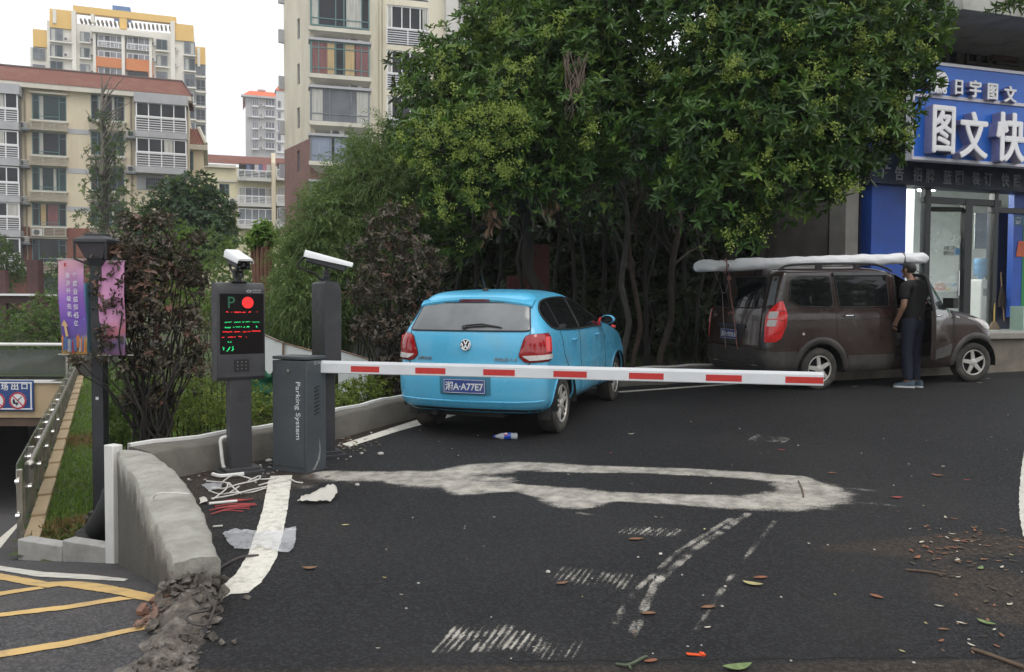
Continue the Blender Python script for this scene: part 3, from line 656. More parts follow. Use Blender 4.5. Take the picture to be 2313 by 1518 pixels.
# ====== VEHICLES
car_glass=mat('car_glass_dark',(.008,.009,.010),.04,.2,2,spec=.38)
car_glass_grey=mat('car_glass_dusty',(.17,.18,.185),(.10,.22),.25,2.2,spec=.6,dirt=(.22,.23,.23),dirt_scale=1.5,dirt_amt=.5)
trim_black=mat('trim_black',(.02,.02,.021),.55,.15,15,dirt=(.09,.08,.07),dirt_scale=4,dirt_amt=.35)
seam_m=mat('panel_gap',(.012,.014,.016),.8,.1,10)
tyre_m=mat('tyre_dusty',(.045,.042,.038),.85,.3,8,bump=.002,bscale=60,dirt=(.16,.14,.115),dirt_scale=4,dirt_amt=.55)
rim_m=mat('alloy_silver',(.60,.58,.54),.42,.06,8,metal=.45,dirt=(.34,.29,.22),dirt_scale=5,dirt_amt=.45)
rim_dark=mat('wheel_shadow',(.008,.008,.008),.8,.1,10)
lamp_red=mat('lamp_red',(.34,.012,.016),.12,.18,25,coat=.6)
lamp_red2=mat('lamp_red_bright',(.75,.03,.03),.15,.12,30,coat=.5,emit=.05)
lamp_clear=mat('lamp_clear',(.62,.58,.56),.15,.15,30,coat=.4)
plate_blue=mat('plate_blue',(.035,.07,.27),.4,.1,20,dirt=(.2,.2,.2),dirt_scale=6,dirt_amt=.3)
class Body:
 """closed shell stacked from plan outlines; addressed by height and either arc length from the tail or length along the flank"""
 def __init__(s,lv,rc,rb,fc,fb,taper=.05):
  lv=np.array(lv,float);s.lv=lv;s.rc,s.rb,s.fc,s.fb,s.taper=rc,rb,fc,fb,taper
  s.z0,s.z1=lv[0,0],lv[-1,0];s.cache={}
 def half(s,z):
  z=float(min(max(z,s.z0),s.z1));key=round(z,4)
  if key in s.cache:return s.cache[key]
  lv=s.lv;xr,xf,w=(float(pchip(lv[:,0],lv[:,k],z))for k in(1,2,3))
  f=lambda v:float(v(z))if callable(v)else v
  k=min(1,w/.5,max(.02,(xf-xr)/2.2));rc,rb,fc,fb=f(s.rc)*k,f(s.rb)*k,f(s.fc)*k,f(s.fb)*k
  rcy=rc*1.05;fcy=min(fc*.9,w*.7);pts=[]
  for t in np.linspace(0,1,12):y=t*(w-rcy);pts.append((xr+rb*(y/max(w,1e-4))**2,y))
  xb=pts[-1][0]
  for a in np.linspace(0,math.pi/2,12)[1:]:pts.append((xb+rc*(1-math.cos(a)),w-rcy+rcy*math.sin(a)))
  xs,xe=xb+rc,xf-fb-fc
  for t in np.linspace(0,1,84)[1:]:pts.append((xs+(xe-xs)*t,w))
  for a in np.linspace(0,math.pi/2,12)[1:]:pts.append((xe+fc*math.sin(a),w-fcy*(1-math.cos(a))))
  x2,y2=pts[-1]
  for t in np.linspace(0,1,12)[1:]:y=y2*(1-t);pts.append((x2+fb*(1-(y/max(y2,1e-5))**2),y))
  a=np.array(pts);xm=(xr+xf)/2;hl=max((xf-xr)/2,.05)
  u=(a[:,0]-xm)/hl;a[:,1]*=1-s.taper*np.clip(np.abs(u)-.25,0,1)**2/.56
  d=np.concatenate([[0],np.cumsum(np.hypot(*np.diff(a,axis=0).T))]);s.cache[key]=(a,d);return s.cache[key]
 def at_s(s,arc,z,side=-1):
  sg=1 if arc>=0 else-1;a,d=s.half(z);x=np.interp(abs(arc),d,a[:,0]);y=np.interp(abs(arc),d,a[:,1]);return Vector((x,y*sg,z))
 def at_x(s,x,z,side):
  a,d=s.half(z);i=slice(12,len(a)-12);return Vector((x,np.interp(x,a[i,0],a[i,1])*side,z))
 def nrm(s,fn,u,z,out):
  e=.012;t=fn(u+e,z)-fn(u-e,z);v=fn(u,min(z+e,s.z1))-fn(u,max(z-e,s.z0));n=t.cross(v)
  n=n.normalized()if n.length>1e-9 else Vector((0,0,1));return n if n.dot(out)>0 else-n
 def mesh(s,zs,kill=None):
  vs=[];n=None
  for z in zs:
   a,d=s.half(z);r=[(x,y,z)for x,y in a]+[(x,-y,z)for x,y in a[-2:0:-1]];n=len(r);vs+=r
  fs=[]
  for i in range(len(zs)-1):
   for j in range(n):
    q=(j+1)%n;f=(i*n+j,i*n+q,(i+1)*n+q,(i+1)*n+j)
    if kill:
     c=[sum(vs[k][m]for k in f)/4 for m in range(3)]
     if kill(*c):continue
    fs.append(f)
  fs.append(tuple((len(zs)-1)*n+j for j in range(n)))
  return vs,[f[::-1]for f in fs]
 def patch(s,mb,outline,fn,off=.004,res=.05,m=0,thick=.010,bulge=0.):
  """pane or lamp that follows the shell: outline in (u, z), lifted off the surface with a turned-in edge"""
  pts=[]
  for i in range(len(outline)):
   a,b=Vector(outline[i]),Vector(outline[(i+1)%len(outline)]);k=max(1,int((b-a).length/res))
   pts+=[a.lerp(b,j/k)for j in range(k)]
  nb=len(pts);X=np.array([p.x for p in pts]);Z=np.array([p.y for p in pts]);inner=[]
  for x in np.arange(X.min()+res*.5,X.max(),res):
   for z in np.arange(Z.min()+res*.5,Z.max(),res):
    if inside(np.array([x]),np.array([z]),[(p.x,p.y)for p in pts])[0]:
     if min((Vector((x,z))-p).length for p in pts)>res*.35:inner.append(Vector((x,z)))
  al=pts+inner
  co,_,tri,*_r=mgeo.delaunay_2d_cdt(al,[],[list(range(nb))],1,1e-6)
  ctr=fn(float(X.mean()),float(Z.mean()));vs=[];mxd=max((min((c-p).length for p in pts)for c in co),default=1)or 1
  P3=[]
  for c in co:
   p=fn(c.x,c.y);out=Vector((p.x-1.2,p.y,0));n=s.nrm(fn,c.x,c.y,out)
   dd=min((c-q).length for q in pts)/mxd;P3.append((p+n*(off+bulge*math.sin(min(1,dd*1.3)*math.pi/2)),n))
  vs=[p for p,n in P3];fs=[]
  for t in tri:
   a,b,c=(vs[i]for i in t[:3]);n=(b-a).cross(c-a);fs.append(tuple(t)if n.dot(P3[t[0]][1])>0 else tuple(t)[::-1])
  mb.add(vs,fs,m)
  rim=[P3[i][0]for i in range(nb)];low=[P3[i][0]-P3[i][1]*thick for i in range(nb)]
  mb.add(rim+low,[(i,(i+1)%nb,(i+1)%nb+nb,i+nb)for i in range(nb)],m)
  return rim
 def line(s,mb,pts,fn,r=.004,off=-.001,close=False,m=0):
  q=[]
  pp=list(pts)+([pts[0]]if close else[])
  for i in range(len(pp)-1):
   a,b=Vector(pp[i]),Vector(pp[i+1]);k=max(1,int((b-a).length/.04));q+=[a.lerp(b,j/k)for j in range(k)]
  q.append(Vector(pp[-1]));P3=[]
  for c in q:
   p=fn(c.x,c.y);n=s.nrm(fn,c.x,c.y,Vector((p.x-1.2,p.y,0)));P3.append(p+n*off)
  mb.tube(P3,r,6,m)
def rounded(poly,k=5,r=.4):
 """2D outline with its corners cut round"""
 out=[];n=len(poly)
 for i in range(n):
  a,b,c=Vector(poly[i-1]),Vector(poly[i]),Vector(poly[(i+1)%n]);p,q=b.lerp(a,r/2),b.lerp(c,r/2)
  for j in range(k+1):t=j/k;out.append(((1-t)**2*p+2*t*(1-t)*b+t*t*q).to_tuple())
 return out
def wheel(parent,x,y,z,side,rad,wid,spokes=5,twin=True,turn=0.,name='wheel',rimr=.64):
 ax=Vector((math.sin(turn)*-side*1.,side*math.cos(turn),0))if turn else Vector((0,side,0));o=Vector((x,y,z))
 rr=rad*rimr;w=wid
 tp=[(rr,-w*.9),(rad*.93,-w*.95),(rad*.985,-w*.8),(rad,-w*.6),(rad,-w*.25),(rad*.985,-w*.08),(rad*.955,-.01),(rad*.90,.002),(rad*.80,.004),(rr*1.03,-.004),(rr,-.012),(rr*.97,-.03),(rr*.95,-w*.8)]
 W=MB().lathe(tp,o,ax,40,caps=False).build('wheel',tyre_m,parent,smooth=50)
 mb=MB();mb.lathe([(rr*1.01,-.006),(rr*.99,.003),(rr*.93,.0),(rr*.90,-.012)],o,ax,40,caps=False)
 a=ax.orthogonal().normalized();b=ax.cross(a)
 for k in range(spokes):
  th=2*math.pi*k/spokes+.3;u=a*math.cos(th)+b*math.sin(th);v=ax.cross(u)
  for sg in((-1,1)if twin else(0,)):
   w0,w1=(.015,.011)if twin else(.034,.024)
   c0=u*(rr*.16)+v*sg*.012;c1=u*rr*.93+v*sg*(.034 if twin else 0)
   vs=[o+c0-v*w0+ax*-.006,o+c0+v*w0+ax*-.006,o+c1+v*w1+ax*-.006,o+c1-v*w1+ax*-.006]
   vs+=[q-ax*.02 for q in vs]
   mb.add(vs,[(0,1,2,3),(4,7,6,5),(0,4,5,1),(1,5,6,2),(2,6,7,3),(3,7,4,0)])
 mb.lathe([(rr*.27,-.045),(rr*.27,-.004),(rr*.2,.003),(.0,.006)],o,ax,20,caps=False)
 for k in range(5):th=2*math.pi*k/5;u=a*math.cos(th)+b*math.sin(th);mb.lathe([(.009,0),(.009,.004),(0,.006)],o+u*rr*.19+ax*.001,ax,8)
 rm=mb.build('rim',rim_m,W,smooth=35,bevel=.003)
 MB().lathe([(.001,-.075),(rr*.62,-.075),(rr*.62,-.09),(rr*.90,-.10),(rr*.91,-.014),(rr*.95,-.02),(rr*.95,-.12),(.001,-.12)],o,ax,32).build('brake_disc',rim_dark,W)  # disc and inner barrel near black: shade of the spoke gaps put into colour
 return W
def car_frame(X,Y,yaw):
 f=Vector((math.cos(yaw),math.sin(yaw),0));f.z=GA*f.y+GB*f.x;f.normalize()
 n=Vector((-GB,-GA,1)).normalized();l=n.cross(f).normalized();n=f.cross(l)
 M=Matrix((f,l,n)).transposed().to_4x4();M.translation=Vector((X,Y,road_z(X,Y)));return M
ZS=lambda z0,z1,k:list(np.linspace(z0,z1,k))
def arch(mbl,B,x0,zc,r,side,fn_m,z0):
 a0=math.asin(max(-1,(z0-zc)/r));pts=[]
 for a in np.linspace(a0,math.pi-a0,26):pts.append((x0+r*math.cos(a),zc+r*math.sin(a)))
 B.line(mbl,pts,lambda u,z:B.at_x(u,z,side),.011,.0,m=fn_m)
def well(mb,x0,zc,r,side,y0,y1,z0):
 vs=[];n=22;a0=math.asin(max(-1,(z0-zc)/r))
 for y in(y0,y1):
  for a in np.linspace(a0,math.pi-a0,n):vs.append((x0+r*math.cos(a),y*side,zc+r*math.sin(a)))
 mb.add(vs,[(i,i+1,n+i+1,n+i)for i in range(n-1)]+[tuple(range(n))])
 # ------ the blue hatchback
blue_paint=mat('paint_sky_blue',(.105,.49,.76),(.22,.34),.05,1.3,coat=.5,dirt=(.27,.37,.37),dirt_scale=1.1,dirt_amt=.40)
M=car_frame(-.215,8.64,R(70.2))
car=thing('hatchback_car','dusty sky blue hatchback parked along the white line','car',M=M)
B=Body([(.27,-.60,3.14,.71),(.32,-.66,3.21,.77),(.39,-.69,3.27,.800),(.47,-.700,3.285,.809),(.58,-.705,3.29,.813),(.655,-.700,3.285,.812),(.70,-.675,3.25,.806),(.78,-.662,3.18,.804),(.87,-.658,3.04,.800),(.94,-.655,2.80,.795),(1.01,-.645,2.45,.784),(1.08,-.622,2.06,.762),(1.13,-.592,1.92,.738),(1.19,-.553,1.72,.708),(1.265,-.498,1.48,.672),(1.335,-.440,1.25,.635),(1.385,-.385,1.02,.597),(1.42,-.32,.83,.552),(1.445,-.22,.62,.48),(1.462,-.06,.44,.355),(1.470,.08,.32,.18),(1.472,.15,.25,.06)],rc=lambda z:.17 if z<.68 else .15+.06*min(1,(z-.68)/.5),rb=lambda z:.075,fc=.30,fb=.14,taper=.035)
zs=ZS(.27,.68,18)+ZS(.695,1.36,42)+ZS(1.372,1.44,10)+[1.446,1.452,1.457,1.462,1.466,1.469,1.4705,1.472]
AR=.352;ZC=.300
kill=lambda x,y,z:abs(y)>.52 and any((x-x0)**2+(z-ZC)**2<AR**2 for x0 in(0,2.456))
body=MB().add(*B.mesh(zs,kill)).build('body',blue_paint,car,smooth=40)
mb=MB();mb.box((1.25,0,.275),(3.3,1.35,.05));mb.box((-.30,.1,.27),(.5,.9,.10))
for s_ in(-1,1):
 for x0 in(0,2.456):well(mb,x0,ZC,AR+.004,s_,.50,.838,.27)
mb.build('underbody',rim_dark,car,smooth=0)
mb=MB()
for s_ in(-1,1):
 for x0 in(0,2.456):arch(mb,B,x0,ZC,AR,s_,0,.285)
mb.build('arch_lip',blue_paint,body)
for x0,y0 in((0,-.815),(0,.815),(2.456,-.815),(2.456,.815)):wheel(car,x0,y0*.962,ZC,1 if y0>0 else-1,.302,.195,5,True)
S=lambda u,z:B.at_s(u,z);RS=lambda u,z:B.at_x(u,z,-1);LS=lambda u,z:B.at_x(u,z,1)
mb=MB();B.patch(mb,rounded([(-.640,1.07),(.640,1.07),(.575,1.335),(-.575,1.335)],r=.12),S,.010,.05);rg_=mb.build('rear_window',car_glass_grey,car,smooth=40)
mb=MB();B.line(mb,rounded([(-.640,1.07),(.640,1.07),(.575,1.335),(-.575,1.335)],r=.12),S,.007,.008,True);mb.build('seal',trim_black,rg_)
mb=MB();a=[S(.03,1.10),S(-.03,1.112),S(-.20,1.118),S(-.36,1.105)];a=[p+Vector((-.022,0,0))for p in a];mb.tube(catmull(a,5),[.012]*5+[.010]*5+[.006]*6,6)
mb.tube([S(.02,1.125)+Vector((-.02,0,0)),S(-.14,1.14)+Vector((-.022,0,0)),S(-.34,1.112)+Vector((-.02,0,0))],.006,6);mb.lathe([(.024,0),(.02,.03),(.0,.034)],S(.03,1.10),(-1,0,.35),14);mb.build('wiper',trim_black,rg_)
mb=MB();vs=[];n=31
for i in range(n):
 t=i/(n-1)*2-1;y=t*.60;e=1-abs(t)**6*.9
 zt=1.405-.055*abs(t)**2.2;xr=float(pchip(B.lv[:,0],B.lv[:,1],zt-.01));bow=.075*(t*.9)**2*.6
 a=Vector((xr+.06+bow,y,zt+.014));tip=Vector((xr-.062*e+bow,y,zt-.030));low=Vector((xr-.056*e+bow,y,zt-.052));bk=Vector((xr+.05+bow,y,zt-.075))
 vs+=[a+Vector((.10,0,.004)),a,tip,low,bk]
fs=[(i*5+j,(i+1)*5+j,(i+1)*5+j+1,i*5+j+1)for i in range(n-1)for j in range(4)]+[(0,1,2,3,4),tuple((n-1)*5+j for j in(4,3,2,1,0))]
sp_=mb.add(vs,fs).build('spoiler',blue_paint,car,smooth=60)
mb=MB();xq=float(pchip(B.lv[:,0],B.lv[:,1],1.395))
vs=[]
for i in range(9):
 t=i/8*2-1;y=t*.165;vs+=[Vector((xq-.0575-.0+.075*(y/.6*.9)**2*.6,y,1.378)),Vector((xq-.060+.075*(y/.6*.9)**2*.6,y,1.352))]
for i in range(8):mb.add([vs[2*i]+Vector((-.006,0,0)),vs[2*i+1]+Vector((-.006,0,0)),vs[2*i+3]+Vector((-.006,0,0)),vs[2*i+2]+Vector((-.006,0,0))],[(0,1,2,3)])
mb.build('brake_lamp',mat('lamp_maroon',(.12,.012,.016),.2,.1,20),sp_,smooth=0)
for sg in(-1,1):
 tl=rounded([(sg*.60,1.035),(sg*.90,1.045),(sg*.945,.785),(sg*.60,.772),(sg*.535,.835)],r=.40)
 if sg<0:tl=tl[::-1]
 mb=MB();B.patch(mb,tl,S,.012,.035,bulge=.012,thick=.03);t_=mb.build('tail_lamp',lamp_red,car,smooth=50)
 low=rounded([(sg*.575,.838),(sg*.915,.846),(sg*.92,.802),(sg*.645,.790),(sg*.58,.826)],r=.2)
 mb=MB();B.patch(mb,low if sg>0 else low[::-1],S,.0262,.03,thick=.006);mb.build('reverse_lens',lamp_clear,t_,smooth=40)
 mb=MB();B.patch(mb,rounded([(sg*.79,1.01),(sg*.89,1.01),(sg*.905,.87),(sg*.80,.87)],r=.4)[::sg],S,.0262,.03,thick=.006);mb.build('lamp_lens',lamp_red2,t_,smooth=40)
 mb=MB();B.line(mb,tl,S,.006,.006,True);mb.build('seal',trim_black,t_)
bc=S(0,.935);bn=B.nrm(S,0,.935,Vector((-1,0,0)));bx_=Vector((0,-1,0));by=bn.cross(bx_);
if by.z<0:by=-by
mb=MB();bo=bc+bn*.004;mb.lathe([(.0,0),(.052,0),(.052,.006),(.0,.006)],bo,bn,32,1);mb.lathe([(.049,.004),(.056,.004),(.056,.010),(.052,.012),(.046,.010),(.046,.004)],bo,bn,32,0)
def stroke(p,q,w=.010):
 a,b=Vector(p),Vector(q);d=(b-a).normalized();k=Vector((-d.y,d.x))*w/2
 mb.prism([(a-k).to_tuple(),(b-k).to_tuple(),(b+k).to_tuple(),(a+k).to_tuple()],bo+bn*.005,bx_,by,.006 if bx_.cross(by).dot(bn)>0 else-.006)
for p,q in(((-.020,.043),(0,.004)),((.020,.043),(0,.004)),((-.042,.021),(-.019,-.041)),((-.019,-.041),(0,-.002)),((0,-.002),(.019,-.041)),((.019,-.041),(.042,.021))):stroke(p,q)
mb.build('badge',[chrome,trim_black],car,smooth=30)
def rear_text(B,body_txt,u,z,w,h,name,m,parent,S=S):
 mb=MB();o=S(u,z);n=B.nrm(S,u,z,Vector((-1,0,0)));ex=(S(u-.05,z)-S(u+.05,z)).normalized();ey=n.cross(ex)
 if ey.z<0:ey=-ey
 put_text(mb,body_txt,.05,o+n*.003,ex,ey,.005,fit=(w,h),offset=.001);return mb.build(name,m,parent)
rear_text(B,'上海大众',.46,.800,.17,.034,'lettering',mat('chrome_lettering',(.30,.31,.32),.3,.05,20,metal=.6),car)
rear_text(B,'POLO 1.4',-.41,.800,.22,.032,'lettering',MATS['chrome_lettering'],car)
mb=MB();B.patch(mb,rounded([(-.27,.655),(.27,.655),(.27,.445),(-.27,.445)],r=.12),S,.002,.06,thick=.004);rec=mb.build('plate_recess',mat('recess_blue',(.05,.21,.32),.5,.1,5),car)
po=S(0,.535)+Vector((-.008,0,0));ex,ey=Vector((0,-1,0)),Vector((0,0,1))
mb=MB();mb.box(po+Vector((-.003,0,0)),(.006,.44,.14));pl=mb.build('number_plate',plate_blue,car,bevel=.002)
mb=MB();put_text(mb,'湘A·A77E7',.1,po+Vector((-.0065,0,0)),ex,ey,.002,fit=(.40,.088),offset=.0022)
for(a,b_,c,d)in((-.214,.214,.061,.065),(-.214,.214,-.065,-.061)):mb.box(po+Vector((-.0065,0,(c+d)/2)),(.0015,b_-a,d-c))
for y in(-.2125,.2125):mb.box(po+Vector((-.0065,y,0)),(.0015,.004,.122))
mb.build('plate_lettering',white_ink,pl)
win=[(-.33,1.15),(-.35,1.24),(-.28,1.325),(-.10,1.362),(.25,1.378),(.62,1.372),(.98,1.32),(1.30,1.215),(1.60,1.09),(1.70,1.03),(1.2,1.03),(.55,1.04),(.05,1.06),(-.20,1.085)]
def smooth_poly(p,k=4):
 q=[Vector((*a,0))for a in p];n=len(q);out=[]
 for i in range(n):
  p0,p1,p2,p3=q[i-1],q[i],q[(i+1)%n],q[(i+2)%n]
  for j in range(k):t=j/k;v=.5*((2*p1)+(p2-p0)*t+(2*p0-5*p1+4*p2-p3)*t*t+(3*p1-p0-3*p2+p3)*t**3);out.append((v.x,v.y))
 return out
for sd,fn in((-1,RS),(1,LS)):
 mb=MB();B.patch(mb,smooth_poly(win,3),fn,.009,.05);w_=mb.build('side_window',car_glass,car,smooth=40)
 mb=MB();B.line(mb,smooth_poly(win,3),fn,.009,.007,True);mb.build('window_seal',trim_black,w_)
 mb=MB();B.line(mb,[(.62,1.36),(.66,1.05)],fn,.022,-.002);B.line(mb,[(-.08,1.35),(-.02,1.07)],fn,.011,.003);mb.build('pillar',trim_black,w_)
 mb=MB()
 for pl_ in([(.66,1.03),(.66,.38),(.60,.31),(1.75,.31)],[(1.70,1.03),(1.80,.86),(1.78,.36)],[(-.02,1.06),(.06,.80),(.34,.50),(.42,.32)],[(-.33,.90),(.66,.885),(1.8,.85)][:0]):B.line(mb,pl_,fn,.0055,-.0015)if pl_ else None
 mb.build('door_gap',seam_m,body)
 for hx in(.42,1.42):
  o=fn(hx,.93);mb=MB();mb.tube(catmull([o+Vector((-.085,0,0)),o+Vector((-.05,sd*.028,.004)),o+Vector((.05,sd*.028,.004)),o+Vector((.085,0,0))],4),.013,8,flat=.8);mb.build('door_handle',blue_paint,car)
 o=fn(1.56,1.05)
 mb=MB();n_,k_=10,9;vs=[]
 for i in range(n_):
  ph=math.pi*i/(n_-1)
  for j in range(k_*2):th=2*math.pi*j/(k_*2);vs.append(o+Vector((.05*math.sin(ph)*math.cos(th)+.03,sd*(.120+.088*math.cos(ph)),.045+.056*math.sin(ph)*math.sin(th))))
 n2=k_*2;mb.add(vs,[(i*n2+j,i*n2+(j+1)%n2,(i+1)*n2+(j+1)%n2,(i+1)*n2+j)for i in range(n_-1)for j in range(n2)]);mb.tube([o,o+Vector((.02,sd*.06,.02)),o+Vector((.03,sd*.12,.03))],.02,8)
 mr=mb.build('mirror',blue_paint,car,smooth=60)
 mb=MB();c=o+Vector((-.022,sd*.120,.047));e=[(math.cos(t)*.072,math.sin(t)*.045)for t in np.linspace(0,2*math.pi,24,endpoint=False)];mb.prism(e,c,(0,sd,0),(0,0,1),.006 if sd<0 else-.006);mb.build('mirror_glass',car_glass,mr)
 if sd<0:
  mb=MB()
  mb.tube(catmull([o+Vector((-.03,sd*.02,-.02)),o+Vector((-.035,sd*.03,.03)),o+Vector((.0,sd*.04,.06)),o+Vector((.04,sd*.03,.03)),o+Vector((.03,sd*.02,-.03))],4),.016,6);mb.box(o+Vector((-.02,sd*.2,-.035)),(.03,.05,.03),rot=(.3,.4,.2));mb.build('ribbon',mat('red_ribbon',(.48,.02,.025),.6,.1,30),mr)
mb=MB();B.line(mb,[(-.83,.725),(-.60,.715),(0,.715),(.60,.715),(.83,.725)],S,.0055,-.0012);B.line(mb,[(-.655,.775),(-.60,.715)],S,.0055,-.0012);B.line(mb,[(.655,.775),(.60,.715)],S,.0055,-.0012)
for sg in(-1,1):B.line(mb,[(sg*.64,1.07),(sg*.635,1.035)],S,.0055,-.0012);B.line(mb,[(sg*.635,1.03),(sg*.55,.86)],S,.003,-.0008)
mb.build('tailgate_gap',seam_m,body)
mb=MB();vs=[]
B.line(mb,[(-.80,.40),(-.5,.385),(0,.38),(.5,.385),(.80,.40)],S,.012,-.004);mb.build('bumper_crease',blue_paint,body)
mb=MB();B.patch(mb,[(-.74,.285),(.74,.285),(.76,.31),(-.76,.31)],S,.003,.08);mb.build('lower_valance',trim_black,body)
o=Vector((-.13,0,1.46));mb=MB();mb.lathe([(.035,0),(.028,.02),(.012,.03),(0,.032)],o,(0,0,1),14);mb.tube([o+Vector((0,0,.02)),o+Vector((-.13,0,.20))],[.009,.004],8);mb.build('aerial',trim_black,car)
mb=MB();mb.cyl((-.50,.35,.26),(-.66,.35,.25),.022,n=14);mb.build('exhaust',rim_dark,car)
for sg in(-1,1):
 mb=MB();mb.box((-.36,sg*.72,.245),(.012,.10,.12),rot=(0,R(8),0));mb.build('mud_flap',rubber,car)
fr=lambda u,z:B.at_s(u,z)
mb=MB();B.patch(mb,rounded([(1.62,1.0),(1.0,1.0)][:0]or[(-.56,1.09),(.56,1.09),(.49,1.31),(-.49,1.31)],r=.2),lambda u,z:(lambda a,d:Vector((np.interp(d[-1]-abs(u),d,a[:,0]),np.interp(d[-1]-abs(u),d,a[:,1])*(1 if u>=0 else-1),z)))(*B.half(z)),.003,.08);mb.build('windscreen',car_glass,car)
# ------ the brown minivan
van_paint=mat('paint_brown',(.036,.019,.016),(.16,.28),.10,1.5,coat=.6,dirt=(.075,.062,.052),dirt_scale=1.2,dirt_amt=.5)
clad=mat('cladding_grey_brown',(.034,.030,.028),.55,.15,2,dirt=(.15,.135,.12),dirt_scale=1.4,dirt_amt=.6)
VM=car_frame(4.12,12.30,R(16.6))
van=thing('minivan','dusty brown minivan with its front door open and a roof rack','van',M=VM)
V=Body([(.24,-.86,3.22,.76),(.31,-.93,3.28,.815),(.45,-.955,3.315,.832),(.60,-.955,3.325,.838),(.72,-.945,3.31,.84),(.85,-.935,3.25,.84),(.95,-.925,3.10,.838),(1.02,-.915,2.88,.836),(1.08,-.905,2.60,.832),(1.13,-.895,2.40,.824),(1.20,-.875,2.28,.806),(1.30,-.845,2.14,.784),(1.45,-.795,1.92,.750),(1.58,-.745,1.72,.718),(1.655,-.70,1.55,.690),(1.70,-.655,1.36,.640),(1.725,-.58,1.15,.55),(1.742,-.42,.90,.40),(1.752,-.1,.6,.2),(1.755,.1,.4,.06)],rc=.20,rb=.07,fc=.34,fb=.13,taper=.03)
zs=ZS(.24,1.12,36)+ZS(1.14,1.66,26)+ZS(1.675,1.72,6)+[1.728,1.735,1.741,1.746,1.75,1.7525,1.755]
VAR,VZC=.37,.295;WB=2.72
door_poly=[(1.26,.42),(1.26,1.10),(1.30,1.62),(1.52,1.635),(1.78,1.50),(2.10,1.26),(2.27,1.10),(2.27,.62),(2.18,.42)]
far_win=[(1.36,1.16),(1.38,1.58),(1.5,1.60),(1.74,1.47),(2.12,1.16)]
def kill(x,y,z):
 if abs(y)>.52 and any((x-x0)**2+(z-VZC)**2<VAR**2 for x0 in(0,WB)):return True
 if y<-.45 and inside(np.array([x]),np.array([z]),door_poly)[0]:return True
 if y>.45 and inside(np.array([x]),np.array([z]),far_win)[0]:return True
 return False
vb=MB().add(*V.mesh(zs,kill)).build('body',van_paint,van,smooth=40)
VS=lambda u,z:V.at_s(u,z);VR=lambda u,z:V.at_x(u,z,-1);VL=lambda u,z:V.at_x(u,z,1)
mb=MB();mb.box((1.2,0,.27),(3.6,1.4,.06));
for s_ in(-1,1):
 for x0 in(0,WB):well(mb,x0,VZC,VAR+.004,s_,.50,.835,.24)
mb.build('underbody',rim_dark,van,smooth=0)
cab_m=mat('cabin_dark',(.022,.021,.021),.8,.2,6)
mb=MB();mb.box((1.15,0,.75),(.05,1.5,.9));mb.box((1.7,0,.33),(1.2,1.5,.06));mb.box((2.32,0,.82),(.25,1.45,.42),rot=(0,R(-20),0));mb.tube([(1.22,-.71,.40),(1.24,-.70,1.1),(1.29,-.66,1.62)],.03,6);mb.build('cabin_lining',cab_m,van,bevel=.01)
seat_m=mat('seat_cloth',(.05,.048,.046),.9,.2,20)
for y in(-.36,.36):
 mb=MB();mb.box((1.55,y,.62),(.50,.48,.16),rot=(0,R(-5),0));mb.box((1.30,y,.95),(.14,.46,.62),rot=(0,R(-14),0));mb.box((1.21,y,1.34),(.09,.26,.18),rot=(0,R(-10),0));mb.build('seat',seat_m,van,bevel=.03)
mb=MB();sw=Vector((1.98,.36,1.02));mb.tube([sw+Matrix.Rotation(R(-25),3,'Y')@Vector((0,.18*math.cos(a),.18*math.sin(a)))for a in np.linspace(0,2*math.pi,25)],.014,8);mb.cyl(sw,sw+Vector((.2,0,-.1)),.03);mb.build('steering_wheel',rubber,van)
for x0 in(0,WB):
 for s_ in(-1,1):
  mb=MB();vs=[];n=26
  for rr_,of in((VAR-.005,.004),(VAR+.03,.022),(VAR+.075,.016),(VAR+.085,.0)):
   for a in np.linspace(R(-4),R(184),n):
    x,z=x0+rr_*math.cos(a),max(.245,VZC+rr_*math.sin(a));p=V.at_x(x,z,s_);vs.append(p+Vector((0,s_*of,0)))
  mb.add(vs,[(k*n+i,k*n+i+1,(k+1)*n+i+1,(k+1)*n+i)for k in range(3)for i in range(n-1)]);mb.build('arch_trim',clad,van,smooth=60)
0 and mb.build('arch_trim',clad,van,smooth=60)
for sd,fn in((-1,VR),(1,VL)):
 mb=MB()
 V.patch(mb,[(.45,.255),(1.22,.255),(1.22,.475),(.43,.475)]if sd<0 else[(.45,.255),(2.27,.255),(2.27,.475),(.43,.475)],fn,.012,.08,thick=.02);mb.build('side_cladding',clad,van);mb=MB();V.patch(mb,[(-.74,.255),(-.40,.255),(-.40,.56),(-.74,.56)],fn,.008,.08,thick=.02)
 mb.build('side_cladding',clad,van)
for x0,y0,tn in((0,-.80,0),(0,.80,0),(WB,-.80,R(-7)),(WB,.80,R(-7))):wheel(van,x0,y0,VZC,1 if y0>0 else-1,.297,.185,5,False,tn)
mb=MB();V.patch(mb,[(-.98,.255),(.98,.255),(1.0,.545),(.5,.60),(-.5,.60),(-1.0,.545)],VS,.014,.08,thick=.03);V.patch(mb,rounded([(-.62,.40),(.62,.40),(.55,.47),(-.55,.47)],r=.2),VS,.018,.08,thick=.006);bmpr=mb.build('rear_bumper',clad,van)
mb=MB();V.line(mb,[(-.70,.33),(-.62,.37),(0,.375),(.62,.37),(.70,.33)],VS,.010,.016);mb.build('bumper_trim',chrome,bmpr)
rw=rounded([(-.66,1.16),(.66,1.16),(.60,1.60),(-.60,1.60)],r=.3)
mb=MB();V.patch(mb,rw,VS,.008,.07);rwo=mb.build('rear_window',car_glass,van)
mb=MB();V.line(mb,rw,VS,.008,.006,True);mb.build('seal',trim_black,rwo)
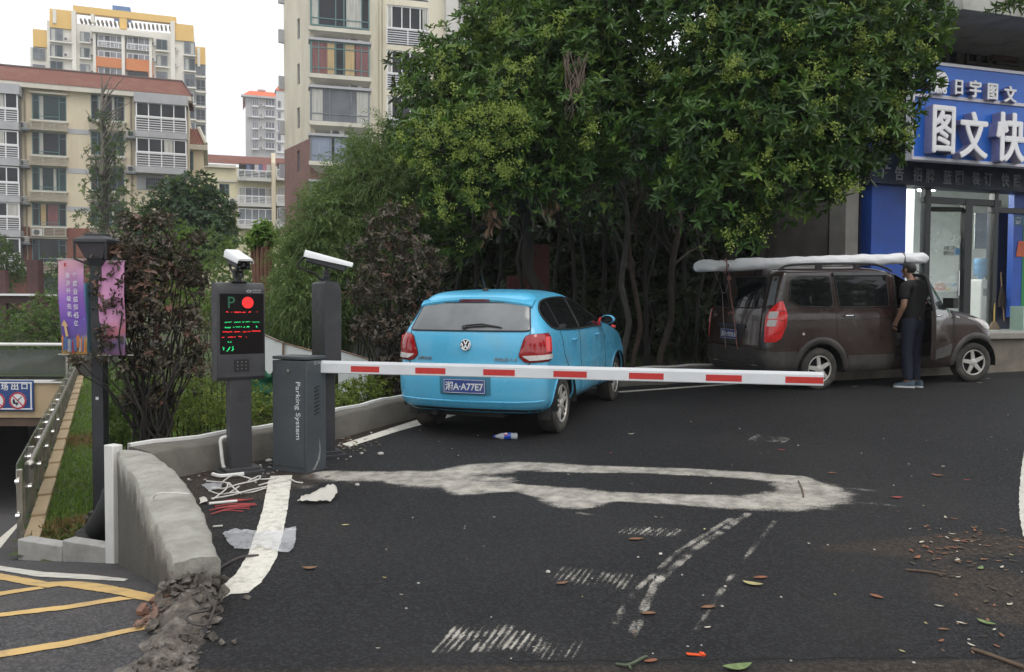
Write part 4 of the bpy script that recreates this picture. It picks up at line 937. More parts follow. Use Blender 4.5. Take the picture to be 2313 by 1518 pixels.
for sg in(-1,1):
 mb=MB();V.patch(mb,[(sg*.70,1.20),(sg*.80,1.20),(sg*.715,1.60),(sg*.635,1.60)][::sg],VS,.004,.06);mb.build('corner_window',mat('corner_glass_grey',(.16,.17,.18),.12,.1,4),van)
 tl=rounded([(sg*.845,1.255),(sg*.90,1.26),(sg*1.035,1.08),(sg*1.04,.92),(sg*.98,.75),(sg*.90,.70),(sg*.745,.69),(sg*.735,1.04),(sg*.765,1.14)],r=.3)
 mb=MB();V.patch(mb,tl[::sg],VS,.012,.04,bulge=.014,thick=.03);t_=mb.build('tail_lamp',lamp_red2,van,smooth=50)
 for za,zb in((1.02,1.115),(.915,1.005)):
  mb=MB();V.patch(mb,rounded([(sg*.765,za),(sg*.875,za),(sg*.885,zb),(sg*.775,zb)],r=.3)[::sg],VS,.0275,.03,thick=.006);mb.build('reverse_lens',lamp_clear,t_)
 mb=MB();V.line(mb,[(sg*.90,1.0),(sg*1.0,1.0),(sg*1.0,.88),(sg*.93,.82),(sg*.86,.80)],VS,.005,.026);V.line(mb,[(sg*.88,1.13),(sg*.98,1.12)],VS,.005,.026);mb.build('lamp_rib',lamp_red,t_)
mb=MB();V.patch(mb,rounded([(-.34,.875),(.34,.875),(.27,.63),(-.27,.63)],r=.15),VS,.002,.06,thick=.004);mb.build('plate_recess',mat('recess_brown',(.022,.017,.016),.5,.1,5),van)
mb=MB();V.patch(mb,[(-.36,.875),(.36,.875),(.34,.925),(-.34,.925)],VS,.022,.06,thick=.022);mb.build('plate_bar',mat('plate_bar_blue',(.015,.022,.045),.3,.1,5),van)
po=VS(.03,.775)+Vector((-.012,0,0));mb=MB();mb.box(po+Vector((-.003,0,0)),(.006,.44,.14));pl=mb.build('number_plate',mat('plate_blue_deep',(.012,.03,.20),.4,.1,20),van,bevel=.002)
mb=MB();put_text(mb,'湘A·929LR',.1,po+Vector((-.0065,0,0)),ex,ey,.002,fit=(.40,.088),offset=.0022)
for(c,d)in((.061,.065),(-.065,-.061)):mb.box(po+Vector((-.0065,0,(c+d)/2)),(.0015,.428,d-c))
for y in(-.2125,.2125):mb.box(po+Vector((-.0065,y,0)),(.0015,.004,.122))
mb.build('plate_lettering',white_ink,pl)
mb=MB();V.line(mb,[(-.73,.64),(-.4,.625),(.4,.625),(.73,.64)],VS,.004,-.0005);V.line(mb,[(-.70,.64),(-.73,1.10),(-.68,1.16)],VS,.004,-.0005);V.line(mb,[(.70,.64),(.73,1.10),(.68,1.16)],VS,.004,-.0005);mb.build('tailgate_gap',seam_m,vb)
rear_text(V,'宏光',.52,1.035,.10,.04,'lettering',MATS['chrome_lettering'],van,VS)
for sd,fn in((-1,VR),(1,VL)):
 qw=rounded([(-.50,1.27),(-.36,1.185),(.19,1.165),(.19,1.60),(-.28,1.605),(-.44,1.55)],r=.3)
 mw=rounded([(.30,1.165),(1.14,1.16),(1.16,1.60),(.27,1.60)],r=.07)
 for w_ in(qw,mw):
  mb=MB();V.patch(mb,w_,fn,.008,.07);wo2=mb.build('side_window',car_glass,van)
  mb=MB();V.line(mb,w_,fn,.008,.006,True);mb.build('window_seal',trim_black,wo2)
 mb=MB();V.patch(mb,[(.25,1.605),(1.18,1.605),(1.18,1.645),(.25,1.645)],fn,.030,.08,thick=.03);mb.build('rain_visor',mat('visor_smoke',(.05,.05,.05),.2,.1,10),van)
 mb=MB()
 V.line(mb,[(.235,1.65),(.235,1.05),(.26,.75),(.36,.55),(.46,.48)],fn,.004,-.0005);V.line(mb,[(1.225,1.64),(1.225,.30)],fn,.004,-.0005);V.line(mb,[(2.30,1.08),(2.30,.60),(2.25,.42)],fn,.004,-.0005)
 V.line(mb,[(-.72,.985),(0,.99),(1.22,.99)],fn,.004,-.0015);V.line(mb,[(-.5,1.655),(.4,1.668),(1.4,1.655)],fn,.006,.0);mb.build('door_gap',seam_m,vb)
 o=fn(.44,1.035);mb=MB();mb.tube(catmull([o+Vector((-.09,0,0)),o+Vector((-.06,sd*.03,.006)),o+Vector((.06,sd*.03,.006)),o+Vector((.09,0,0))],4),.013,8,flat=.8);mb.build('door_handle',chrome,van)
 mb=MB();rp=[(-.55,.60,1.695),(-.42,.60,1.755),(-.1,.60,1.775),(.5,.60,1.785),(1.0,.60,1.775),(1.2,.60,1.74),(1.36,.60,1.675)];mb.tube(catmull([(a,sd*b_,c)for a,b_,c in rp],5),.017,8)
 for x in(.1,.75):mb.box((x,sd*.60,1.745),(.10,.03,.07))
 mb.build('roof_rail',trim_black,van)
mb=MB();V.line(mb,[(a,b_)for a,b_ in door_poly],VR,.016,-.004,True);mb.build('door_seal',trim_black,vb)
mb=MB();V.line(mb,far_win,VL,.016,-.004,True);mb.build('window_rim',trim_black,vb)
mb=MB();V.patch(mb,far_win,VL,.002,.1,thick=.002);mb.build('passenger_window',glass_mat('clear_glass',(.6,.7,.75),.12),van)
def VF(u,z):a,d=V.half(z);return Vector((np.interp(d[-1]-abs(u),d,a[:,0]),np.interp(d[-1]-abs(u),d,a[:,1])*(1 if u>=0 else-1),z))
mb=MB();V.patch(mb,rounded([(-.68,1.15),(.68,1.15),(.58,1.64),(-.58,1.64)],r=.15),VF,.003,.08);mb.build('windscreen',car_glass,van)
for sg in(-1,1):
 mb=MB();V.patch(mb,rounded([(sg*.50,.78),(sg*.98,.80),(sg*1.10,.98),(sg*.62,.92)],r=.3)[::sg],VF,.008,.05,bulge=.012,thick=.03);mb.build('headlight',lamp_clear,van)
 mb=MB();V.line(mb,[(sg*.45,.93),(sg*.80,1.0),(sg*1.05,1.06),(sg*1.2,1.12)],VF,.004,-.0005);mb.build('bonnet_gap',seam_m,vb)
 o=V.at_x(2.12,1.14,sg);mb=MB();mb.tube([o,o+Vector((.01,sg*.08,.01))],.022,8);mb.box(o+Vector((.03,sg*.17,.06)),(.10,.20,.15));mr=mb.build('mirror',trim_black,van,bevel=.035,seg=3)
o=V.at_x(2.36,.985,-1);mb=MB();mb.box(o+Vector((0,-.006,0)),(.07,.014,.028),rot=(0,R(15),0));mb.build('side_indicator',lamp_clear,van,bevel=.006)
o=V.at_x(-.30,.80,-1);mb=MB();mb.lathe([(.02,0),(.018,.006),(0,.008)],o,(0,-1,0),14);mb.build('sensor_cap',lamp_clear,van)
hx,hy=2.28,-.835;TH=R(33)
def swing(p):
 v=Vector(p)-Vector((hx,hy,0));c,s_=math.cos(TH),math.sin(TH);return Vector((hx+v.x*c-v.y*s_,hy+v.x*s_+v.y*c,v.z))
def DO(u,z):return V.at_x(u,z,-1)
def door_shell(outline,off,thick,m,name,parent,hole=None):
 mb=MB();V.patch(mb,outline,DO,off,.07,thick=thick)
 V.patch(mb,outline,DO,off-thick,.07,thick=.001)
 mb.v=[swing(p)for p in mb.v];return mb.build(name,m,parent,smooth=40)
low_door=[(1.27,.43),(1.27,1.12),(2.0,1.12),(2.25,1.10),(2.26,.64),(2.17,.43)]
fd=door_shell(low_door,.004,.06,van_paint,'front_door',van)
mb=MB();V.line(mb,[(1.28,1.12),(1.31,1.61),(1.52,1.625),(1.77,1.49),(2.10,1.24),(2.24,1.11)],DO,.025,-.015);mb.v=[swing(p)for p in mb.v];mb.build('door_window_frame',trim_black,fd)
mb=MB();V.patch(mb,[(1.30,1.12),(1.33,1.60),(1.51,1.61),(1.75,1.48),(2.08,1.23),(2.2,1.12)],DO,-.01,.08,thick=.003);mb.v=[swing(p)for p in mb.v];mb.build('door_window',glass_mat('tinted_glass',(.03,.04,.04),.72),fd)
mb=MB();o=DO(1.42,1.035);mb.tube(catmull([o+Vector((-.09,0,0)),o+Vector((-.06,-.03,.006)),o+Vector((.06,-.03,.006)),o+Vector((.09,0,0))],4),.013,8,flat=.8);mb.v=[swing(p)for p in mb.v];mb.build('door_handle',chrome,fd)
mb=MB();V.patch(mb,[(1.28,.44),(2.15,.44),(2.22,.60),(1.28,.56)],DO,.012,.08,thick=.02);mb.v=[swing(p)for p in mb.v];mb.build('door_cladding',clad,fd)
def vw(p):return VM@Vector(p)
wrap=mat('white_wrap',(.88,.885,.90),.45,.05,6,bump=.012,bscale=9,dirt=(.68,.67,.65),dirt_scale=5,dirt_amt=.3)
b0,b1=P(1571,603,11.45),P(2092,583,12.9);n=70;pts=[];rs=[]
for i in range(n):
 t=i/(n-1);p=b0.lerp(b1,t);p.z+=.004*math.sin(t*31);pts.append(p)
 r=.096-.008*t+.006*math.sin(t*37)+.004*math.sin(t*83)
 if t<.055:r=.088+.012*math.sin(t/.055*math.pi)-.03*(1-t/.055)**3
 if .06<t<.13:r=.072+.006*math.sin(t*200)
 if t>.955:r=.085+.01*math.sin((t-.955)/.045*math.pi)-.03*((t-.955)/.045)**3
 rs.append(r)
mb=MB();mb.tube(pts,rs,22)
for i,v in enumerate(mb.v):
 k,j=divmod(i,22)
 if k<n:
  d=Vector(v)-pts[k];w=1+.03*math.sin(j*1.9+k*.21)+.05*math.sin(j*5+k*.9)*(1.8 if k<9 or k>65 else .5);q_=pts[k]+d*w;mb.v[i]=(q_.x,q_.y,max(q_.z,pts[k].z-.078))
bd=mb.build('wrapped_bundle',wrap,smooth=70)
tag(bd,'long bundle wrapped in white plastic tied along the van roof','bundle')
mb=MB();k=61;c=pts[k];mb.tube([c+Vector((.02*math.sin(a)*0,math.cos(a)*.098,math.sin(a)*.098))for a in np.linspace(0,2*math.pi,20)],.008,6);mb.tube([c+Vector((0,-.09,-.03)),c+Vector((.22,-.06,-.20)),c+Vector((.36,-.02,-.24))],.006,6);mb.build('binding_strap',rubber,bd)
rope_m=mat('rope_pinkish',(.33,.15,.13),.85,.35,60);rope_g=mat('rope_grey',(.30,.24,.22),.85,.3,60)
i0=8;c=pts[i0]
ropeA=[c+Vector((.02,-.1,.02)),VM@Vector((-1.02,-.10,1.42)),VM@Vector((-1.00,-.16,1.10)),VM@Vector((-.99,-.20,.85)),VM@Vector((-.985,-.24,.62)),VM@Vector((-.97,-.25,.56))]
ropeB=[pts[5]+Vector((.0,-.02,-.08)),VM@Vector((-1.0,.16,1.40)),VM@Vector((-.99,.13,1.05)),VM@Vector((-.985,.10,.80)),VM@Vector((-.975,.08,.56))]
rp=thing('tie_rope','pinkish rope tying the white bundle down over the van tail','rope',c)
mb=MB(off=c);mb.tube(catmull(ropeA,6),.008,6);mb.tube([c+Vector((0,math.cos(a)*.1,math.sin(a)*.1))for a in np.linspace(0,2*math.pi,20)],.010,6)
kn=ropeA[0].lerp(ropeA[1],.55)
for s_ in range(4):mb.tube(catmull([kn+Vector((random.uniform(-.03,.03),-.01,random.uniform(-.03,.03)))for _ in range(4)],4),.009,6)
mb.tube(catmull([VM@Vector((-1.0,-.02,1.09)),VM@Vector((-1.01,-.06,1.06)),VM@Vector((-1.0,-.10,1.10)),VM@Vector((-1.01,-.16,1.07)),VM@Vector((-1.0,-.2,1.11))],4),.006,6);mb.build('front_strand',rope_m,rp)
mb=MB(off=c);mb.tube(catmull(ropeB,6),.006,6);mb.tube(catmull([kn,kn.lerp(ropeB[1],.5)+Vector((0,-.02,-.1)),ropeB[1]+Vector((.0,0,-.02))],5),.005,6);mb.build('rear_strand',rope_g,rp)
# ====== PERSON
skin_m=mat('skin',(.36,.20,.135),.5,.08,20,bump=.0006,bscale=90)
hair_m=mat('hair_black',(.012,.011,.010),.5,.3,60,bump=.004,bscale=120)
tee_m=mat('tshirt_black',(.009,.009,.010),.85,.2,14,bump=.006,bscale=14)
jean_m=mat('trousers_navy',(.013,.016,.034),.85,.2,12,bump=.006,bscale=16)
shoe_m=mat('shoe_slate',(.055,.085,.11),.7,.15,20);sole_m=mat('sole_white',(.62,.62,.61),.6,.08,20)
def skin_grow(V_,E_,Rr,sub=2,root=0):
 me=bpy.data.meshes.new('figure');me.from_pydata([tuple(v)for v in V_],E_,[]);o=bpy.data.objects.new('figure',me);COL.objects.link(o)
 md=o.modifiers.new('skin','SKIN');md.use_smooth_shade=True
 for i,r in enumerate(Rr):
  sv=me.skin_vertices[0].data[i];sv.radius=r if hasattr(r,'__len__')else(r,r);sv.use_root=(i==root)
 s_=o.modifiers.new('sub','SUBSURF');s_.levels=sub;s_.render_levels=sub
 bpy.context.view_layer.update();ev=o.evaluated_get(bpy.context.evaluated_depsgraph_get());m2=bpy.data.meshes.new_from_object(ev)
 out=([v.co.copy()for v in m2.vertices],[tuple(p.vertices)for p in m2.polygons]);bpy.data.objects.remove(o);bpy.data.meshes.remove(me);bpy.data.meshes.remove(m2);return out
def ellipsoid(mb,c,r,rot=None,n=14,k=9,m=0):
 vs=[];c=Vector(c)
 for i in range(k):
  ph=math.pi*i/(k-1)
  for j in range(n):
   th=2*math.pi*j/n;v=Vector((r[0]*math.sin(ph)*math.cos(th),r[1]*math.sin(ph)*math.sin(th),r[2]*math.cos(ph)))
   vs.append(c+(rot@v if rot is not None else v))
 mb.add(vs,[(i*n+j,(i+1)*n+j,(i+1)*n+(j+1)%n,i*n+(j+1)%n)for i in range(k-1)for j in range(n)],m)
fpos=Vector((5.74,11.72,0));fpos.z=road_z(fpos.x,fpos.y)
man=thing('person','person in black t-shirt and navy trousers standing at the open van door','person',fpos,R(26));man.scale=(1.03,1.03,1.045)
sh=1.0
B_={'pel':(0,0,.93),'wst':(0,.005,1.08),'chs':(0,-.01,1.28),'clv':(0,.0,1.41),'nk0':(0,.035,1.475),'nk1':(0,.062,1.525),'hd0':(0,.095,1.565),'hd1':(0,.092,1.62),'hd2':(0,.085,1.672),'lh':(-.085,0,.88),'lk':(-.092,.03,.49),'la':(-.09,-.015,.10),'lf':(-.10,.06,.055),'rh':(.085,0,.88),'rk':(.085,.035,.49),'ra':(.08,-.005,.10),'rf':(.09,.07,.055),'ls':(-.185,-.01,1.395),'le':(-.235,-.03,1.12),'lw':(-.205,.11,.905),'lp':(-.195,.145,.845),'rs':(.185,-.01,1.395),'re':(.215,.09,1.13),'rw':(.12,.33,1.06),'rp':(.10,.40,1.05)}
K=list(B_);ix={k:i for i,k in enumerate(K)}
RD=dict(pel=(.150,.105),wst=(.135,.10),chs=(.150,.105),clv=(.115,.075),nk0=.058,nk1=.052,hd0=(.060,.075),hd1=(.072,.092),hd2=(.058,.075),lh=.085,lk=.055,la=.038,lf=.034,rh=.085,rk=.055,ra=.038,rf=.034,ls=.058,le=.041,lw=.028,lp=(.038,.020),rs=.058,re=.041,rw=.028,rp=(.038,.020))
ED=[('pel','wst'),('wst','chs'),('chs','clv'),('clv','nk0'),('nk0','nk1'),('nk1','hd0'),('hd0','hd1'),('hd1','hd2'),('pel','lh'),('lh','lk'),('lk','la'),('la','lf'),('pel','rh'),('rh','rk'),('rk','ra'),('ra','rf'),('clv','ls'),('ls','le'),('le','lw'),('lw','lp'),('clv','rs'),('rs','re'),('re','rw'),('rw','rp')]
mb=MB();mb.add(*skin_grow([B_[k]for k in K],[(ix[a],ix[b])for a,b in ED],[RD[k]for k in K]))
def fingers(palm,fwd,side,nrm_,curl):
 p=Vector(palm);f=Vector(fwd).normalized();s_=Vector(side).normalized();n_=Vector(nrm_).normalized()
 for i,ln in enumerate((.068,.078,.072,.055)):
  o=p+s_*(.030-.020*i)+f*.018;pts=[o]
  for j,q in enumerate((.42,.33,.25)):
   a=curl*(j+.7)*(1+.12*i);pts.append(pts[-1]+(f*math.cos(a)+n_*math.sin(a))*ln*q)
  mb.add(*skin_grow(pts,[(0,1),(1,2),(2,3)],[.0095,.0088,.008,.0065],1))
 o=p+s_*.030-f*.02;mb.add(*skin_grow([o,o+s_*.022+f*.025+n_*.01,o+s_*.026+f*.052+n_*.022],[(0,1),(1,2)],[.012,.0105,.008],1))
fingers(B_['lp'],(.1,.35,-.93),(.25,.9,.3),(.95,-.1,0),.55);fingers(B_['rp'],(-.25,.96,-.1),(-.95,-.25,.1),(0,0,-1),.35)
hc=Vector((0,.092,1.605))
for sx in(-1,1):
 ellipsoid(mb,hc+Vector((sx*.076,-.012,.0)),(.010,.022,.034));ellipsoid(mb,hc+Vector((sx*.030,.082,.018)),(.014,.008,.009))
ellipsoid(mb,hc+Vector((0,.100,-.006)),(.014,.022,.024));ellipsoid(mb,hc+Vector((0,.088,-.045)),(.024,.010,.007));ellipsoid(mb,hc+Vector((0,.07,-.075)),(.032,.03,.022))
mb.build('body',skin_m,man,smooth=80)
mb=MB();ellipsoid(mb,hc+Vector((0,-.010,.030)),(.081,.100,.088),n=24,k=16)
vv=[]
for v in mb.v:
 v=Vector(v);d=v-hc
 if d.y>.045 and d.z<.045:v.y=hc.y+.02
 if d.z<-.035:v.z=hc.z-.035;v.y=min(v.y,hc.y-.02)
 nz=.004*math.sin(v.x*190)*math.sin(v.z*170);vv.append(v+d.normalized()*nz)
mb.v=vv;mb.build('hair',hair_m,man,smooth=80)
tk=['hem','wst','chs','clv','nk','ls','lsl','rs','rsl'];TP=dict(hem=(0,0,.83),wst=(0,.0,1.08),chs=(0,-.012,1.28),clv=(0,.0,1.405),nk=(0,.018,1.452),ls=(-.195,-.01,1.385),lsl=(-.228,-.022,1.19),rs=(.195,-.01,1.385),rsl=(.216,.045,1.20))
TR=dict(hem=(.180,.132),wst=(.172,.13),chs=(.178,.132),clv=(.13,.09),nk=.07,ls=.078,lsl=.072,rs=.078,rsl=.072);ti={k:i for i,k in enumerate(tk)}
mb=MB();mb.add(*skin_grow([TP[k]for k in tk],[(ti[a],ti[b])for a,b in(('hem','wst'),('wst','chs'),('chs','clv'),('clv','nk'),('clv','ls'),('ls','lsl'),('clv','rs'),('rs','rsl'))],[TR[k]for k in tk]))
vv=[]
for v in mb.v:
 w=1+.03*math.sin(v[2]*38+v[0]*25)*max(0,min(1,(1.3-v[2])*4));vv.append((v[0]*w,v[1]*w,v[2]))
mb.v=vv;te=mb.build('tshirt',tee_m,man,smooth=80)
mb=MB();put_text(mb,'✦',.05,(.06,-.152,1.16),(1,0,0),(0,0,1),.002);mb.box((-.06,-.150,.955),(.012,.004,.03));mb.build('back_print',mat('print_pink',(.30,.16,.17),.7,.2,40),te)
tk=['wst','pel','lh','lk','lc','rh','rk','rc'];TP=dict(wst=(0,0,1.02),pel=(0,0,.92),lh=(-.088,0,.85),lk=(-.092,.02,.49),lc=(-.09,-.01,.085),rh=(.088,0,.85),rk=(.085,.025,.49),rc=(.08,0,.085));TR=dict(wst=(.145,.11),pel=(.160,.118),lh=.105,lk=.080,lc=.066,rh=.105,rk=.080,rc=.066);ti={k:i for i,k in enumerate(tk)}
mb=MB();mb.add(*skin_grow([TP[k]for k in tk],[(0,1),(1,2),(2,3),(3,4),(1,5),(5,6),(6,7)],[TR[k]for k in tk]))
mb.v=[(v[0]*(1+.02*math.sin(v[2]*60)),v[1]+.006*math.sin(v[2]*45+v[0]*9),v[2])for v in mb.v];mb.build('trousers',jean_m,man,smooth=80)
for sx,ay,rz_ in((-1,.0,R(38)),(1,.01,R(8))):
 mb=MB();vs=[];fo=Matrix.Rotation(rz_,3,'Z');o=Vector((sx*.088,ay-.01,0))
 st=[(-.085,.030,.085),(-.05,.042,.095),(.0,.044,.085),(.06,.046,.062),(.12,.047,.050),(.165,.038,.040),(.185,.018,.026)]
 for(y,w,h)in st:
  for(a,b_)in((-1,.0),(-1.0,.35),(-.75,.8),(0,1.0),(.75,.8),(1.0,.35),(1,0)):vs.append(o+fo@Vector((a*w,y,.018+b_*h)))
 k=len(st);mb.add(vs,[(i*7+j,i*7+j+1,(i+1)*7+j+1,(i+1)*7+j)for i in range(k-1)for j in range(6)]+[tuple(range(7)),tuple((k-1)*7+j for j in range(6,-1,-1))]);s_=mb.build('shoe',shoe_m,man,smooth=60)
 mb=MB();ol=[(w+.005,y)for y,w,h in st]+[(-w-.005,y)for y,w,h in st[::-1]];mb.prism(ol,o+Vector((0,0,.0)),fo@Vector((1,0,0)),fo@Vector((0,1,0)),.026);mb.build('sole',sole_m,s_,bevel=.004)
 # ====== FACADE FRAMES
class Fac:
 """upright plane through a point, turned by yaw; pixels of the photo land on it as (u, z)"""
 def __init__(s,O,yaw):s.O=Vector(O);s.ex=Vector((math.cos(yaw),math.sin(yaw),0));s.n=Vector((math.sin(yaw),-math.cos(yaw),0));s.yaw=yaw
 def uv(s,px,py,d=0.):
  r=ray(px,py);o=s.O+s.n*d;t=(o-Vector((0,0,EYE))).dot(s.n)/r.dot(s.n);q=Vector((0,0,EYE))+r*t-o;return q.dot(s.ex),q.z+s.O.z
 def pt(s,u,z,d=0.):p=s.O+s.ex*u+s.n*d;p.z=z;return p
 def rect(s,px0,py0,px1,py1,d=0.):
  ym,xm=(py0+py1)/2,(px0+px1)/2;return s.uv(px0,ym,d)[0],s.uv(xm,py1,d)[1],s.uv(px1,ym,d)[0],s.uv(xm,py0,d)[1]
 def box(s,mb,u0,z0,u1,z1,d0,d1,m=0):
  c=s.pt((u0+u1)/2,(z0+z1)/2,(d0+d1)/2);mb.box(c,(abs(u1-u0),abs(d1-d0),abs(z1-z0)),rot=s.yaw,m=m);return mb
 def pbox(s,mb,px0,py0,px1,py1,d0,d1,m=0):return s.box(mb,*s.rect(px0,py0,px1,py1,d1),d0,d1,m)
 # ====== PRINT SHOP
SF=Fac(P(2045,745,14.25),R(17));fl=SF.uv(2250,744)[1]
blue_wall=mat('shop_blue',(.018,.085,.42),.45,.10,3,dirt=(.03,.05,.14),dirt_scale=2,dirt_amt=.35)
navy=mat('shop_navy',(.010,.017,.050),.5,.15,3)
sign_blue=mat('sign_blue',(.022,.14,.58),.35,.06,2)
alu_trim=mat('sign_trim',(.62,.60,.66),.35,.05,6);letter_white=mat('letter_white',(.88,.87,.89),.45,.03,8)
letter_side=mat('letter_side',(.42,.38,.50),.35,.12,10,metal=.4)
frame_blk=mat('door_frame_black',(.014,.014,.015),.35,.1,8)
room_white=mat('room_white',(.76,.80,.77),.7,.04,2);room_floor=mat('room_floor',(.35,.36,.34),.4,.1,3)
stone_step=mat('step_stone',(.20,.175,.14),.85,.25,3,bump=.006,bscale=12,dirt=(.09,.08,.07),dirt_scale=2.5,dirt_amt=.6)
old_wall=mat('old_wall',(.13,.115,.10),.85,.2,2,dirt=(.07,.06,.055),dirt_scale=1.5,dirt_amt=.6)
shop=thing('print_shop','print shop with blue pillars, bright doorway and concrete canopy','shop',SF.pt(2,road_z(8,15),0));so=shop.location
uL=SF.uv(1912,600)[0];uR=9.0;mb=MB(off=so)
SF.pbox(mb,1911,100,1940,830,-.4,.02);mb.build('grey_pillar',mat('pillar_grey',(.24,.225,.205),.85,.15,4),shop,bevel=.01)
mb=MB(off=so);SF.pbox(mb,1968,300,2046,780,-.35,.15);mb.build('blue_pillar',blue_wall,shop,bevel=.01)
mb=MB(off=so);SF.pbox(mb,1940,300,1969,800,-.35,-.1);mb.build('recess_panel',navy,shop)
zt_=SF.uv(2200,432)[1];zband0,zband1=SF.rect(2100,372,2200,424,.25)[1::2]
mb=MB(off=so);SF.box(mb,SF.uv(1972,400,.25)[0],zband0,uR,zband1+.25,-.1,.25);lb=mb.build('lettering_band',navy,shop,bevel=.006)
mb=MB(off=so)
for ch,x,y in zip('广告招牌蓝图装订快照',(2001,2031,2072,2100,2139,2166,2204,2231,2270,2296),(389,392,394,397,400,401,403,405,407,410)):
 u,z=SF.uv(x,y,.255);put_text(mb,ch,.25,SF.pt(u,z,.255),SF.ex,UP,.012,fit=(.175,.235),offset=.004)
mb.build('lettering',mat('letter_grey',(.34,.34,.38),.5,.1,10),lb,smooth=0)
zs1=SF.uv(2240,30,1.6)[1]
mb=MB(off=so);SF.box(mb,uL,zband1+.2,uR,zs1,-.5,-.12);SF.box(mb,uL-.0,fl-.3,uL+.12,zs1,-2.6,-.5);mb.build('upper_wall',old_wall,shop)
mb=MB(off=so);SF.box(mb,uL+.7,zs1,uR,zs1+.42,-.5,1.6);mb.build('canopy',mat('canopy_white',(.46,.45,.42),.85,.1,2,dirt=(.18,.16,.13),dirt_scale=2.5,dirt_amt=.6),shop,bevel=.01)
mb=MB(off=so);SF.box(mb,uL+.7,zs1+.1,uR,zs1+4.2,-4.5,-.5);mb.build('upper_storey',old_wall,shop)
for x0,x1 in((2110,2165),(2180,2235),(2245,2300)):
 mb=MB(off=so);u0,z0,u1,z1=SF.rect(x0,92,x1,148,-.1);
 for a,b_,c_,d_ in((u0,z0,u1,z0+.05),(u0,z1-.05,u1,z1),(u0,z0,u0+.05,z1),(u1-.05,z0,u1,z1),((u0+u1)/2-.025,z0,(u0+u1)/2+.025,z1)):SF.box(mb,a,b_,c_,d_,-.12,-.06)
 w_=mb.build('vent_window',mat('old_frame',(.10,.09,.08),.7,.2,6),shop);mb=MB(off=so);SF.box(mb,u0,z0,u1,z1,-.13,-.10);mb.build('pane',car_glass,w_)
mb=MB(off=so);SF.pbox(mb,2245,100,2300,136,-.12,.02);mb.build('rusty_box',mat('rust_panel',(.10,.035,.025),.8,.3,6),shop)
d_in=-4.2;u0,u1=SF.uv(2048,600)[0],uR
mb=MB(off=so);SF.box(mb,u0-.3,fl-.2,u1,fl,d_in,.9);mb.build('room_floor',room_floor,shop)
mb=MB(off=so);SF.box(mb,u0-.3,fl,u1,zt_+.6,d_in-.1,d_in);SF.box(mb,u0-.35,fl,u0-.25,zt_+.6,d_in,-.3);SF.box(mb,u0-.3,zt_+.45,u1,zt_+.6,d_in,-.2);mb.build('room_wall',room_white,shop)
mb=MB(off=so);SF.box(mb,u0+1.25,fl,u0+1.32,zt_+.6,d_in,-1.2);mb.build('partition',room_white,shop)
lamp_m=mat('tube_light',(1,1,.96),.4,.01,4,emit=42.)
for uu,dd in((u0+.25,-1.5),(u0+1.9,-1.7)):
 mb=MB(off=so);SF.box(mb,uu-.35,zt_+.28,uu+.35,zt_+.36,dd-.2,dd+.2);mb.build('ceiling_light',lamp_m,shop)
mb=MB(off=so);SF.box(mb,u0-.1,fl,u0+.75,fl+1.32,-2.9,-2.6);mb.build('dado_panel',mat('dado_grey',(.24,.25,.24),.6,.08,4),shop)
mb=MB(off=so)
for x0,x1,y0,y1 in((2088,2100,424,790),(2178,2194,452,790),(2243,2252,424,790)):SF.pbox(mb,x0,y0,x1,y1,-.06,.06)
u0_,z0_,u1_,z1_=SF.rect(2088,448,2262,462,.05);SF.box(mb,u0_,z0_,u1_,z1_,-.05,.052);u0_,z0_,u1_,z1_=SF.rect(2044,420,2330,428,.05);SF.box(mb,u0_,z0_,u1_,z1_,-.05,.055)
u0_,z0_,u1_,z1_=SF.rect(2240,470,2330,482,.05);SF.box(mb,u0_,z0_,u1_,z1_,-.05,.058);mb.build('door_frame',frame_blk,shop,bevel=.004)
clear=glass_mat('shop_glass',(.7,.8,.78),.10)
mb=MB(off=so);SF.pbox(mb,2047,428,2088,780,-.01,.0);mb.build('shop_window',clear,shop)
for q in((2101,430,2243,448),(2195,464,2243,790)):mb=MB(off=so);SF.pbox(mb,*q,-.01,0);mb.build('shop_window',clear,shop)
hu=SF.uv(2178,600)[0];lw=hu-SF.uv(2102,600)[0];da=R(17)+R(-14);dex=Vector((-math.cos(da),-math.sin(da),0));hp=SF.pt(hu,fl,-.02);zl0,zl1=fl+.02,SF.uv(2140,466)[1]
def leaf_pt(a,z,out=0.):p=hp+dex*a+Vector((math.sin(da),-math.cos(da),0))*out;p.z=z;return p
mb=MB(off=so)
for a0,a1,b0_,b1_ in((0,.06,zl0,zl1),(lw-.06,lw,zl0,zl1),(.06,lw-.06,zl0,zl0+.10),(.06,lw-.06,zl1-.08,zl1)):mb.box((leaf_pt((a0+a1)/2,(b0_+b1_)/2)),(a1-a0,.04,b1_-b0_),rot=da)
dl_=mb.build('door_leaf',frame_blk,shop,bevel=.003)
mb=MB(off=so);mb.box(leaf_pt(lw/2,(zl0+zl1)/2),(lw-.1,.008,zl1-zl0-.1),rot=da);mb.build('door_glass',glass_mat('door_glass_pale',(.72,.80,.76),.30),dl_)
mb=MB(off=so);q=leaf_pt(lw*.37,SF.uv(2140,565)[1],.008);put_text(mb,'未戴口罩\n谢绝进店',.1,q,-dex,UP,.002,fit=(.20,.17));mb.build('notice_lettering',mat('ink_dark',(.03,.03,.03),.6,.1,10),dl_)
mb=MB(off=so);q=leaf_pt(lw*.16,SF.uv(2140,567)[1],.008);mb.box(q,(.09,.004,.12),rot=da);mb.build('sticker',mat('sticker_blue',(.13,.28,.45),.5,.1,10),dl_)
mb=MB(off=so);q=leaf_pt(.09,SF.uv(2180,640)[1],.03);mb.cyl(q-UP*.22,q+UP*.22,.014);mb.build('pull_handle',chrome,dl_)
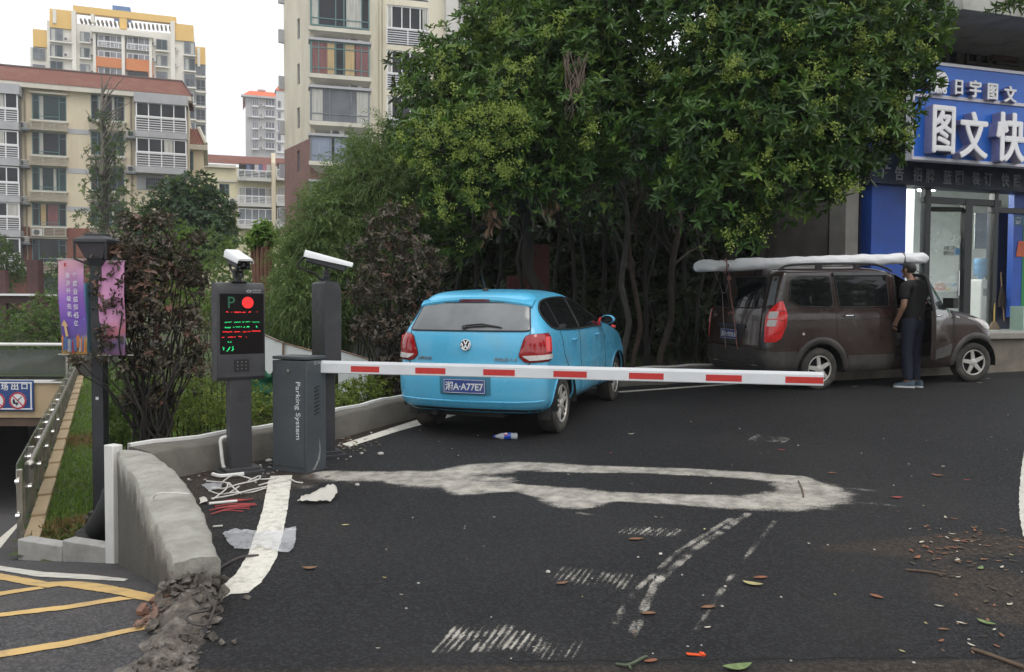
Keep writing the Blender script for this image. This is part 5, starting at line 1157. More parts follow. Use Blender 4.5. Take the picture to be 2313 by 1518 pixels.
mb=MB(off=so);SF.pbox(mb,2252,470,2292,760,-.5,-.25);mb.build('dark_recess',navy,shop)
mb=MB(off=so);SF.pbox(mb,2288,428,2420,716,-.1,.02);bp_=mb.build('blue_panel',blue_wall,shop)
mb=MB(off=so);SF.pbox(mb,2309,470,2420,716,.02,.026);mb.build('green_panel',mat('panel_green',(.02,.22,.06),.45,.08,3),bp_)
mb=MB(off=so);SF.pbox(mb,2290,487,2312,510,.021,.027);np_=mb.build('house_number',mat('plate_teal',(.035,.11,.23),.4,.1,10),shop)
mb=MB(off=so);u,z=SF.uv(2300,502,.03);put_text(mb,'267',.1,SF.pt(u,z,.028),SF.ex,UP,.002,fit=(.12,.06));u,z=SF.uv(2301,492.5,.03);put_text(mb,'门牌号码',.03,SF.pt(u,z,.028),SF.ex,UP,.002,fit=(.13,.025));mb.build('number_lettering',white_ink,np_)
mb=MB(off=so);u0_,z0_,u1_,z1_=SF.rect(2295,545,2345,580,.03);mb.prism([(u0_,z0_),(u1_,z0_),(u1_,z1_),(u0_+.05,z1_)],Vector((SF.O.x,SF.O.y,0))+SF.n*.03,SF.ex,UP,.004);mb.build('orange_poster',mat('poster_orange',(.55,.11,.04),.5,.1,6),bp_)
mb=MB(off=so);uS=SF.uv(1900,800,1.25)[0];zr0=road_z(5,13.5)-.2
SF.box(mb,uS,zr0,uR,fl-.13,-.2,1.0);mb.build('front_step',stone_step,shop,bevel=.015)
mb=MB(off=so);SF.box(mb,uS,fl-.13,uR,fl-.02,-.2,1.06);mb.build('step_top',mat('step_slab',(.30,.28,.25),.8,.2,3,dirt=(.14,.12,.1),dirt_scale=3,dirt_amt=.6),shop,bevel=.015)
SD=.95;sg_=thing('shop_sign','blue shop sign with raised white characters above the print shop door','sign',SF.pt(1,zband1,SD));go=sg_.location
ub0=SF.uv(2062,285,SD)[0];zb0=SF.uv(2200,366,SD)[1];zb1=SF.uv(2200,153,SD)[1];zm=SF.uv(2200,227,SD)[1];ub1=ub0+4.4
mb=MB(off=go);SF.box(mb,ub0,zb0,ub1,zb1,SD-.12,SD);bd_=mb.build('sign_board',sign_blue,sg_,bevel=.004)
mb=MB(off=go);SF.box(mb,ub0-.01,zb0-.03,ub1,zb0+.02,SD-.13,SD+.02);SF.box(mb,ub0-.01,zb1-.03,ub1,zb1+.02,SD-.13,SD+.02);SF.box(mb,ub0-.02,zb0-.03,ub0+.012,zb1+.02,SD-.131,SD+.021);SF.box(mb,ub0+.01,zm-.028,ub1,zm+.028,SD-.1,SD+.022);mb.build('sign_trim',alu_trim,sg_,bevel=.003)
mb=MB(off=go);SF.box(mb,ub0+.3,zb0+.2,ub0+.4,zb1-.2,.0,SD-.12);mb.build('sign_bracket',frame_blk,sg_);mb=MB(off=go);SF.box(mb,ub1-.4,zb0+.2,ub1-.3,zb1-.2,.0,SD-.12);mb.build('sign_bracket',frame_blk,sg_)
def channel(ch,px,py,w,h,dep,name,off,font_off):
 u,z=SF.uv(px,py,SD+dep);sc_=(SF.pt(u,z,SD)-Vector((0,0,EYE))).dot(_CAMR@Vector((0,0,-1)))/FPX
 mb=MB(off=go);o=SF.pt(u,z,SD)
 put_bold(mb,ch,.5,o,SF.ex,UP,dep-.012,font_off*sc_*h,(w*sc_*1.0,h*sc_));s_=mb.build(name,letter_side,bd_,smooth=0)
 mb=MB(off=go);put_bold(mb,ch,.5,o+SF.n*(dep-.012),SF.ex,UP,.014,font_off*sc_*h*.95,(w*sc_*.985,h*sc_*.985));mb.build('letter_face',letter_white,s_,smooth=0)
for ch,px,py,w,h in(('图',2133,292,64,108),('文',2201,305,80,106),('快',2284,310,84,112)):channel(ch,px,py,w,h,.17,'letter',SD,.026)
for ch,px,py,w,h in(('日',2167,197,22,34),('宇',2204,201,33,40),('图',2243,207,30,38),('文',2283,213,36,38)):channel(ch,px,py,w,h,.10,'small_letter',SD,.035)
u,z=SF.uv(2124,183,SD+.1);mb=MB(off=go);o=SF.pt(u,z,SD);mb.cyl(o,o+SF.n*.10,.165,n=40);lg=mb.build('round_emblem',letter_white,bd_,smooth=40)
mb=MB(off=go);o2=o+SF.n*.101
for poly in([(-.15,.028),(.15,.02),(.15,.034),(-.15,.042)],[(-.05,-.10),(.10,-.062),(.13,-.04),(.10,-.072),(-.02,-.115)],[(-.03,-.09),(.01,-.09),(.01,-.05),(-.03,-.05)],[(-.10,.09),(-.02,.06),(.04,.085),(-.01,.05),(-.10,.08)],[(-.06,-.01),(.06,-.015),(.06,-.006),(-.06,-.001)]):mb.prism(poly,o2,SF.ex,UP,.004)
mb.build('emblem_mark',trim_black,lg,smooth=0)
u,z=SF.uv(2124,206,SD+.1);mb=MB(off=go);put_text(mb,'RIYU',.12,SF.pt(u,z,SD+.02),SF.ex,UP,.09,offset=.006,fit=(.24,.072));mb.build('emblem_lettering',letter_white,bd_,smooth=0)
t=thing('water_dispenser','white water dispenser with blue bottle inside the shop','water dispenser',SF.pt(SF.uv(2214,700,-.6)[0],fl,-.6));o=t.location
mb=MB(off=o);mb.box(o+UP*.46,(.30,.30,.92),rot=SF.yaw);mb.build('dispenser_body',mat('appliance_white',(.72,.73,.72),.4,.03,6),t,bevel=.02);mb=MB(off=o);mb.box(o+UP*.68+SF.n*.152,(.20,.01,.14),rot=SF.yaw);mb.build('tap_recess',mat('recess_grey',(.25,.26,.27),.5,.1,10),t)
mb=MB(off=o);mb.lathe([(.03,.92),(.05,.95),(.125,1.0),(.135,1.03),(.128,1.05),(.135,1.08),(.135,1.16),(.128,1.18),(.135,1.2),(.135,1.28),(.12,1.32),(.0,1.325)],o,UP,24);mb.build('water_bottle',glass_mat('bottle_blue',(.16,.36,.60),.82,.1),t,smooth=50)
t=thing('broom','broom with yellow handle leaning beside the shop door','broom',SF.pt(SF.uv(2243,740,.1)[0],fl,.12));o=t.location
mb=MB(off=o);mb.cyl(o+UP*.1,o+UP*.62+SF.ex*.10-SF.n*.1,.014,n=8);mb.build('handle',mat('yellow_handle',(.45,.30,.07),.5,.1,10),t);mb=MB(off=o);mb.add([o+SF.ex*a+SF.n*b_+UP*c_ for a,b_,c_ in((-.13,-.03,0),(.13,-.03,0),(.13,.03,0),(-.13,.03,0),(-.03,-.02,.14),(.03,-.02,.14),(.03,.02,.14),(-.03,.02,.14))],[(0,1,2,3),(4,7,6,5),(0,4,5,1),(1,5,6,2),(2,6,7,3),(3,7,4,0)]);mb.build('bristles',mat('bristle_brown',(.2,.15,.1),.9,.3,60),t)
t=thing('mop','dark mop with long handle leaning at the shop recess','mop',SF.pt(SF.uv(2268,740,-.1)[0],fl,-.1));o=t.location
mb=MB(off=o);mb.cyl(o+UP*.15,o+UP*1.05+SF.ex*.02-SF.n*.12,.013,n=8);mb.build('handle',mat('wood_handle',(.20,.13,.07),.6,.2,10),t);mb=MB(off=o)
for i in range(26):a=i*2.4;r=.02+.07*(i%5)/4;mb.tube([o+UP*.80+SF.ex*.015-SF.n*.09,o+UP*.55+SF.ex*math.cos(a)*r*.8+SF.n*(math.sin(a)*r*.6-.05),o+UP*.40+SF.ex*math.cos(a)*r+SF.n*(math.sin(a)*r*.7-.05)],.012,5)
mb.build('mop_head',mat('mop_dark',(.045,.035,.03),.95,.3,30),t)
t=thing('plastic_crate','pale green slatted plastic crate standing upright outside the shop','crate',SF.pt(SF.uv(2318,722,.45)[0],fl-.02,.45));o=t.location
mb=MB(off=o)
for a in(-.21,0,.21):mb.box(o+SF.ex*a+UP*.22,(.035,.26,.44),rot=SF.yaw)
for k in range(9):mb.box(o+UP*(.02+k*.05),(.44,.24,.024),rot=SF.yaw)
mb.build('slatted_side',mat('crate_green',(.30,.42,.36),.6,.1,8),t,bevel=.004)
t=thing('goods_pile','small pile of colourful packets on a counter in the shop','packets',SF.pt(SF.uv(2135,690,-1.4)[0],fl+.72,-1.4));o=t.location
for i,c_ in enumerate(((.5,.05,.04),(.55,.4,.08),(.6,.6,.58),(.45,.12,.05),(.5,.5,.5),(.1,.2,.4))):
 mb=MB(off=o);mb.box(o+SF.ex*((i%3-1)*.14)+UP*(.04+.08*(i//3)+.0),(.15,.14,.07),rot=SF.yaw+i*.4);mb.build('packet',mat('packet_%d'%i,c_,.5,.1,12),t,bevel=.012)
t=thing('counter','grey counter with boxes standing inside the shop doorway','counter',SF.pt(SF.uv(2135,700,-1.4)[0],fl,-1.4));o=t.location
mb=MB(off=o);mb.box(o+UP*.35,(.85,.5,.70),rot=SF.yaw);mb.build('cabinet_body',mat('counter_grey',(.20,.20,.19),.6,.1,8),t,bevel=.01);mb=MB(off=o);mb.box(o+UP*.71,(.9,.55,.025),rot=SF.yaw);mb.build('counter_top',mat('counter_top',(.45,.44,.42),.5,.1,8),t)
u0_,z0_,u1_,z1_=SF.rect(2202,482,2240,562,-1.1);mb=MB();SF.box(mb,u0_,z0_,u1_,z1_,-1.12,-1.1);pp=mb.build('wall_notice',mat('paper_grey',(.40,.42,.40),.7,.12,18,dirt=(.22,.23,.22),dirt_scale=30,dirt_amt=.5));tag(pp,'grey paper notice sheet on the wall above the water dispenser','notice')
# ====== LEFT: GARAGE RAMP, RAILING, LAMP
cream_wall=mat('cream_render',(.46,.35,.215),.85,.07,2,dirt=(.28,.21,.13),dirt_scale=1.6,dirt_amt=.4)
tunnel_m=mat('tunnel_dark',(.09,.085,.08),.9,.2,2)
steel=mat('stainless',(.42,.40,.36),.25,.08,5,metal=.9);rail_glass=glass_mat('railing_glass',(.30,.33,.27),.42,.05)
PY=19.0;zbt=P(50,864,PY).z;zbb=P(50,944,PY).z
gp=thing('garage_portal','cream garage entrance beam over a dark ramp tunnel','garage entrance',(-14,PY,vlow(-14.,PY)));o=gp.location
mb=MB(off=o);mb.box((-25,PY+.2,(zbt+zbb)/2),(29.6,.4,zbt-zbb));mb.build('beam',cream_wall,gp,bevel=.01)
mb=MB(off=o);mb.box((-25,PY+.22,zbb-.10),(29.58,.36,.20));mb.build('beam_lip',mat('lip_brown',(.10,.065,.045),.8,.2,4),gp)
mb=MB(off=o);mb.box((-25,PY+.2,zbt+.02),(29.7,.5,.05));mb.build('beam_coping',white_tile,gp)
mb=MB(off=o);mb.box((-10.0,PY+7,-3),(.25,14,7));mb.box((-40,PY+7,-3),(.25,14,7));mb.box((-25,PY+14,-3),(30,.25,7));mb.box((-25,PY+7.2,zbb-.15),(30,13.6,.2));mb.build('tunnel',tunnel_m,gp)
sgn=thing('exit_sign','blue car park exit sign with red ring symbols on the garage beam','sign',P(-30,895,PY-.05));o=sgn.location
a,b_=P(-190,858,PY-.06),P(77,929,PY-.06);mb=MB(off=o);mb.box(((a.x+b_.x)/2,PY-.05,(a.z+b_.z)/2),(b_.x-a.x,.04,a.z-b_.z));bd_=mb.build('sign_panel',mat('exit_blue',(.018,.055,.20),.4,.08,4),sgn,bevel=.02)
mb=MB(off=o);w=.03
for(x0,x1,z0,z1)in((a.x+.03,b_.x-.03,a.z-.07,a.z-.04),(a.x+.03,b_.x-.03,b_.z+.04,b_.z+.07),(b_.x-.07,b_.x-.04,b_.z+.07,a.z-.07),(a.x+.04,a.x+.07,b_.z+.07,a.z-.07)):mb.box(((x0+x1)/2,PY-.075,(z0+z1)/2),(x1-x0,.008,z1-z0))
for ch,px,py in(('停',-62,874),('车',-18,874),('场',10,874),('出',33,873),('口',55,873)):
 if ch=='停':continue
 q=P(px,py,PY-.08);put_text(mb,ch,.2,(q.x,PY-.073,q.z),(1,0,0),(0,0,1),.006,fit=(.165,.165)if ch!='口' else(.14,.13),offset=.004)
mb.build('lettering',white_ink,bd_)
for px,py in((40,905),(-8,906),(-56,907)):
 q=P(px,py,PY-.08);c=Vector((q.x,PY-.073,q.z));mb=MB(off=o);rr=.20
 mb.lathe([(.0,0),(rr,0),(rr,.006),(0,.006)],c,(0,-1,0),32,0);mb.lathe([(rr*.80,.004),(rr*1.0,.004),(rr*1.0,.010),(rr*.80,.010),(rr*.80,.004)],c,(0,-1,0),32,1)
 mb.box(c+Vector((0,-.008,0)),(rr*1.75,.006,.026),rot=(0,R(45),0),m=1)
 if px==40:
  mb.prism([(-.02,.0),(.09,.10),(.105,.09),(-.005,-.015)],c+Vector((0,-.008,0)),(1,0,0),(0,0,1),.004,m=2)
  mb.prism([(-.12,.0),(-.11,-.07),(-.03,-.09),(-.05,-.14),(.02,-.07),(-.01,-.03),(-.05,-.05),(-.07,.02),(-.10,.05)],c+Vector((0,-.008,0)),(1,0,0),(0,0,1),.004,m=2)
 mb.build('ring_symbol',[white_ink,mat('ring_red',(.42,.03,.05),.45,.08,10),trim_black],bd_)
RA,RB=Vector((-4.27,7.12,0)),Vector((-10.05,18.95,0));rd=(RB-RA).normalized();rn=Vector((-rd.y,rd.x,0))*-1
if rn.x<0:rn=-rn
wl=thing('ramp_wall','cream stepped wall edging the grass verge above the ramp','wall',(RA.x,RA.y,low_z(RA.x,RA.y)));o=wl.location;mb=MB(off=o);n=16
for i in range(n):
 p0,p1=RA.lerp(RB,i/n),RA.lerp(RB,(i+1)/n);c=(p0+p1)/2+rn*.10;zt=float(garden_z(c.x+.5,c.y))+.07+.05*(i%2==0)*0;zb=low_z(c.x-.3,p1.y)-.2
 mb.box((c.x-.06,c.y,(zt+zb)/2),((p1-p0).length,.13-.004*(i%2),zt-zb),rot=math.atan2(rd.y,rd.x))
mb.build('wall_body',cream_wall,wl,bevel=.01)
rl=thing('glass_railing','glass railing with steel posts and handrail above the garage ramp','railing',(RA.x,RA.y,low_z(RA.x,RA.y)));o=rl.location;n=11
zt_a,zt_b=.10,.27;npn=n
for i in range(n+1):
 p=RA.lerp(RB,i/n)-rn*.03;zt=zt_a+(zt_b-zt_a)*i/n;zb=float(garden_z(p.x+.6,p.y))-.12
 if i in(0,):zb=low_z(p.x,p.y)-.0
 mb=MB(off=o);mb.box((p.x,p.y,(zt+zb)/2-.02),(.055,.05,zt-zb),rot=math.atan2(rd.y,rd.x));ps=mb.build('post',steel,rl,bevel=.004)
 if i<6:
  for dz in(.12,.42):mb=MB(off=o);mb.lathe([(.0,-.03),(.024,-.03),(.024,.0),(.0,.004)],p+Vector((0,0,0))+UP*(zt-dz)-rd*.06-rn*.03,-rn,14);mb.build('glass_clamp',chrome,ps,smooth=40)
for i in range(n):
 p0,p1=RA.lerp(RB,(i+.03)/n),RA.lerp(RB,(i+.97)/n);z0,z1=zt_a+(zt_b-zt_a)*i/n,zt_a+(zt_b-zt_a)*(i+1)/n;zb0,zb1=(float(garden_z(p.x+.6,p.y))-.04 for p in(p0,p1))
 mb=MB(off=o);d_=rn*.006;q=[p0-rn*.06,p1-rn*.06]
 vs=[Vector((q[0].x,q[0].y,zb0)),Vector((q[1].x,q[1].y,zb1)),Vector((q[1].x,q[1].y,z1+.02)),Vector((q[0].x,q[0].y,z0+.02))];vs+=[v+d_*2 for v in vs]
 mb.add(vs,[(0,1,2,3),(7,6,5,4),(0,4,5,1),(1,5,6,2),(2,6,7,3),(3,7,4,0)]);mb.build('glass_panel',rail_glass,rl,smooth=0)
mb=MB(off=o);mb.tube([Vector((p.x,p.y,z))for p,z in((RA+rn*.02+rd*.4,zt_a-.05),(RB+rn*.02,zt_b-.05))],.028,12);mb.lathe([(0,-.01),(.045,0),(.045,.03),(.0,.05)],RA+rn*.02+rd*.38+UP*(zt_a-.05),-rd,16);mb.build('handrail',steel,rl)
bl=thing('glass_balustrade','glass balustrade with white handrail above the garage beam','railing',(-14,PY+.4,zbt));o=bl.location
zr_=P(60,778,PY+.4).z;mb=MB(off=o);mb.cyl((-26,PY+.4,zr_),(-10.4,PY+.4,zr_),.04,n=12);mb.build('handrail',mat('rail_white',(.72,.71,.68),.3,.05,5),bl)
for k in range(8):
 x=-10.55-k*1.9;mb=MB(off=o);mb.box((x,PY+.4,(zbt+zr_)/2),(.05,.05,zr_-zbt-.06));mb.lathe([(0,0),(.07,0),(.07,.05),(0,.06)],(x,PY+.36,zr_-.22),(0,-1,0),14);mb.build('post',steel,bl)
 mb=MB(off=o);mb.box((x-.95,PY+.38,(zbt+zr_)/2-.03),(1.8,.012,zr_-zbt-.16));mb.build('glass_panel',glass_mat('balustrade_glass',(.10,.11,.10),.55,.05),bl)
Mx=Matrix.Translation((-11.15,20.2,low_z(-11.2,20.2)+.02))@Matrix.Rotation(R(-68),4,'Z')@Matrix.Rotation(R(-14),4,'Y')
dc=thing('parked_car','dark car with round headlight waiting inside the garage tunnel','car',M=Mx@Matrix.Translation((-3.2,0,0)))
D_=Body([(.2,-.6,3.1,.74),(.35,-.68,3.25,.82),(.6,-.70,3.28,.84),(.8,-.66,3.1,.84),(.95,-.62,2.3,.82),(1.1,-.5,1.8,.77),(1.3,-.3,1.3,.68),(1.42,0,.9,.5),(1.46,.3,.6,.1)],.2,.07,.35,.15)
pm=mat('paint_black',(.02,.02,.022),.25,.1,3,coat=.6);mb=MB();mb.add(*D_.mesh(ZS(.2,1.46,40),lambda x,y,z:abs(y)>.52 and any((x-x0)**2+(z-.3)**2<.35**2 for x0 in(0,2.5))));db=mb.build('body',pm,dc,smooth=40)
def DF(u,z):a,d=D_.half(z);return Vector((np.interp(d[-1]-abs(u),d,a[:,0]),np.interp(d[-1]-abs(u),d,a[:,1])*(1 if u>=0 else-1),z))
for sg in(-1,1):
 mb=MB();D_.patch(mb,rounded([(sg*.52,.60),(sg*.86,.60),(sg*.90,.78),(sg*.56,.76)],r=.5)[::sg],DF,.008,.05,bulge=.02,thick=.03);mb.build('headlight',lamp_clear,dc)
mb=MB();D_.patch(mb,[(-.6,1.0),(.6,1.0),(.5,1.35),(-.5,1.35)],DF,.004,.08);mb.build('windscreen',car_glass,dc)
for x0 in(0,2.5):
 for y0 in(-.80,.80):wheel(dc,x0,y0,.30,1 if y0>0 else-1,.30,.19)
lb_=HZ(230,1174,-.60);lz=float(garden_z(lb_.x,lb_.y));lampo=thing('street_lamp','charcoal garden lamp post with flat hat lantern on the grass verge','street lamp',(lb_.x,lb_.y,lz));o=lampo.location;LX,LYY=lb_.x,lb_.y
lamp_blk=mat('lamp_charcoal',(.030,.031,.036),.5,.15,4,dirt=(.08,.08,.08),dirt_scale=3,dirt_amt=.3)
ztop=P(206,596,LYY).z;mb=MB(off=o);mb.box((LX,LYY,(lz+ztop)/2),(.115,.115,ztop-lz));mb.build('post',lamp_blk,lampo,bevel=.006)
mb=MB(off=o);mb.box((LX,LYY,lz+.02),(.26,.26,.05));mb.box((LX,LYY,lz+.06),(.18,.18,.06));mb.build('base',lamp_blk,lampo,bevel=.01)
zl=ztop;mb=MB(off=o)
def frus(z0,z1,a,b_):
 vs=[(LX+i*a,LYY+j*a,z0)for i,j in((-1,-1),(1,-1),(1,1),(-1,1))]+[(LX+i*b_,LYY+j*b_,z1)for i,j in((-1,-1),(1,-1),(1,1),(-1,1))];mb.add(vs,[(3,2,1,0),(4,5,6,7)]+[(i,(i+1)%4,(i+1)%4+4,i+4)for i in range(4)])
frus(zl+.20,zl+.23,.165,.158);frus(zl+.23,zl+.27,.158,.09);frus(zl+.27,zl+.29,.09,.085);lt=mb.build('lantern_hat',lamp_blk,lampo,smooth=20,bevel=.004)
mb=MB(off=o);frus(zl+.05,zl+.20,.085,.142);mb.build('lantern_glass',mat('lantern_smoke',(.11,.10,.11),.25,.1,4),lampo,smooth=0)
mb=MB(off=o)
for i,j in((-1,-1),(1,-1),(1,1),(-1,1)):mb.tube([(LX+i*.150,LYY+j*.150,zl+.21),(LX+i*.150,LYY+j*.150,zl+.04),(LX+i*.06,LYY+j*.06,zl-.01)],.012,6)
frus(zl-.03,zl+.05,.055,.075);mb.build('lantern_frame',lamp_blk,lampo,smooth=20)
mb=MB(off=o);mb.box((LX+.0,LYY-.0585,lz+1.2),(.028,.003,.028));mb.build('sticker',white_ink,lampo)
def banner(name,label,px0,py0,px1,py1,Y,mname,ink,tilt=0.):
 a,b_=P(px0,py0,Y),P(px1,py1,Y);t=thing(name,label,'banner',((a.x+b_.x)/2,Y,b_.z),group=None);o=t.location
 m,nt,bs,co=new_mat(mname);tc=nt.nodes.new('ShaderNodeSeparateXYZ');nt.links.new(co,tc.inputs[0]);h=a.z-b_.z
 v=nt.nodes.new('ShaderNodeMath');v.operation='ADD';nt.links.new(tc.outputs[2],v.inputs[0]);nt.links.new(_math(nt,'MULTIPLY',tc.outputs[0],-.35),v.inputs[1])
 cr=nt.nodes.new('ShaderNodeValToRGB');nt.links.new(_math(nt,'DIVIDE',v.outputs[0],h),cr.inputs[0]);e=cr.color_ramp.elements
 stops=ink;e[0].position,e[0].color=stops[0][0],(*stops[0][1],1);e[1].position,e[1].color=stops[-1][0],(*stops[-1][1],1)
 for p_,c_ in stops[1:-1]:q=e.new(p_);q.color=(*c_,1)
 nt.links.new(cr.outputs[0],bs.inputs['Base Color']);bs.inputs['Roughness'].default_value=.6
 mb=MB(off=o);nx,nz=6,16;vs=[]
 for k in range(2):
  for i in range(nz+1):
   for j in range(nx+1):x=a.x+(b_.x-a.x)*j/nx;z=b_.z+h*i/nz;vs.append((x+tilt*(i/nz-.5),Y+.012*math.sin(j*.9+i*.5)+.004*k,z))
 N1=(nx+1)*(nz+1);fs=[(i*(nx+1)+j,i*(nx+1)+j+1,(i+1)*(nx+1)+j+1,(i+1)*(nx+1)+j)for i in range(nz)for j in range(nx)];mb.add(vs,fs+[tuple(q+N1 for q in f[::-1])for f in fs]);cl_=mb.build('cloth',m,t)
 mb=MB(off=o)
 for z in(a.z+.005,b_.z-.005):mb.cyl((a.x-.02,Y,z),(b_.x+.06,Y+.05,z),.007,n=8)
 mb.build('rod',steel,t);return t,cl_,a,b_,o
BY=LYY-.08
t,cl_,a,b_,o=banner('hanging_banner','purple pink banner with white vertical writing hanging left of the lamp post',133,587,194,800,BY,'banner_purple',[(.02,(.42,.25,.06)),(.10,(.45,.30,.10)),(.17,(.11,.08,.28)),(.35,(.16,.08,.42)),(.62,(.32,.15,.54)),(.95,(.76,.42,.52))],tilt=-.03)
def bpt(px,py):q=P(px,py,BY-.02);return Vector((q.x,BY-.022,q.z))
mb=MB(off=o)
for k,ch in enumerate('投资升级先机'):put_text(mb,ch,.05,bpt(153+k*.9,622+k*17.5),(1,0,0),(0,0,1),.001,fit=(.042,.054),offset=.001)
for k,ch in enumerate('年度业绩超'):put_text(mb,ch,.05,bpt(169.5+k*.5,622+k*18),(1,0,0),(0,0,1),.001,fit=(.046,.058),offset=.001)
put_text(mb,'45',.05,bpt(172,712),(1,0,0),(0,0,1),.001,fit=(.05,.06),offset=.001);put_text(mb,'亿',.05,bpt(172,730),(1,0,0),(0,0,1),.001,fit=(.04,.058),offset=.001);mb.build('lettering',mat('banner_white',(.66,.62,.70),.6,.05,10),cl_,smooth=0)
mb=MB(off=o)
def bpoly(pts,m):mb.prism([(p.x-o.x,p.z-o.z)for p in(bpt(*q)for q in pts)],(o.x,BY-.021,o.z),(1,0,0),(0,0,1),.002,m=m)
bpoly([(139,735),(145,722),(154,737),(150,737),(155,760),(149,760),(145,737)],0)
for i in range(16):
 x=142+i*3.3;y=770+random.uniform(-8,6);bpoly([(x-2.0,y+24),(x-2.6,y),(x-.6,y-8),(x+1.6,y),(x+2.2,y+22)],random.choice((1,1,2,3,4)))
bpoly([(144,595),(149,593),(148,603),(145,601)],4);mb.build('picture',[mat('arrow_cream',(.62,.42,.22),.6,.05,8),mat('figure_blue',(.10,.17,.38),.6,.1,9),mat('figure_pale',(.40,.40,.45),.6,.1,9),mat('figure_orange',(.60,.20,.06),.6,.1,9),mat('figure_red',(.45,.03,.05),.6,.1,9)],cl_,smooth=0)
banner('hanging_banner','pink banner half hidden by dark red leaves right of the lamp post',222,590,283,802,BY+.02,'banner_pink',[(.0,(.22,.10,.20)),(.12,(.20,.16,.30)),(.22,(.50,.16,.20)),(.4,(.72,.34,.58)),(.95,(.72,.33,.58))])
q0,q1=P(195,640,BY+.12),P(205,795,BY+.12);mb=MB();mb.box(((q0.x+q1.x)/2,BY+.14,(q0.z+q1.z)/2),(.022,.26,q0.z-q1.z),rot=R(8));tag(mb.build('hanging_banner',mat('banner_cyan',(.16,.38,.55),.6,.12,7)),'narrow pale blue banner seen edge on beside the lamp post','banner')
pp=[HZ(160,1246,-.60),HZ(185,1228,-.56),HZ(215,1205,-.50),HZ(245,1172,-.42),HZ(262,1140,-.36)];pp[-1]=Vector((-3.36,7.0,.0));pp[-2]=Vector((-3.45,6.98,-.25))
mb=MB();q=catmull(pp,8);mb.tube(q,[.03+.085*min(1,i/10)*(1+.06*math.sin(i*2.1))for i in range(len(q))],12);tag(mb.build('drain_pipe',rubber,smooth=60),'fat black flexible pipe lying on the grass against the white wall edge','pipe')
# ====== BUILDINGS BEYOND
cream_st=mat('cream_stucco',(.66,.575,.425),.85,.08,.5,stretch=(1,1,.22),dirt=(.40,.32,.21),dirt_scale=.8,dirt_amt=.6)
cream2=mat('cream_pale',(.72,.66,.53),.85,.08,.5,stretch=(1,1,.22),dirt=(.46,.39,.29),dirt_scale=.8,dirt_amt=.55)
cream3=mat('cream_yellow',(.68,.62,.42),.85,.06,.4,dirt=(.5,.44,.3),dirt_scale=.3,dirt_amt=.35)
red_base=mat('brick_red_base',(.22,.085,.06),.85,.15,1.5,dirt=(.14,.07,.05),dirt_scale=.6,dirt_amt=.5)
grey_trim=mat('balcony_grey',(.42,.42,.44),.8,.08,.8,dirt=(.28,.27,.27),dirt_scale=.6,dirt_amt=.5)
white_fr=mat('window_white',(.78,.77,.78),.5,.04,2);teal_fr=mat('window_teal',(.10,.20,.20),.45,.1,2);grey_fr=mat('window_grey_frame',(.16,.18,.20),.45,.1,2)
pane_d=mat('pane_dark',(.016,.017,.020),.05,.6,.45,spec=.32);pane_m=mat('pane_mid',(.12,.13,.145),.07,.5,.5,spec=.6);pane_g=mat('pane_green',(.020,.038,.038),.06,.5,.45,spec=.35)
cur_l=mat('curtain_pale',(.42,.41,.37),.5,.25,3,coat=.3,stretch=(6,6,.3));cur_r=mat('curtain_wine',(.17,.055,.05),.5,.3,3,coat=.3,stretch=(6,6,.3));cur_y=mat('curtain_straw',(.42,.30,.14),.5,.2,3,coat=.3,stretch=(6,6,.3))
sill_w=mat('sill_white',(.62,.58,.50),.8,.06,1,dirt=(.4,.36,.3),dirt_scale=.8,dirt_amt=.5)
ac_m=mat('ac_white',(.60,.58,.54),.6,.06,3,dirt=(.4,.37,.32),dirt_scale=2,dirt_amt=.4)
louver_m=mat('louver_shelf',(.38,.35,.29),.7,.1,3)
m,nt,b,co=new_mat('roof_tile');MATS['roof_tile']=m
wv=nt.nodes.new('ShaderNodeTexWave');wv.wave_type='BANDS';wv.bands_direction='X';wv.inputs['Scale'].default_value=1.25;nt.links.new(co,wv.inputs['Vector'])
wz=nt.nodes.new('ShaderNodeTexWave');wz.wave_type='BANDS';wz.bands_direction='Z';wz.wave_profile='SAW';wz.inputs['Scale'].default_value=1.25;nt.links.new(co,wz.inputs['Vector'])
c=_mix(nt,(.12,.042,.028),(.235,.085,.055),_ramp(nt,wv.outputs['Fac'],.1,.7));c=_mix(nt,c,(.10,.04,.03),_math(nt,'MULTIPLY',_ramp(nt,wz.outputs['Fac'],.72,1.),.8));c=_mix(nt,c,(.22,.11,.075),_ramp(nt,_noise(nt,co,.9,6),.45,.7,0,.6))
nt.links.new(c,b.inputs['Base Color']);b.inputs['Roughness'].default_value=.85;roof_tile=m
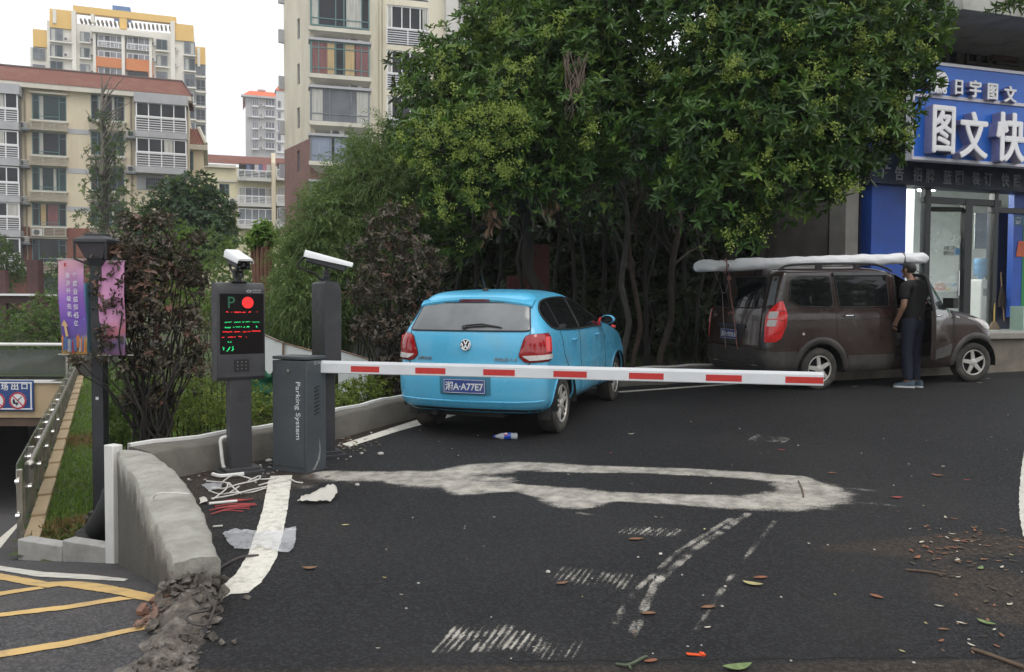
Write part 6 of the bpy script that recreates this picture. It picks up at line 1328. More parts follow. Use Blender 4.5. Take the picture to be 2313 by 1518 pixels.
def wall_cells(F,mb,u0,z0,u1,z1,holes,dep=.16,m=0,mr=0):
 us=sorted({u0,u1,*[h[0]for h in holes],*[h[2]for h in holes]});zs_=sorted({z0,z1,*[h[1]for h in holes],*[h[3]for h in holes]})
 us=[u for u in us if u0-1e-6<=u<=u1+1e-6];zs_=[z for z in zs_ if z0-1e-6<=z<=z1+1e-6]
 for i in range(len(us)-1):
  for j in range(len(zs_)-1):
   uc,zc=(us[i]+us[i+1])/2,(zs_[j]+zs_[j+1])/2
   if any(h[0]<uc<h[2]and h[1]<zc<h[3]for h in holes):continue
   mb.add([F.pt(us[i],zs_[j]),F.pt(us[i+1],zs_[j]),F.pt(us[i+1],zs_[j+1]),F.pt(us[i],zs_[j+1])],[(0,1,2,3)],m)
 for h in holes:
  a,b_,c_,d_=h;f=[F.pt(a,b_),F.pt(c_,b_),F.pt(c_,d_),F.pt(a,d_)];k=[F.pt(a,b_,-dep),F.pt(c_,b_,-dep),F.pt(c_,d_,-dep),F.pt(a,d_,-dep)]
  mb.add(f+k,[(0,4,5,1),(1,5,6,2),(2,6,7,3),(3,7,4,0)],mr)
def window(F,par,o,r,fm,vb=(.33,.67),hb=(),d=-.10,w=.05,panes=None,curtain=None,name='window'):
 u0,z0,u1,z1=r;mb=MB(off=o);f=lambda a,b_,c_,e:F.box(mb,a,b_,c_,e,d-.03,d+.03)
 f(u0,z0,u1,z0+w);f(u0,z1-w,u1,z1);f(u0,z0+w,u0+w,z1-w);f(u1-w,z0+w,u1,z1-w)
 for v in vb:x=u0+(u1-u0)*v;f(x-w*.4,z0+w,x+w*.4,z1-w)
 for v in hb:
  z=z0+(z1-z0)*v[0];F.box(mb,u0+(u1-u0)*v[1]+w*.3,z-w*.35,u0+(u1-u0)*v[2]-w*.3,z+w*.35,d-.025,d+.034)
 wo3=mb.build(name,fm,par,smooth=0)
 mb=MB(off=o);pm_=panes or random.choice((pane_d,pane_m,pane_d));mb.add([F.pt(u0,z0,d-.005),F.pt(u1,z0,d-.005),F.pt(u1,z1,d-.005),F.pt(u0,z1,d-.005)],[(0,1,2,3)]);ms=[pm_]
 for(a,b_,cm)in(curtain or()):
  ms.append(cm);k=7;x0,x1=u0+(u1-u0)*a,u0+(u1-u0)*b_
  for j in range(k):
   p,q=x0+(x1-x0)*j/k,x0+(x1-x0)*(j+1)/k;e0,e1=(.004 if j%2 else .014),(.014 if j%2 else .004);lo=z0+(random.uniform(.0,.03)if cm is not cur_l else 0)
   mb.add([F.pt(p,lo,d+e0-.004),F.pt(q,lo,d+e1-.004),F.pt(q,z1,d+e1-.004),F.pt(p,z1,d+e0-.004)],[(0,1,2,3)],len(ms)-1)
 mb.build('pane',ms,wo3,smooth=0);return wo3
def ac_unit(F,par,o,u,z,s=.8,d=.3):
 mb=MB(off=o);F.box(mb,u-s/2,z,u+s/2,z+s*.68,d-.3,d);a=mb.build('ac_unit',ac_m,par,bevel=.02)
 mb=MB(off=o);mb.lathe([(s*.27,0),(s*.27,.012),(s*.22,.012),(s*.06,.004),(0,.004)],F.pt(u-s*.12,z+s*.34,d),F.n,16);mb.build('fan_grille',mat('fan_dark',(.10,.10,.10),.7,.2,10),a)
def railing(F,par,o,u0,z0,u1,z1,d,nbar=5,npost=4,fm=None,name='balcony_railing',t=.035):
 mb=MB(off=o)
 for i in range(nbar):z=z0+(z1-z0)*(i+.5)/nbar;F.box(mb,u0,z-t*.5,u1,z+t*.5,d-.02,d+.02)
 F.box(mb,u0,z1-t,u1,z1+t,d-.035,d+.035)
 for i in range(npost+1):u=u0+(u1-u0)*i/npost;F.box(mb,u-t*.8,z0,u+t*.8,z1,d-.03,d+.03)
 return mb.build(name,fm or white_fr,par,smooth=0)
 # -- cream walk-up block on the left
F1=Fac(P(170,400,64),R(20));o=F1.pt(0,0);b1_=thing('apartment_block','cream walk-up apartment block with red tiled roof and teal windows','building',o)
ze=F1.uv(170,209)[1];zb=-1.5;U0=F1.uv(-260,400)[0];U1=F1.uv(427,400)[0];zred=F1.uv(100,513)[1]
holes=[];zrow=[]
yr=[(215,272),(299,351),(378,431),(459,511),(541,592),(622,672)]
cols=[(72,150),(205,281)];wins=[]
for k,(ya,yb)in enumerate(yr):
 for(xa,xb)in cols:r=F1.rect(xa,ya,xb,yb);holes.append(r);wins.append((r,k))
mb=MB(off=o);wall_cells(F1,mb,U0,zred,U1,ze,[h for h in holes if h[1]>zred]);mb.add([F1.pt(U1,zred),F1.pt(U1,zred,-11),F1.pt(U1,ze,-11),F1.pt(U1,ze)],[(0,1,2,3)]);mb.build('wall',cream_st,b1_,smooth=0)
mb=MB(off=o);wall_cells(F1,mb,U0,zb,U1,zred,[h for h in holes if h[1]<zred and h[3]<zred+.3]and[(h[0],h[1],h[2],min(h[3],zred))for h in holes if h[1]<zred]);mb.add([F1.pt(U1,zb),F1.pt(U1,zb,-11),F1.pt(U1,zred,-11),F1.pt(U1,zred)],[(0,1,2,3)]);mb.build('base_wall',red_base,b1_,smooth=0)
for r,k in wins:
 cu=random.choice([None,[(.2,.32,cur_l)],[(.22,.30,cur_l),(.62,.70,cur_l)],[(.45,.75,cur_r),(.25,.4,cur_y)]if k==3 else None])
 window(F1,b1_,o,r,teal_fr,(.2,.78),((.76,0,.2),(.76,.78,1),(.16,.2,.78)),panes=random.choice((pane_d,pane_g,pane_d)),curtain=cu,w=.07)
 mb=MB(off=o);u0,z0,u1,z1=r;F1.box(mb,u0-.12,z0-.16,u1+.12,z0-.02,-.1,.22);F1.box(mb,u0-.12,z1+.04,u1+.12,z1+.16,-.1,.28);mb.build('window_sill',sill_w,b1_,smooth=0)
 if k<5:
  mb=MB(off=o);zl0,zl1=z0-.78,z0-.16;F1.box(mb,u0-.05,zl0-.06,u1+.05,zl0+.02,-.02,.45)
  for q in range(5):z=zl0+.05+q*(zl1-zl0-.06)/5;F1.box(mb,u0,z,u1,z+.05,.36,.42)
  for q in range(4):u=u0+(u1-u0)*q/3;F1.box(mb,u-.04,zl0,u+.04,zl1,.34,.44)
  mb.build('louver_shelf',louver_m,b1_,smooth=0)
for k,y in enumerate((297,386,472)):
 mb=MB(off=o);F1.pbox(mb,152,y-5,203,y+6,-.05,.03);mb.build('grey_band',grey_trim,b1_,smooth=0)
mb=MB(off=o);F1.box(mb,U0,ze-.03,U1+.25,ze+.36,-.3,.55);mb.build('cornice',sill_w,b1_,smooth=0)
zr=ze+.36
mb=MB(off=o);hr=1.75;e=[F1.pt(U0,zr,.6),F1.pt(U1+.3,zr,.6),F1.pt(U1-.5,zr+hr,-2.2),F1.pt(U0,zr+hr,-2.2),F1.pt(U0,zr,-5),F1.pt(U1+.3,zr,-5)];mb.add(e,[(0,1,2,3),(3,2,5,4),(1,5,2)]);rf=mb.build('roof',roof_tile,b1_,smooth=0)
mb=MB(off=o);mb.tube([F1.pt(U0,zr+hr+.02,-2.2),F1.pt(U1-.5,zr+hr+.02,-2.2),F1.pt(U1+.3,zr+.03,.6)],.11,6);mb.build('ridge',mat('ridge_dark',(.12,.08,.07),.85,.15,2),rf)
def bay(xa,xb,rows,top,nwin=4):
 u0,u1=F1.uv(xa,300,1.2)[0],F1.uv(xb,300,1.2)[0]
 mb=MB(off=o);z1=F1.uv((xa+xb)/2,top,1.2)[1];F1.box(mb,u0-.12,z1-.75,u1+.12,z1,-.2,1.32);mb.build('bay_canopy',grey_trim,b1_,smooth=0)
 for(yt,ym,yb,ys)in rows:
  xm=(xa+xb)/2;zt,zm,zb_,zs_=(F1.uv(xm,y,1.2)[1]for y in(yt,ym,yb,ys))
  mb=MB(off=o);F1.box(mb,u0-.06,zs_,u1+.06,zb_,-.2,1.28);mb.build('balcony_slab',grey_trim,b1_,smooth=0)
  window(F1,b1_,o,(u0,zm,u1,zt),white_fr,tuple(i/nwin for i in range(1,nwin)),(),d=1.12,w=.09,curtain=random.choice([None,[(.55,.72,cur_l)],[(.75,.98,cur_l)],None]),panes=pane_d,name='balcony_window')
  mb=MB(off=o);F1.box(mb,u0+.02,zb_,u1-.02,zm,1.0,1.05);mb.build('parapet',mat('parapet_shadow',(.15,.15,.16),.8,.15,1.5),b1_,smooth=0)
  mb=MB(off=o);F1.box(mb,u0-.03,zb_,u0+.02,zt,-.1,1.1);mb.build('side_screen',pane_m,b1_,smooth=0);mb=MB(off=o);F1.box(mb,u1-.02,zb_,u1+.03,zt,-.1,1.1);mb.build('side_screen',pane_m,b1_,smooth=0)
  railing(F1,b1_,o,u0,zb_,u1,zm,1.2,6,nwin,white_fr,t=.05)
bay(307,421,[(233,266,298,312),(313,346,378,392)],213)
bay(-75,41,[(206,242,272,290),(292,325,355,372),(374,410,440,455),(455,488,518,534),(536,572,600,614)],186)
mb=MB(off=o);F1.pbox(mb,309,394,420,430,-.02,.06);
mb.build('grey_panel',grey_trim,b1_,smooth=0)
r=F1.rect(330,402,362,426,.2);mb=MB(off=o);F1.box(mb,*r,.06,.10);cg=mb.build('cage_window',pane_d,b1_,smooth=0);mb=MB(off=o)
for i in range(7):u=r[0]+(r[2]-r[0])*i/6;F1.box(mb,u-.015,r[1],u+.015,r[3],.12,.16)
for i in range(4):z=r[1]+(r[3]-r[1])*i/3;F1.box(mb,r[0],z-.015,r[2],z+.015,.115,.165)
mb.build('bars',grey_fr,cg,smooth=0)
for x,y in((298,302),(298,381),(50,282),(50,367),(50,450),(53,540),(53,610)):
 u,z=F1.uv(x,y,.4);ac_unit(F1,b1_,o,u,z-.3,.75,.55)
 mb=MB(off=o);F1.box(mb,u-.5,z-.42,u+.5,z-.34,0,.65);
 for q in range(4):F1.box(mb,u-.5,z-.34+q*.15,u+.5,z-.31+q*.15,.6,.64)
 mb.build('ac_shelf',grey_fr,b1_,smooth=0)
u,z=F1.uv(86,524,.4);ac_unit(F1,b1_,o,u,z-.3,.8,.44)
for x in(296,58):
 u=F1.uv(x,300)[0];mb=MB(off=o);mb.cyl(F1.pt(u,zb,.09),F1.pt(u,ze,.09),.06,n=8);mb.build('downpipe',mat('pipe_drab',(.34,.28,.2),.7,.1,2),b1_)
F1b=Fac(F1.pt(U1,0,-3.5),R(20));ua,ub=0,F1b.uv(469,330)[0];zc_=F1b.uv(450,340)[1]
mb=MB(off=o);F1b.box(mb,ua-.5,zb,ub-.35,zc_,-8,0);mb.build('wing_wall',cream_st,b1_,smooth=0)
mb=MB(off=o);F1b.box(mb,ua-.3,zc_,ub,zc_+.42,-8,.4);mb.build('wing_cornice',sill_w,b1_,smooth=0)
mb=MB(off=o);z2=zc_+.42;mb.add([F1b.pt(ua-.5,z2,.35),F1b.pt(ub-.15,z2,.35),F1b.pt(ub-.75,z2+1.7,-1.6),F1b.pt(ua-.5,z2+1.7,-1.6),F1b.pt(ub-.15,z2,-6)],[(0,1,2,3),(1,4,2)]);rf2=mb.build('wing_roof',roof_tile,b1_,smooth=0)
mb=MB(off=o);mb.tube([F1b.pt(ub-.12,z2+.1,.4),F1b.pt(ub-.72,z2+1.8,-1.6)],.16,6);mb.build('verge_tile',sill_w,rf2)
r=F1b.rect(427,342,437,384);window(F1b,b1_,o,r,teal_fr,(),((.3,0,1),),d=.05,panes=pane_g)
# -- tall yellow and white tower behind
F2=Fac(P(270,100,158),R(19.8));o=F2.pt(0,0);tw=thing('tower_block','tall white tower with yellow top, orange panels and blue roof tank','building',o)
white_st=mat('tower_white',(.78,.74,.66),.85,.06,.25,dirt=(.60,.55,.48),dirt_scale=.15,dirt_amt=.45);yel=mat('tower_yellow',(.78,.50,.14),.8,.06,.2,dirt=(.50,.33,.12),dirt_scale=.2,dirt_amt=.4);org=mat('tower_orange',(.62,.20,.05),.8,.05,.2);tgrey=mat('tower_grey',(.30,.30,.31),.8,.1,.3)
def pb(parts,name,m,fac=F2,par=tw,off=None):
 for q in parts:r=fac.pbox(MB(off=off or o),*q).build(name,m,par,smooth=0)
 return r
pb([(111,64,442,700,-14,0),(73,108,112,700,-13,-3),(440,130,466,700,-14,-3)],'wall',white_st)
pb([(112,22,167,64,-3,.4),(396,55,437,92,-3,.4),(74,67,112,106,-6,-2.6),(440,106,464,145,-6,-2.6)],'yellow_parapet',yel)
pb([(165,25,398,40,-.6,.6),(270,38,286,64,-.5,.5),(386,50,396,74,-.5,.5),(160,38,172,60,-.5,.5)],'roof_beam',yel)
mb=MB(off=o)
for i in range(22):
 x=180+i*9.6;y=44+(x-180)*.083;F2.pbox(mb,x,y-3,x+4,y+3,-2.2,.0)
mb.build('pergola_slat',mat('slat_brown',(.25,.19,.13),.8,.2,1),tw,smooth=0)
pb([(166,24,176,700,-.2,.9),(205,32,213,50,-.2,.8),(388,48,398,700,-.2,.9),(119,22,127,52,0,.7),(214,76,220,700,0,1.6),(278,79,285,700,0,1.9),(340,84,346,700,0,1.6),(446,108,452,150,-2.6,-2)],'white_pier',white_st)
pb([(205,68,345,78,0,2.2)],'balcony_roof',white_st)
pb([(254,14,294,38,-5,-2)],'roof_tank',mat('tank_blue',(.10,.20,.42),.6,.15,.6))
pb([(216,130,280,152,.2,1.4),(284,134,341,160,.2,1.4),(212,132,219,190,.2,1.5),(335,140,345,190,.2,1.5)],'orange_panel',org)
for k,y in enumerate((63,99,136,172,208)):
 for(xa,xb,dy,h)in((113,142,0,30),(181,203,7,24),(353,378,24,26),(416,441,30,30)):
  r=F2.rect(xa,y+dy+2,xb,y+dy+h,.3);window(F2,tw,o,r,grey_fr,(.5,),(),d=.28,w=.12,panes=random.choice((pane_m,pane_g,pane_m)),curtain=random.choice([None,[(.1,.4,cur_l)],[(.6,.9,cur_l)]]))
  pb([(xa-2,y+dy+h,xb+24 if xa in(113,416)and xa==113 else xb+2,y+dy+h+3,-.1,1.0)],'ledge',white_st)
 for(xa,dy)in((150,26),(209,28),(346,36),(396,48)):u,z=F2.uv(xa,y+dy,.6);ac_unit(F2,tw,o,u,z-.3,1.0,.7)
 if y>70:r=F2.rect(74,y+10,102,y+36,-2.7);window(F2,tw,o,r,grey_fr,(.5,),((.5,0,1),),d=-2.7,w=.14,panes=pane_m)
for k,y in enumerate((146,180,214,247,281)):
 r=F2.rect(443,y,464,y+24,-2.7);window(F2,tw,o,r,grey_fr,(.5,),((.3,0,1),),d=-2.8,w=.14,panes=random.choice((pane_m,pane_d)));pb([(440,y+25,466,y+29,-3,-2.2)],'ledge',white_st)
 r=F2.rect(418,y+30,440,y+54,.3);window(F2,tw,o,r,grey_fr,(.5,),(),d=.28,w=.14,panes=random.choice((pane_m,pane_d)))
for(xa,xb,ya,yb,rail)in((221,277,80,108,1),(287,339,84,114,1),(221,277,116,131,0),(287,339,122,137,0),(221,277,153,172,0)):
 r=F2.rect(xa,ya,xb,yb,1.0);window(F2,tw,o,r,white_fr,(.25,.5,.75),(),d=1.0,w=.14,panes=mat('pane_pale',(.22,.23,.25),.1,.25,.3),curtain=[(.3,.55,mat('pane_open',(.05,.045,.045),.3,.2,1))])
 if rail:u0,z0,u1,z1=F2.rect(xa,yb-14,xb,yb,1.5);railing(F2,tw,o,u0,z0,u1,z1,1.5,4,6,white_fr,t=.08)
pb([(289,162,338,180,.2,.6)],'loggia',pane_d)
# -- far grey tower with bright orange roof, and its turret
F3=Fac(P(590,300,240),R(18));o=F3.pt(0,0);ft=thing('tower_block','distant pale grey tower with hipped bright orange roof','building',o);far_w=mat('far_wall',(.50,.48,.48),.85,.06,.2,dirt=(.36,.34,.35),dirt_scale=.1,dirt_amt=.6);far_o=mat('roof_orange',(.72,.13,.03),.7,.08,.4);far_p=mat('far_pane',(.12,.12,.14),.2,.3,.3)
mb=MB(off=o);F3.pbox(mb,556,218,700,700,-18,0);a=F3.pt(F3.uv(556,300)[0],0);
mb.build('wall',far_w,ft,smooth=0)
mb=MB(off=o);u0,z0,u1,z1=F3.rect(548,206,700,220,1);q=[F3.pt(u0,z0,1.2),F3.pt(u1,z0,1.2),F3.pt(u1,z0,-19),F3.pt(u0,z0,-19),F3.pt(u0+2,z1+.3,-2),F3.pt(u1,z1+.3,-2),F3.pt(u1,z1+.3,-15),F3.pt(u0+2,z1+.3,-15)];mb.add(q,[(0,1,5,4),(0,4,7,3),(4,5,6,7),(1,2,6,5)]);mb.build('roof',far_o,ft,smooth=0)
pb([(582,202,600,205,-6,-4)],'roof_vent',far_w,F3,ft);pb([(560,262,596,266,0,1),(544,219,700,223,0,1.6)],'band',far_w,F3,ft)
for k,y in enumerate((226,250,277,300,323)):
 for xa,xb in((570,583),(600,620),(628,640)):
  if xa==628:continue
  mb=MB(off=o);F3.pbox(mb,xa,y,xb,y+12,.05,.3);w_=mb.build('window',far_p,ft,smooth=0);mb=MB(off=o);F3.pbox(mb,xa-1,y+12,xb+1,y+15,.0,1.2)
  for q in range(4):x=xa+(xb-xa)*q/3;F3.pbox(mb,x-.4,y,x+.4,y+12,.3,.5)
  mb.build('frame',white_fr,w_,smooth=0)
 u,z=F3.uv(591,y+10,.5);ac_unit(F3,ft,o,u,z-.5,1.1,.8)
F4=Fac(P(632,300,225),R(18));o=F4.pt(0,0);tr=thing('turret_tower','slim white turret with pointed orange roof beside the near cream tower','building',o)
mb=MB(off=o);u0,z0,u1,z1=F4.rect(625,205,650,700);F4.box(mb,u0,-2,u1,z1,-4,0);mb.build('wall',mat('turret_white',(.60,.58,.57),.85,.06,.2),tr,smooth=0)
mb=MB(off=o);zt4=F4.uv(637,176)[1];uc=(u0+u1)/2;mb.add([F4.pt(u0-.3,z1,.3),F4.pt(u1+.3,z1,.3),F4.pt(u1+.3,z1,-4.3),F4.pt(u0-.3,z1,-4.3),F4.pt(uc+.5,zt4,-2)],[(0,1,4),(1,2,4),(2,3,4),(3,0,4)]);mb.build('roof',far_o,tr,smooth=0)
for y in(228,252,278,302,326):mb=MB(off=o);F4.pbox(mb,628,y,634,y+14,.02,.2);mb.build('window',far_p,tr,smooth=0);mb=MB(off=o);F4.pbox(mb,625,y+18,650,y+20,0,.5);mb.build('ledge',white_fr,tr,smooth=0)
# -- low cream house with red roof between them
F5=Fac(P(540,430,95),R(17));o=F5.pt(0,0);hs=thing('apartment_house','small cream house with red tiled roof and white balcony rails','building',o)
u0,u1=F5.uv(432,400)[0],F5.uv(760,400)[0];zc=F5.uv(500,376)[1];zr2=F5.uv(500,340)[1]
holes=[F5.rect(495,415,518,440)]
mb=MB(off=o);wall_cells(F5,mb,u0,-2,u1,zc,holes);mb.add([F5.pt(u0,-2),F5.pt(u0,zc),F5.pt(u0,zc,-9),F5.pt(u0,-2,-9)],[(0,1,2,3)]);mb.build('wall',cream3,hs,smooth=0)
window(F5,hs,o,holes[0],teal_fr,(.6,),((.5,.6,1),),panes=pane_d,w=.08)
mb=MB(off=o);F5.pbox(mb,455,371,533,378,-.2,.4);F5.pbox(mb,455,405,535,410,-.1,.15);mb.build('cornice',sill_w,hs,smooth=0)
mb=MB(off=o);mb.add([F5.pt(u0,zc+.3,.2),F5.pt(u1,zc+.3,.2),F5.pt(u1,zr2,-3),F5.pt(u0,zr2,-3)],[(0,1,2,3)]);mb.build('roof',roof_tile,hs,smooth=0)
mb=MB(off=o);F5.pbox(mb,454,350,464,375,-.5,.3);mb.build('chimney',cream3,hs,smooth=0)
for(ys,yr_,yw,nm)in((408,385,366,0),(466,443,424,1),(516,497,474,2)):
 for xa,xb in((537,617),(625,720)):
  ua,ub_=F5.uv(xa,ys,1.1)[0],F5.uv(xb,ys,1.1)[0];xm=(xa+xb)/2;z0,zrl,zw=(F5.uv(xm,y,1.1)[1]for y in(ys-7,yr_,yw))
  mb=MB(off=o);F5.box(mb,ua,z0-.4,ub_,z0,0,1.2);mb.build('balcony_slab',mat('slab_white',(.60,.59,.56),.8,.06,.6,dirt=(.4,.38,.35),dirt_scale=.6,dirt_amt=.4),hs,smooth=0)
  railing(F5,hs,o,ua,z0,ub_,zrl,1.12,5,5,white_fr,t=.05)
  if nm:window(F5,hs,o,(ua+.1,z0+.05,ub_-.1,F5.uv(xm,yw,.0)[1]),white_fr,(.2,.4,.6,.8),(),d=.05 if nm==1 else 1.0,w=.07,panes=random.choice((pane_d,pane_m)),curtain=[(.02,.2,cur_l),(.8,.98,cur_l)]if nm==1 else None)
  else:mb=MB(off=o);F5.box(mb,ua+.1,z0,ub_-.1,z0+1.7,.02,.06);mb.build('loggia',pane_d,hs,smooth=0)
mb=MB(off=o);zt5=F5.uv(612,352)[1];zq=F5.uv(620,372)[1];a,b_=F5.uv(608,380,1.3)[0],F5.uv(624,380,1.3)[0];mb.prism([(-1.0,-2),(1.35,-2),(1.35,zq),(.2,zt5+.3),(-1.0,zt5+.3)],F5.pt(a+.25,0),F5.n,UP,-.45);mb.build('dividing_wall',cream_st,hs,smooth=0)
mb=MB(off=o)
for i,c_ in enumerate((0,1,2,0,3,2)):
 u,z=F5.uv(562+i*9,372,.8);F5.box(mb,u-.25,z-.9,u+.22,z,.78,.82,m=c_)
mb.build('laundry',[mat('cloth_blue',(.12,.15,.26),.8,.2,2),mat('cloth_dark',(.05,.04,.05),.8,.2,2),mat('cloth_pale',(.5,.48,.47),.8,.1,2),mat('cloth_pink',(.4,.16,.2),.8,.1,2)],hs,smooth=0)
for x in(552,605):
 mb=MB(off=o);u,z=F5.uv(x,398,1.1)
 for i in range(160):p=F5.pt(u+random.gauss(0,.32),z+random.gauss(0,.3),1.1+random.gauss(0,.15));d1=Vector((random.uniform(-1,1),random.uniform(-1,1),random.uniform(-1,1)))*.12;d2=Vector((random.uniform(-1,1),random.uniform(-1,1),random.uniform(-1,1)))*.08;mb.add([p,p+d1,p+d1+d2],[(0,1,2)])
 mb.build('balcony_plant',mat('balcony_green',(.05,.10,.03),.7,.4,3),hs,smooth=0)
u,z=F5.uv(527,452,.4);ac_unit(F5,hs,o,u,z-.4,.9,.5);u,z=F5.uv(516,454,.4);ac_unit(F5,hs,o,u,z-.4,.7,.5)
# -- near cream tower with bay windows
F6=Fac(P(700,200,52),R(15.5));o=F6.pt(0,0);nt_=thing('apartment_tower','near cream apartment tower with projecting bay windows and brown base','building',o)
zbr=F6.uv(700,312)[1];U0,U1=0.0,F6.uv(1010,100)[0];ZT=26.0
sd_=Vector((-.56,.83,0)).normalized();kk=P(642,300,1);kd=Vector((kk.x,kk.y,0));tt=(F6.O.x*kd.y-F6.O.y*kd.x)/(sd_.y*kd.x-sd_.x*kd.y);back=F6.O+sd_*tt
F6s=Fac(back,math.atan2(-sd_.y,-sd_.x));SL=(Vector((F6.O.x,F6.O.y,0))-Vector((back.x,back.y,0))).length
sh=[F6s.rect(671,y,677,y+47)for y in(-58,42,144,243,340,440)]
hl=[F6.rect(874,y,968,y+90)for y in(-90,14,116,218,322)]
for mname,m_,za,zb_ in(('wall',cream2,zbr,ZT),('base_wall',mat('base_brown',(.235,.125,.105),.85,.12,1,dirt=(.17,.10,.09),dirt_scale=.4,dirt_amt=.5),-2,zbr)):
 cl=lambda hs_:[(h[0],max(h[1],za),h[2],min(h[3],zb_))for h in hs_ if h[3]>za and h[1]<zb_]
 mb=MB(off=o);wall_cells(F6,mb,U0,za,U1,zb_,cl(hl));wall_cells(F6s,mb,0,za,SL,zb_,cl(sh));q=F6s.pt(0,0);bk=q+Vector((-.1,1,0))*14
 mb.add([(q.x,q.y,za),(q.x,q.y,zb_),(bk.x,bk.y,zb_),(bk.x,bk.y,za)],[(0,1,2,3)]);mb.build(mname,m_,nt_,smooth=0)
for r in sh:window(F6s,nt_,o,r,grey_fr,(),((.5,0,1),),d=-.12,w=.05,panes=pane_m)
for i,y in enumerate((-66,24,130,232,330,428)):
 mb=MB(off=o);u=F6s.uv(644,y)[0];F6s.box(mb,-.1,F6s.uv(646,y+70)[1],.12,F6s.uv(646,y+40)[1],-.1,.35);mb.build('edge_fin',grey_trim,nt_,smooth=0)
for k,(yt,yb,ys)in enumerate(((-48,62,74),(96,172,180),(202,278,286),(310,368,376),(414,480,490),(520,590,600))):
 u0,u1=F6.uv(702,yb,.9)[0],F6.uv(835,yb,.9)[0];z0,z1,zs_=(F6.uv(770,y,.9)[1]for y in(yb,yt,ys));z1=z0+2.35 if k==0 else z1
 mb=MB(off=o);mb.add([F6.pt(u0+.5,zs_-.35,0),F6.pt(u1,zs_-.35,0),F6.pt(u1+.1,zs_,1.0),F6.pt(u0-.12,zs_,1.0),F6.pt(u0-.12,zs_+.25,1.0),F6.pt(u1+.1,zs_+.25,1.0),F6.pt(u0-.12,zs_+.25,0),F6.pt(u1+.1,zs_+.25,0)],[(0,1,2,3),(3,2,5,4),(4,5,7,6),(0,3,4,6),(1,7,5,2)]);mb.build('bay_sill',sill_w,nt_,smooth=0)
 mb=MB(off=o);F6.box(mb,u0-.12,z1,u1+.12,z1+.16,0,1.02);mb.build('bay_top',grey_trim,nt_,smooth=0)
 cu=([(.02,.14,cur_l),(.60,.85,cur_l)],[(.0,.14,cur_r),(.14,.28,cur_r),(.28,.40,cur_y),(.58,.74,cur_y),(.76,1,cur_r)],[(.02,.20,cur_l),(.78,1,cur_l)],[(.02,.35,mat('curtain_blue',(.22,.26,.34),.5,.2,3,coat=.3,stretch=(6,6,.3))),(.4,.6,MATS['curtain_blue'])],None,None)[k]
 fm=(teal_fr,teal_fr,grey_fr,grey_fr,grey_fr,grey_fr)[k]
 window(F6,nt_,o,(u0,z0,u1,z1),fm,(.13,.42,.56,.86)if k<2 else(.32,.68),((.2,0,1),(.80,0,1))if k<2 else((.25,0,1),),d=.86,w=.08,panes=pane_d if k!=2 else pane_m,curtain=cu,name='bay_window')
 Fl=Fac(F6.pt(u0,0,.0),F6.yaw-math.pi/2);Fl.O=F6.pt(u0,0,0)
 mb=MB(off=o);q=[F6.pt(u0,z0,0),F6.pt(u0,z0,.86),F6.pt(u0,z1,.86),F6.pt(u0,z1,0)];mb.add(q,[(0,3,2,1)]);q=[F6.pt(u1,z0,0),F6.pt(u1,z0,.86),F6.pt(u1,z1,.86),F6.pt(u1,z1,0)];mb.add(q,[(0,1,2,3)]);mb.build('bay_side',mat('pane_bright',(.35,.40,.42),.08,.2,.6),nt_,smooth=0)
 mb=MB(off=o)
 for zz in(z0+.02,z0+(z1-z0)*.25,z1-.05):F6.box(mb,u0-.03,zz,u0+.03,zz+.07,0,.86)
 F6.box(mb,u0-.03,z0,u0+.03,z1,.40,.46);F6.box(mb,u0-.04,z0,u0+.04,z1,.80,.90);mb.build('side_frame',fm,nt_,smooth=0)
 u,z=F6.uv(803 if k<2 else 762,ys+14,.35);ac_unit(F6,nt_,o,u,z-.35,.85,.45)
 if k==2:mb=MB(off=o);F6.pbox(mb,712,290,748,302,0,.06);F6.pbox(mb,780,288,830,304,0,.06,m=1);mb.build('wall_panel',[mat('panel_rust',(.30,.11,.07),.8,.2,2),mat('panel_olive',(.24,.20,.05),.7,.2,2)],nt_,smooth=0)
for i,r in enumerate(hl):
 u0,z0,u1,z1=r;zm=z0+(z1-z0)*.42
 window(F6,nt_,o,(u0,zm,u1,z1),white_fr,(.12,.36,.56,.80),(),d=-.10,w=.08,panes=pane_d,curtain=[(.02,.12,cur_l),(.86,.96,cur_l)]);mb=MB(off=o);F6.box(mb,u0,z0,u1,zm,-.16,-.12);mb.build('balcony_recess',pane_m,nt_,smooth=0);railing(F6,nt_,o,u0,z0+.05,u1,zm,.0,7,2,white_fr,t=.04)
F7=Fac(F6.pt(U1,0,.5),R(15.5));uA,uB=0,5.5
mb=MB(off=o);F7.box(mb,-.2,-2,.6,ZT,-3,.2);mb.build('corner_pier',mat('pier_white',(.62,.60,.56),.8,.05,.6),nt_,smooth=0)
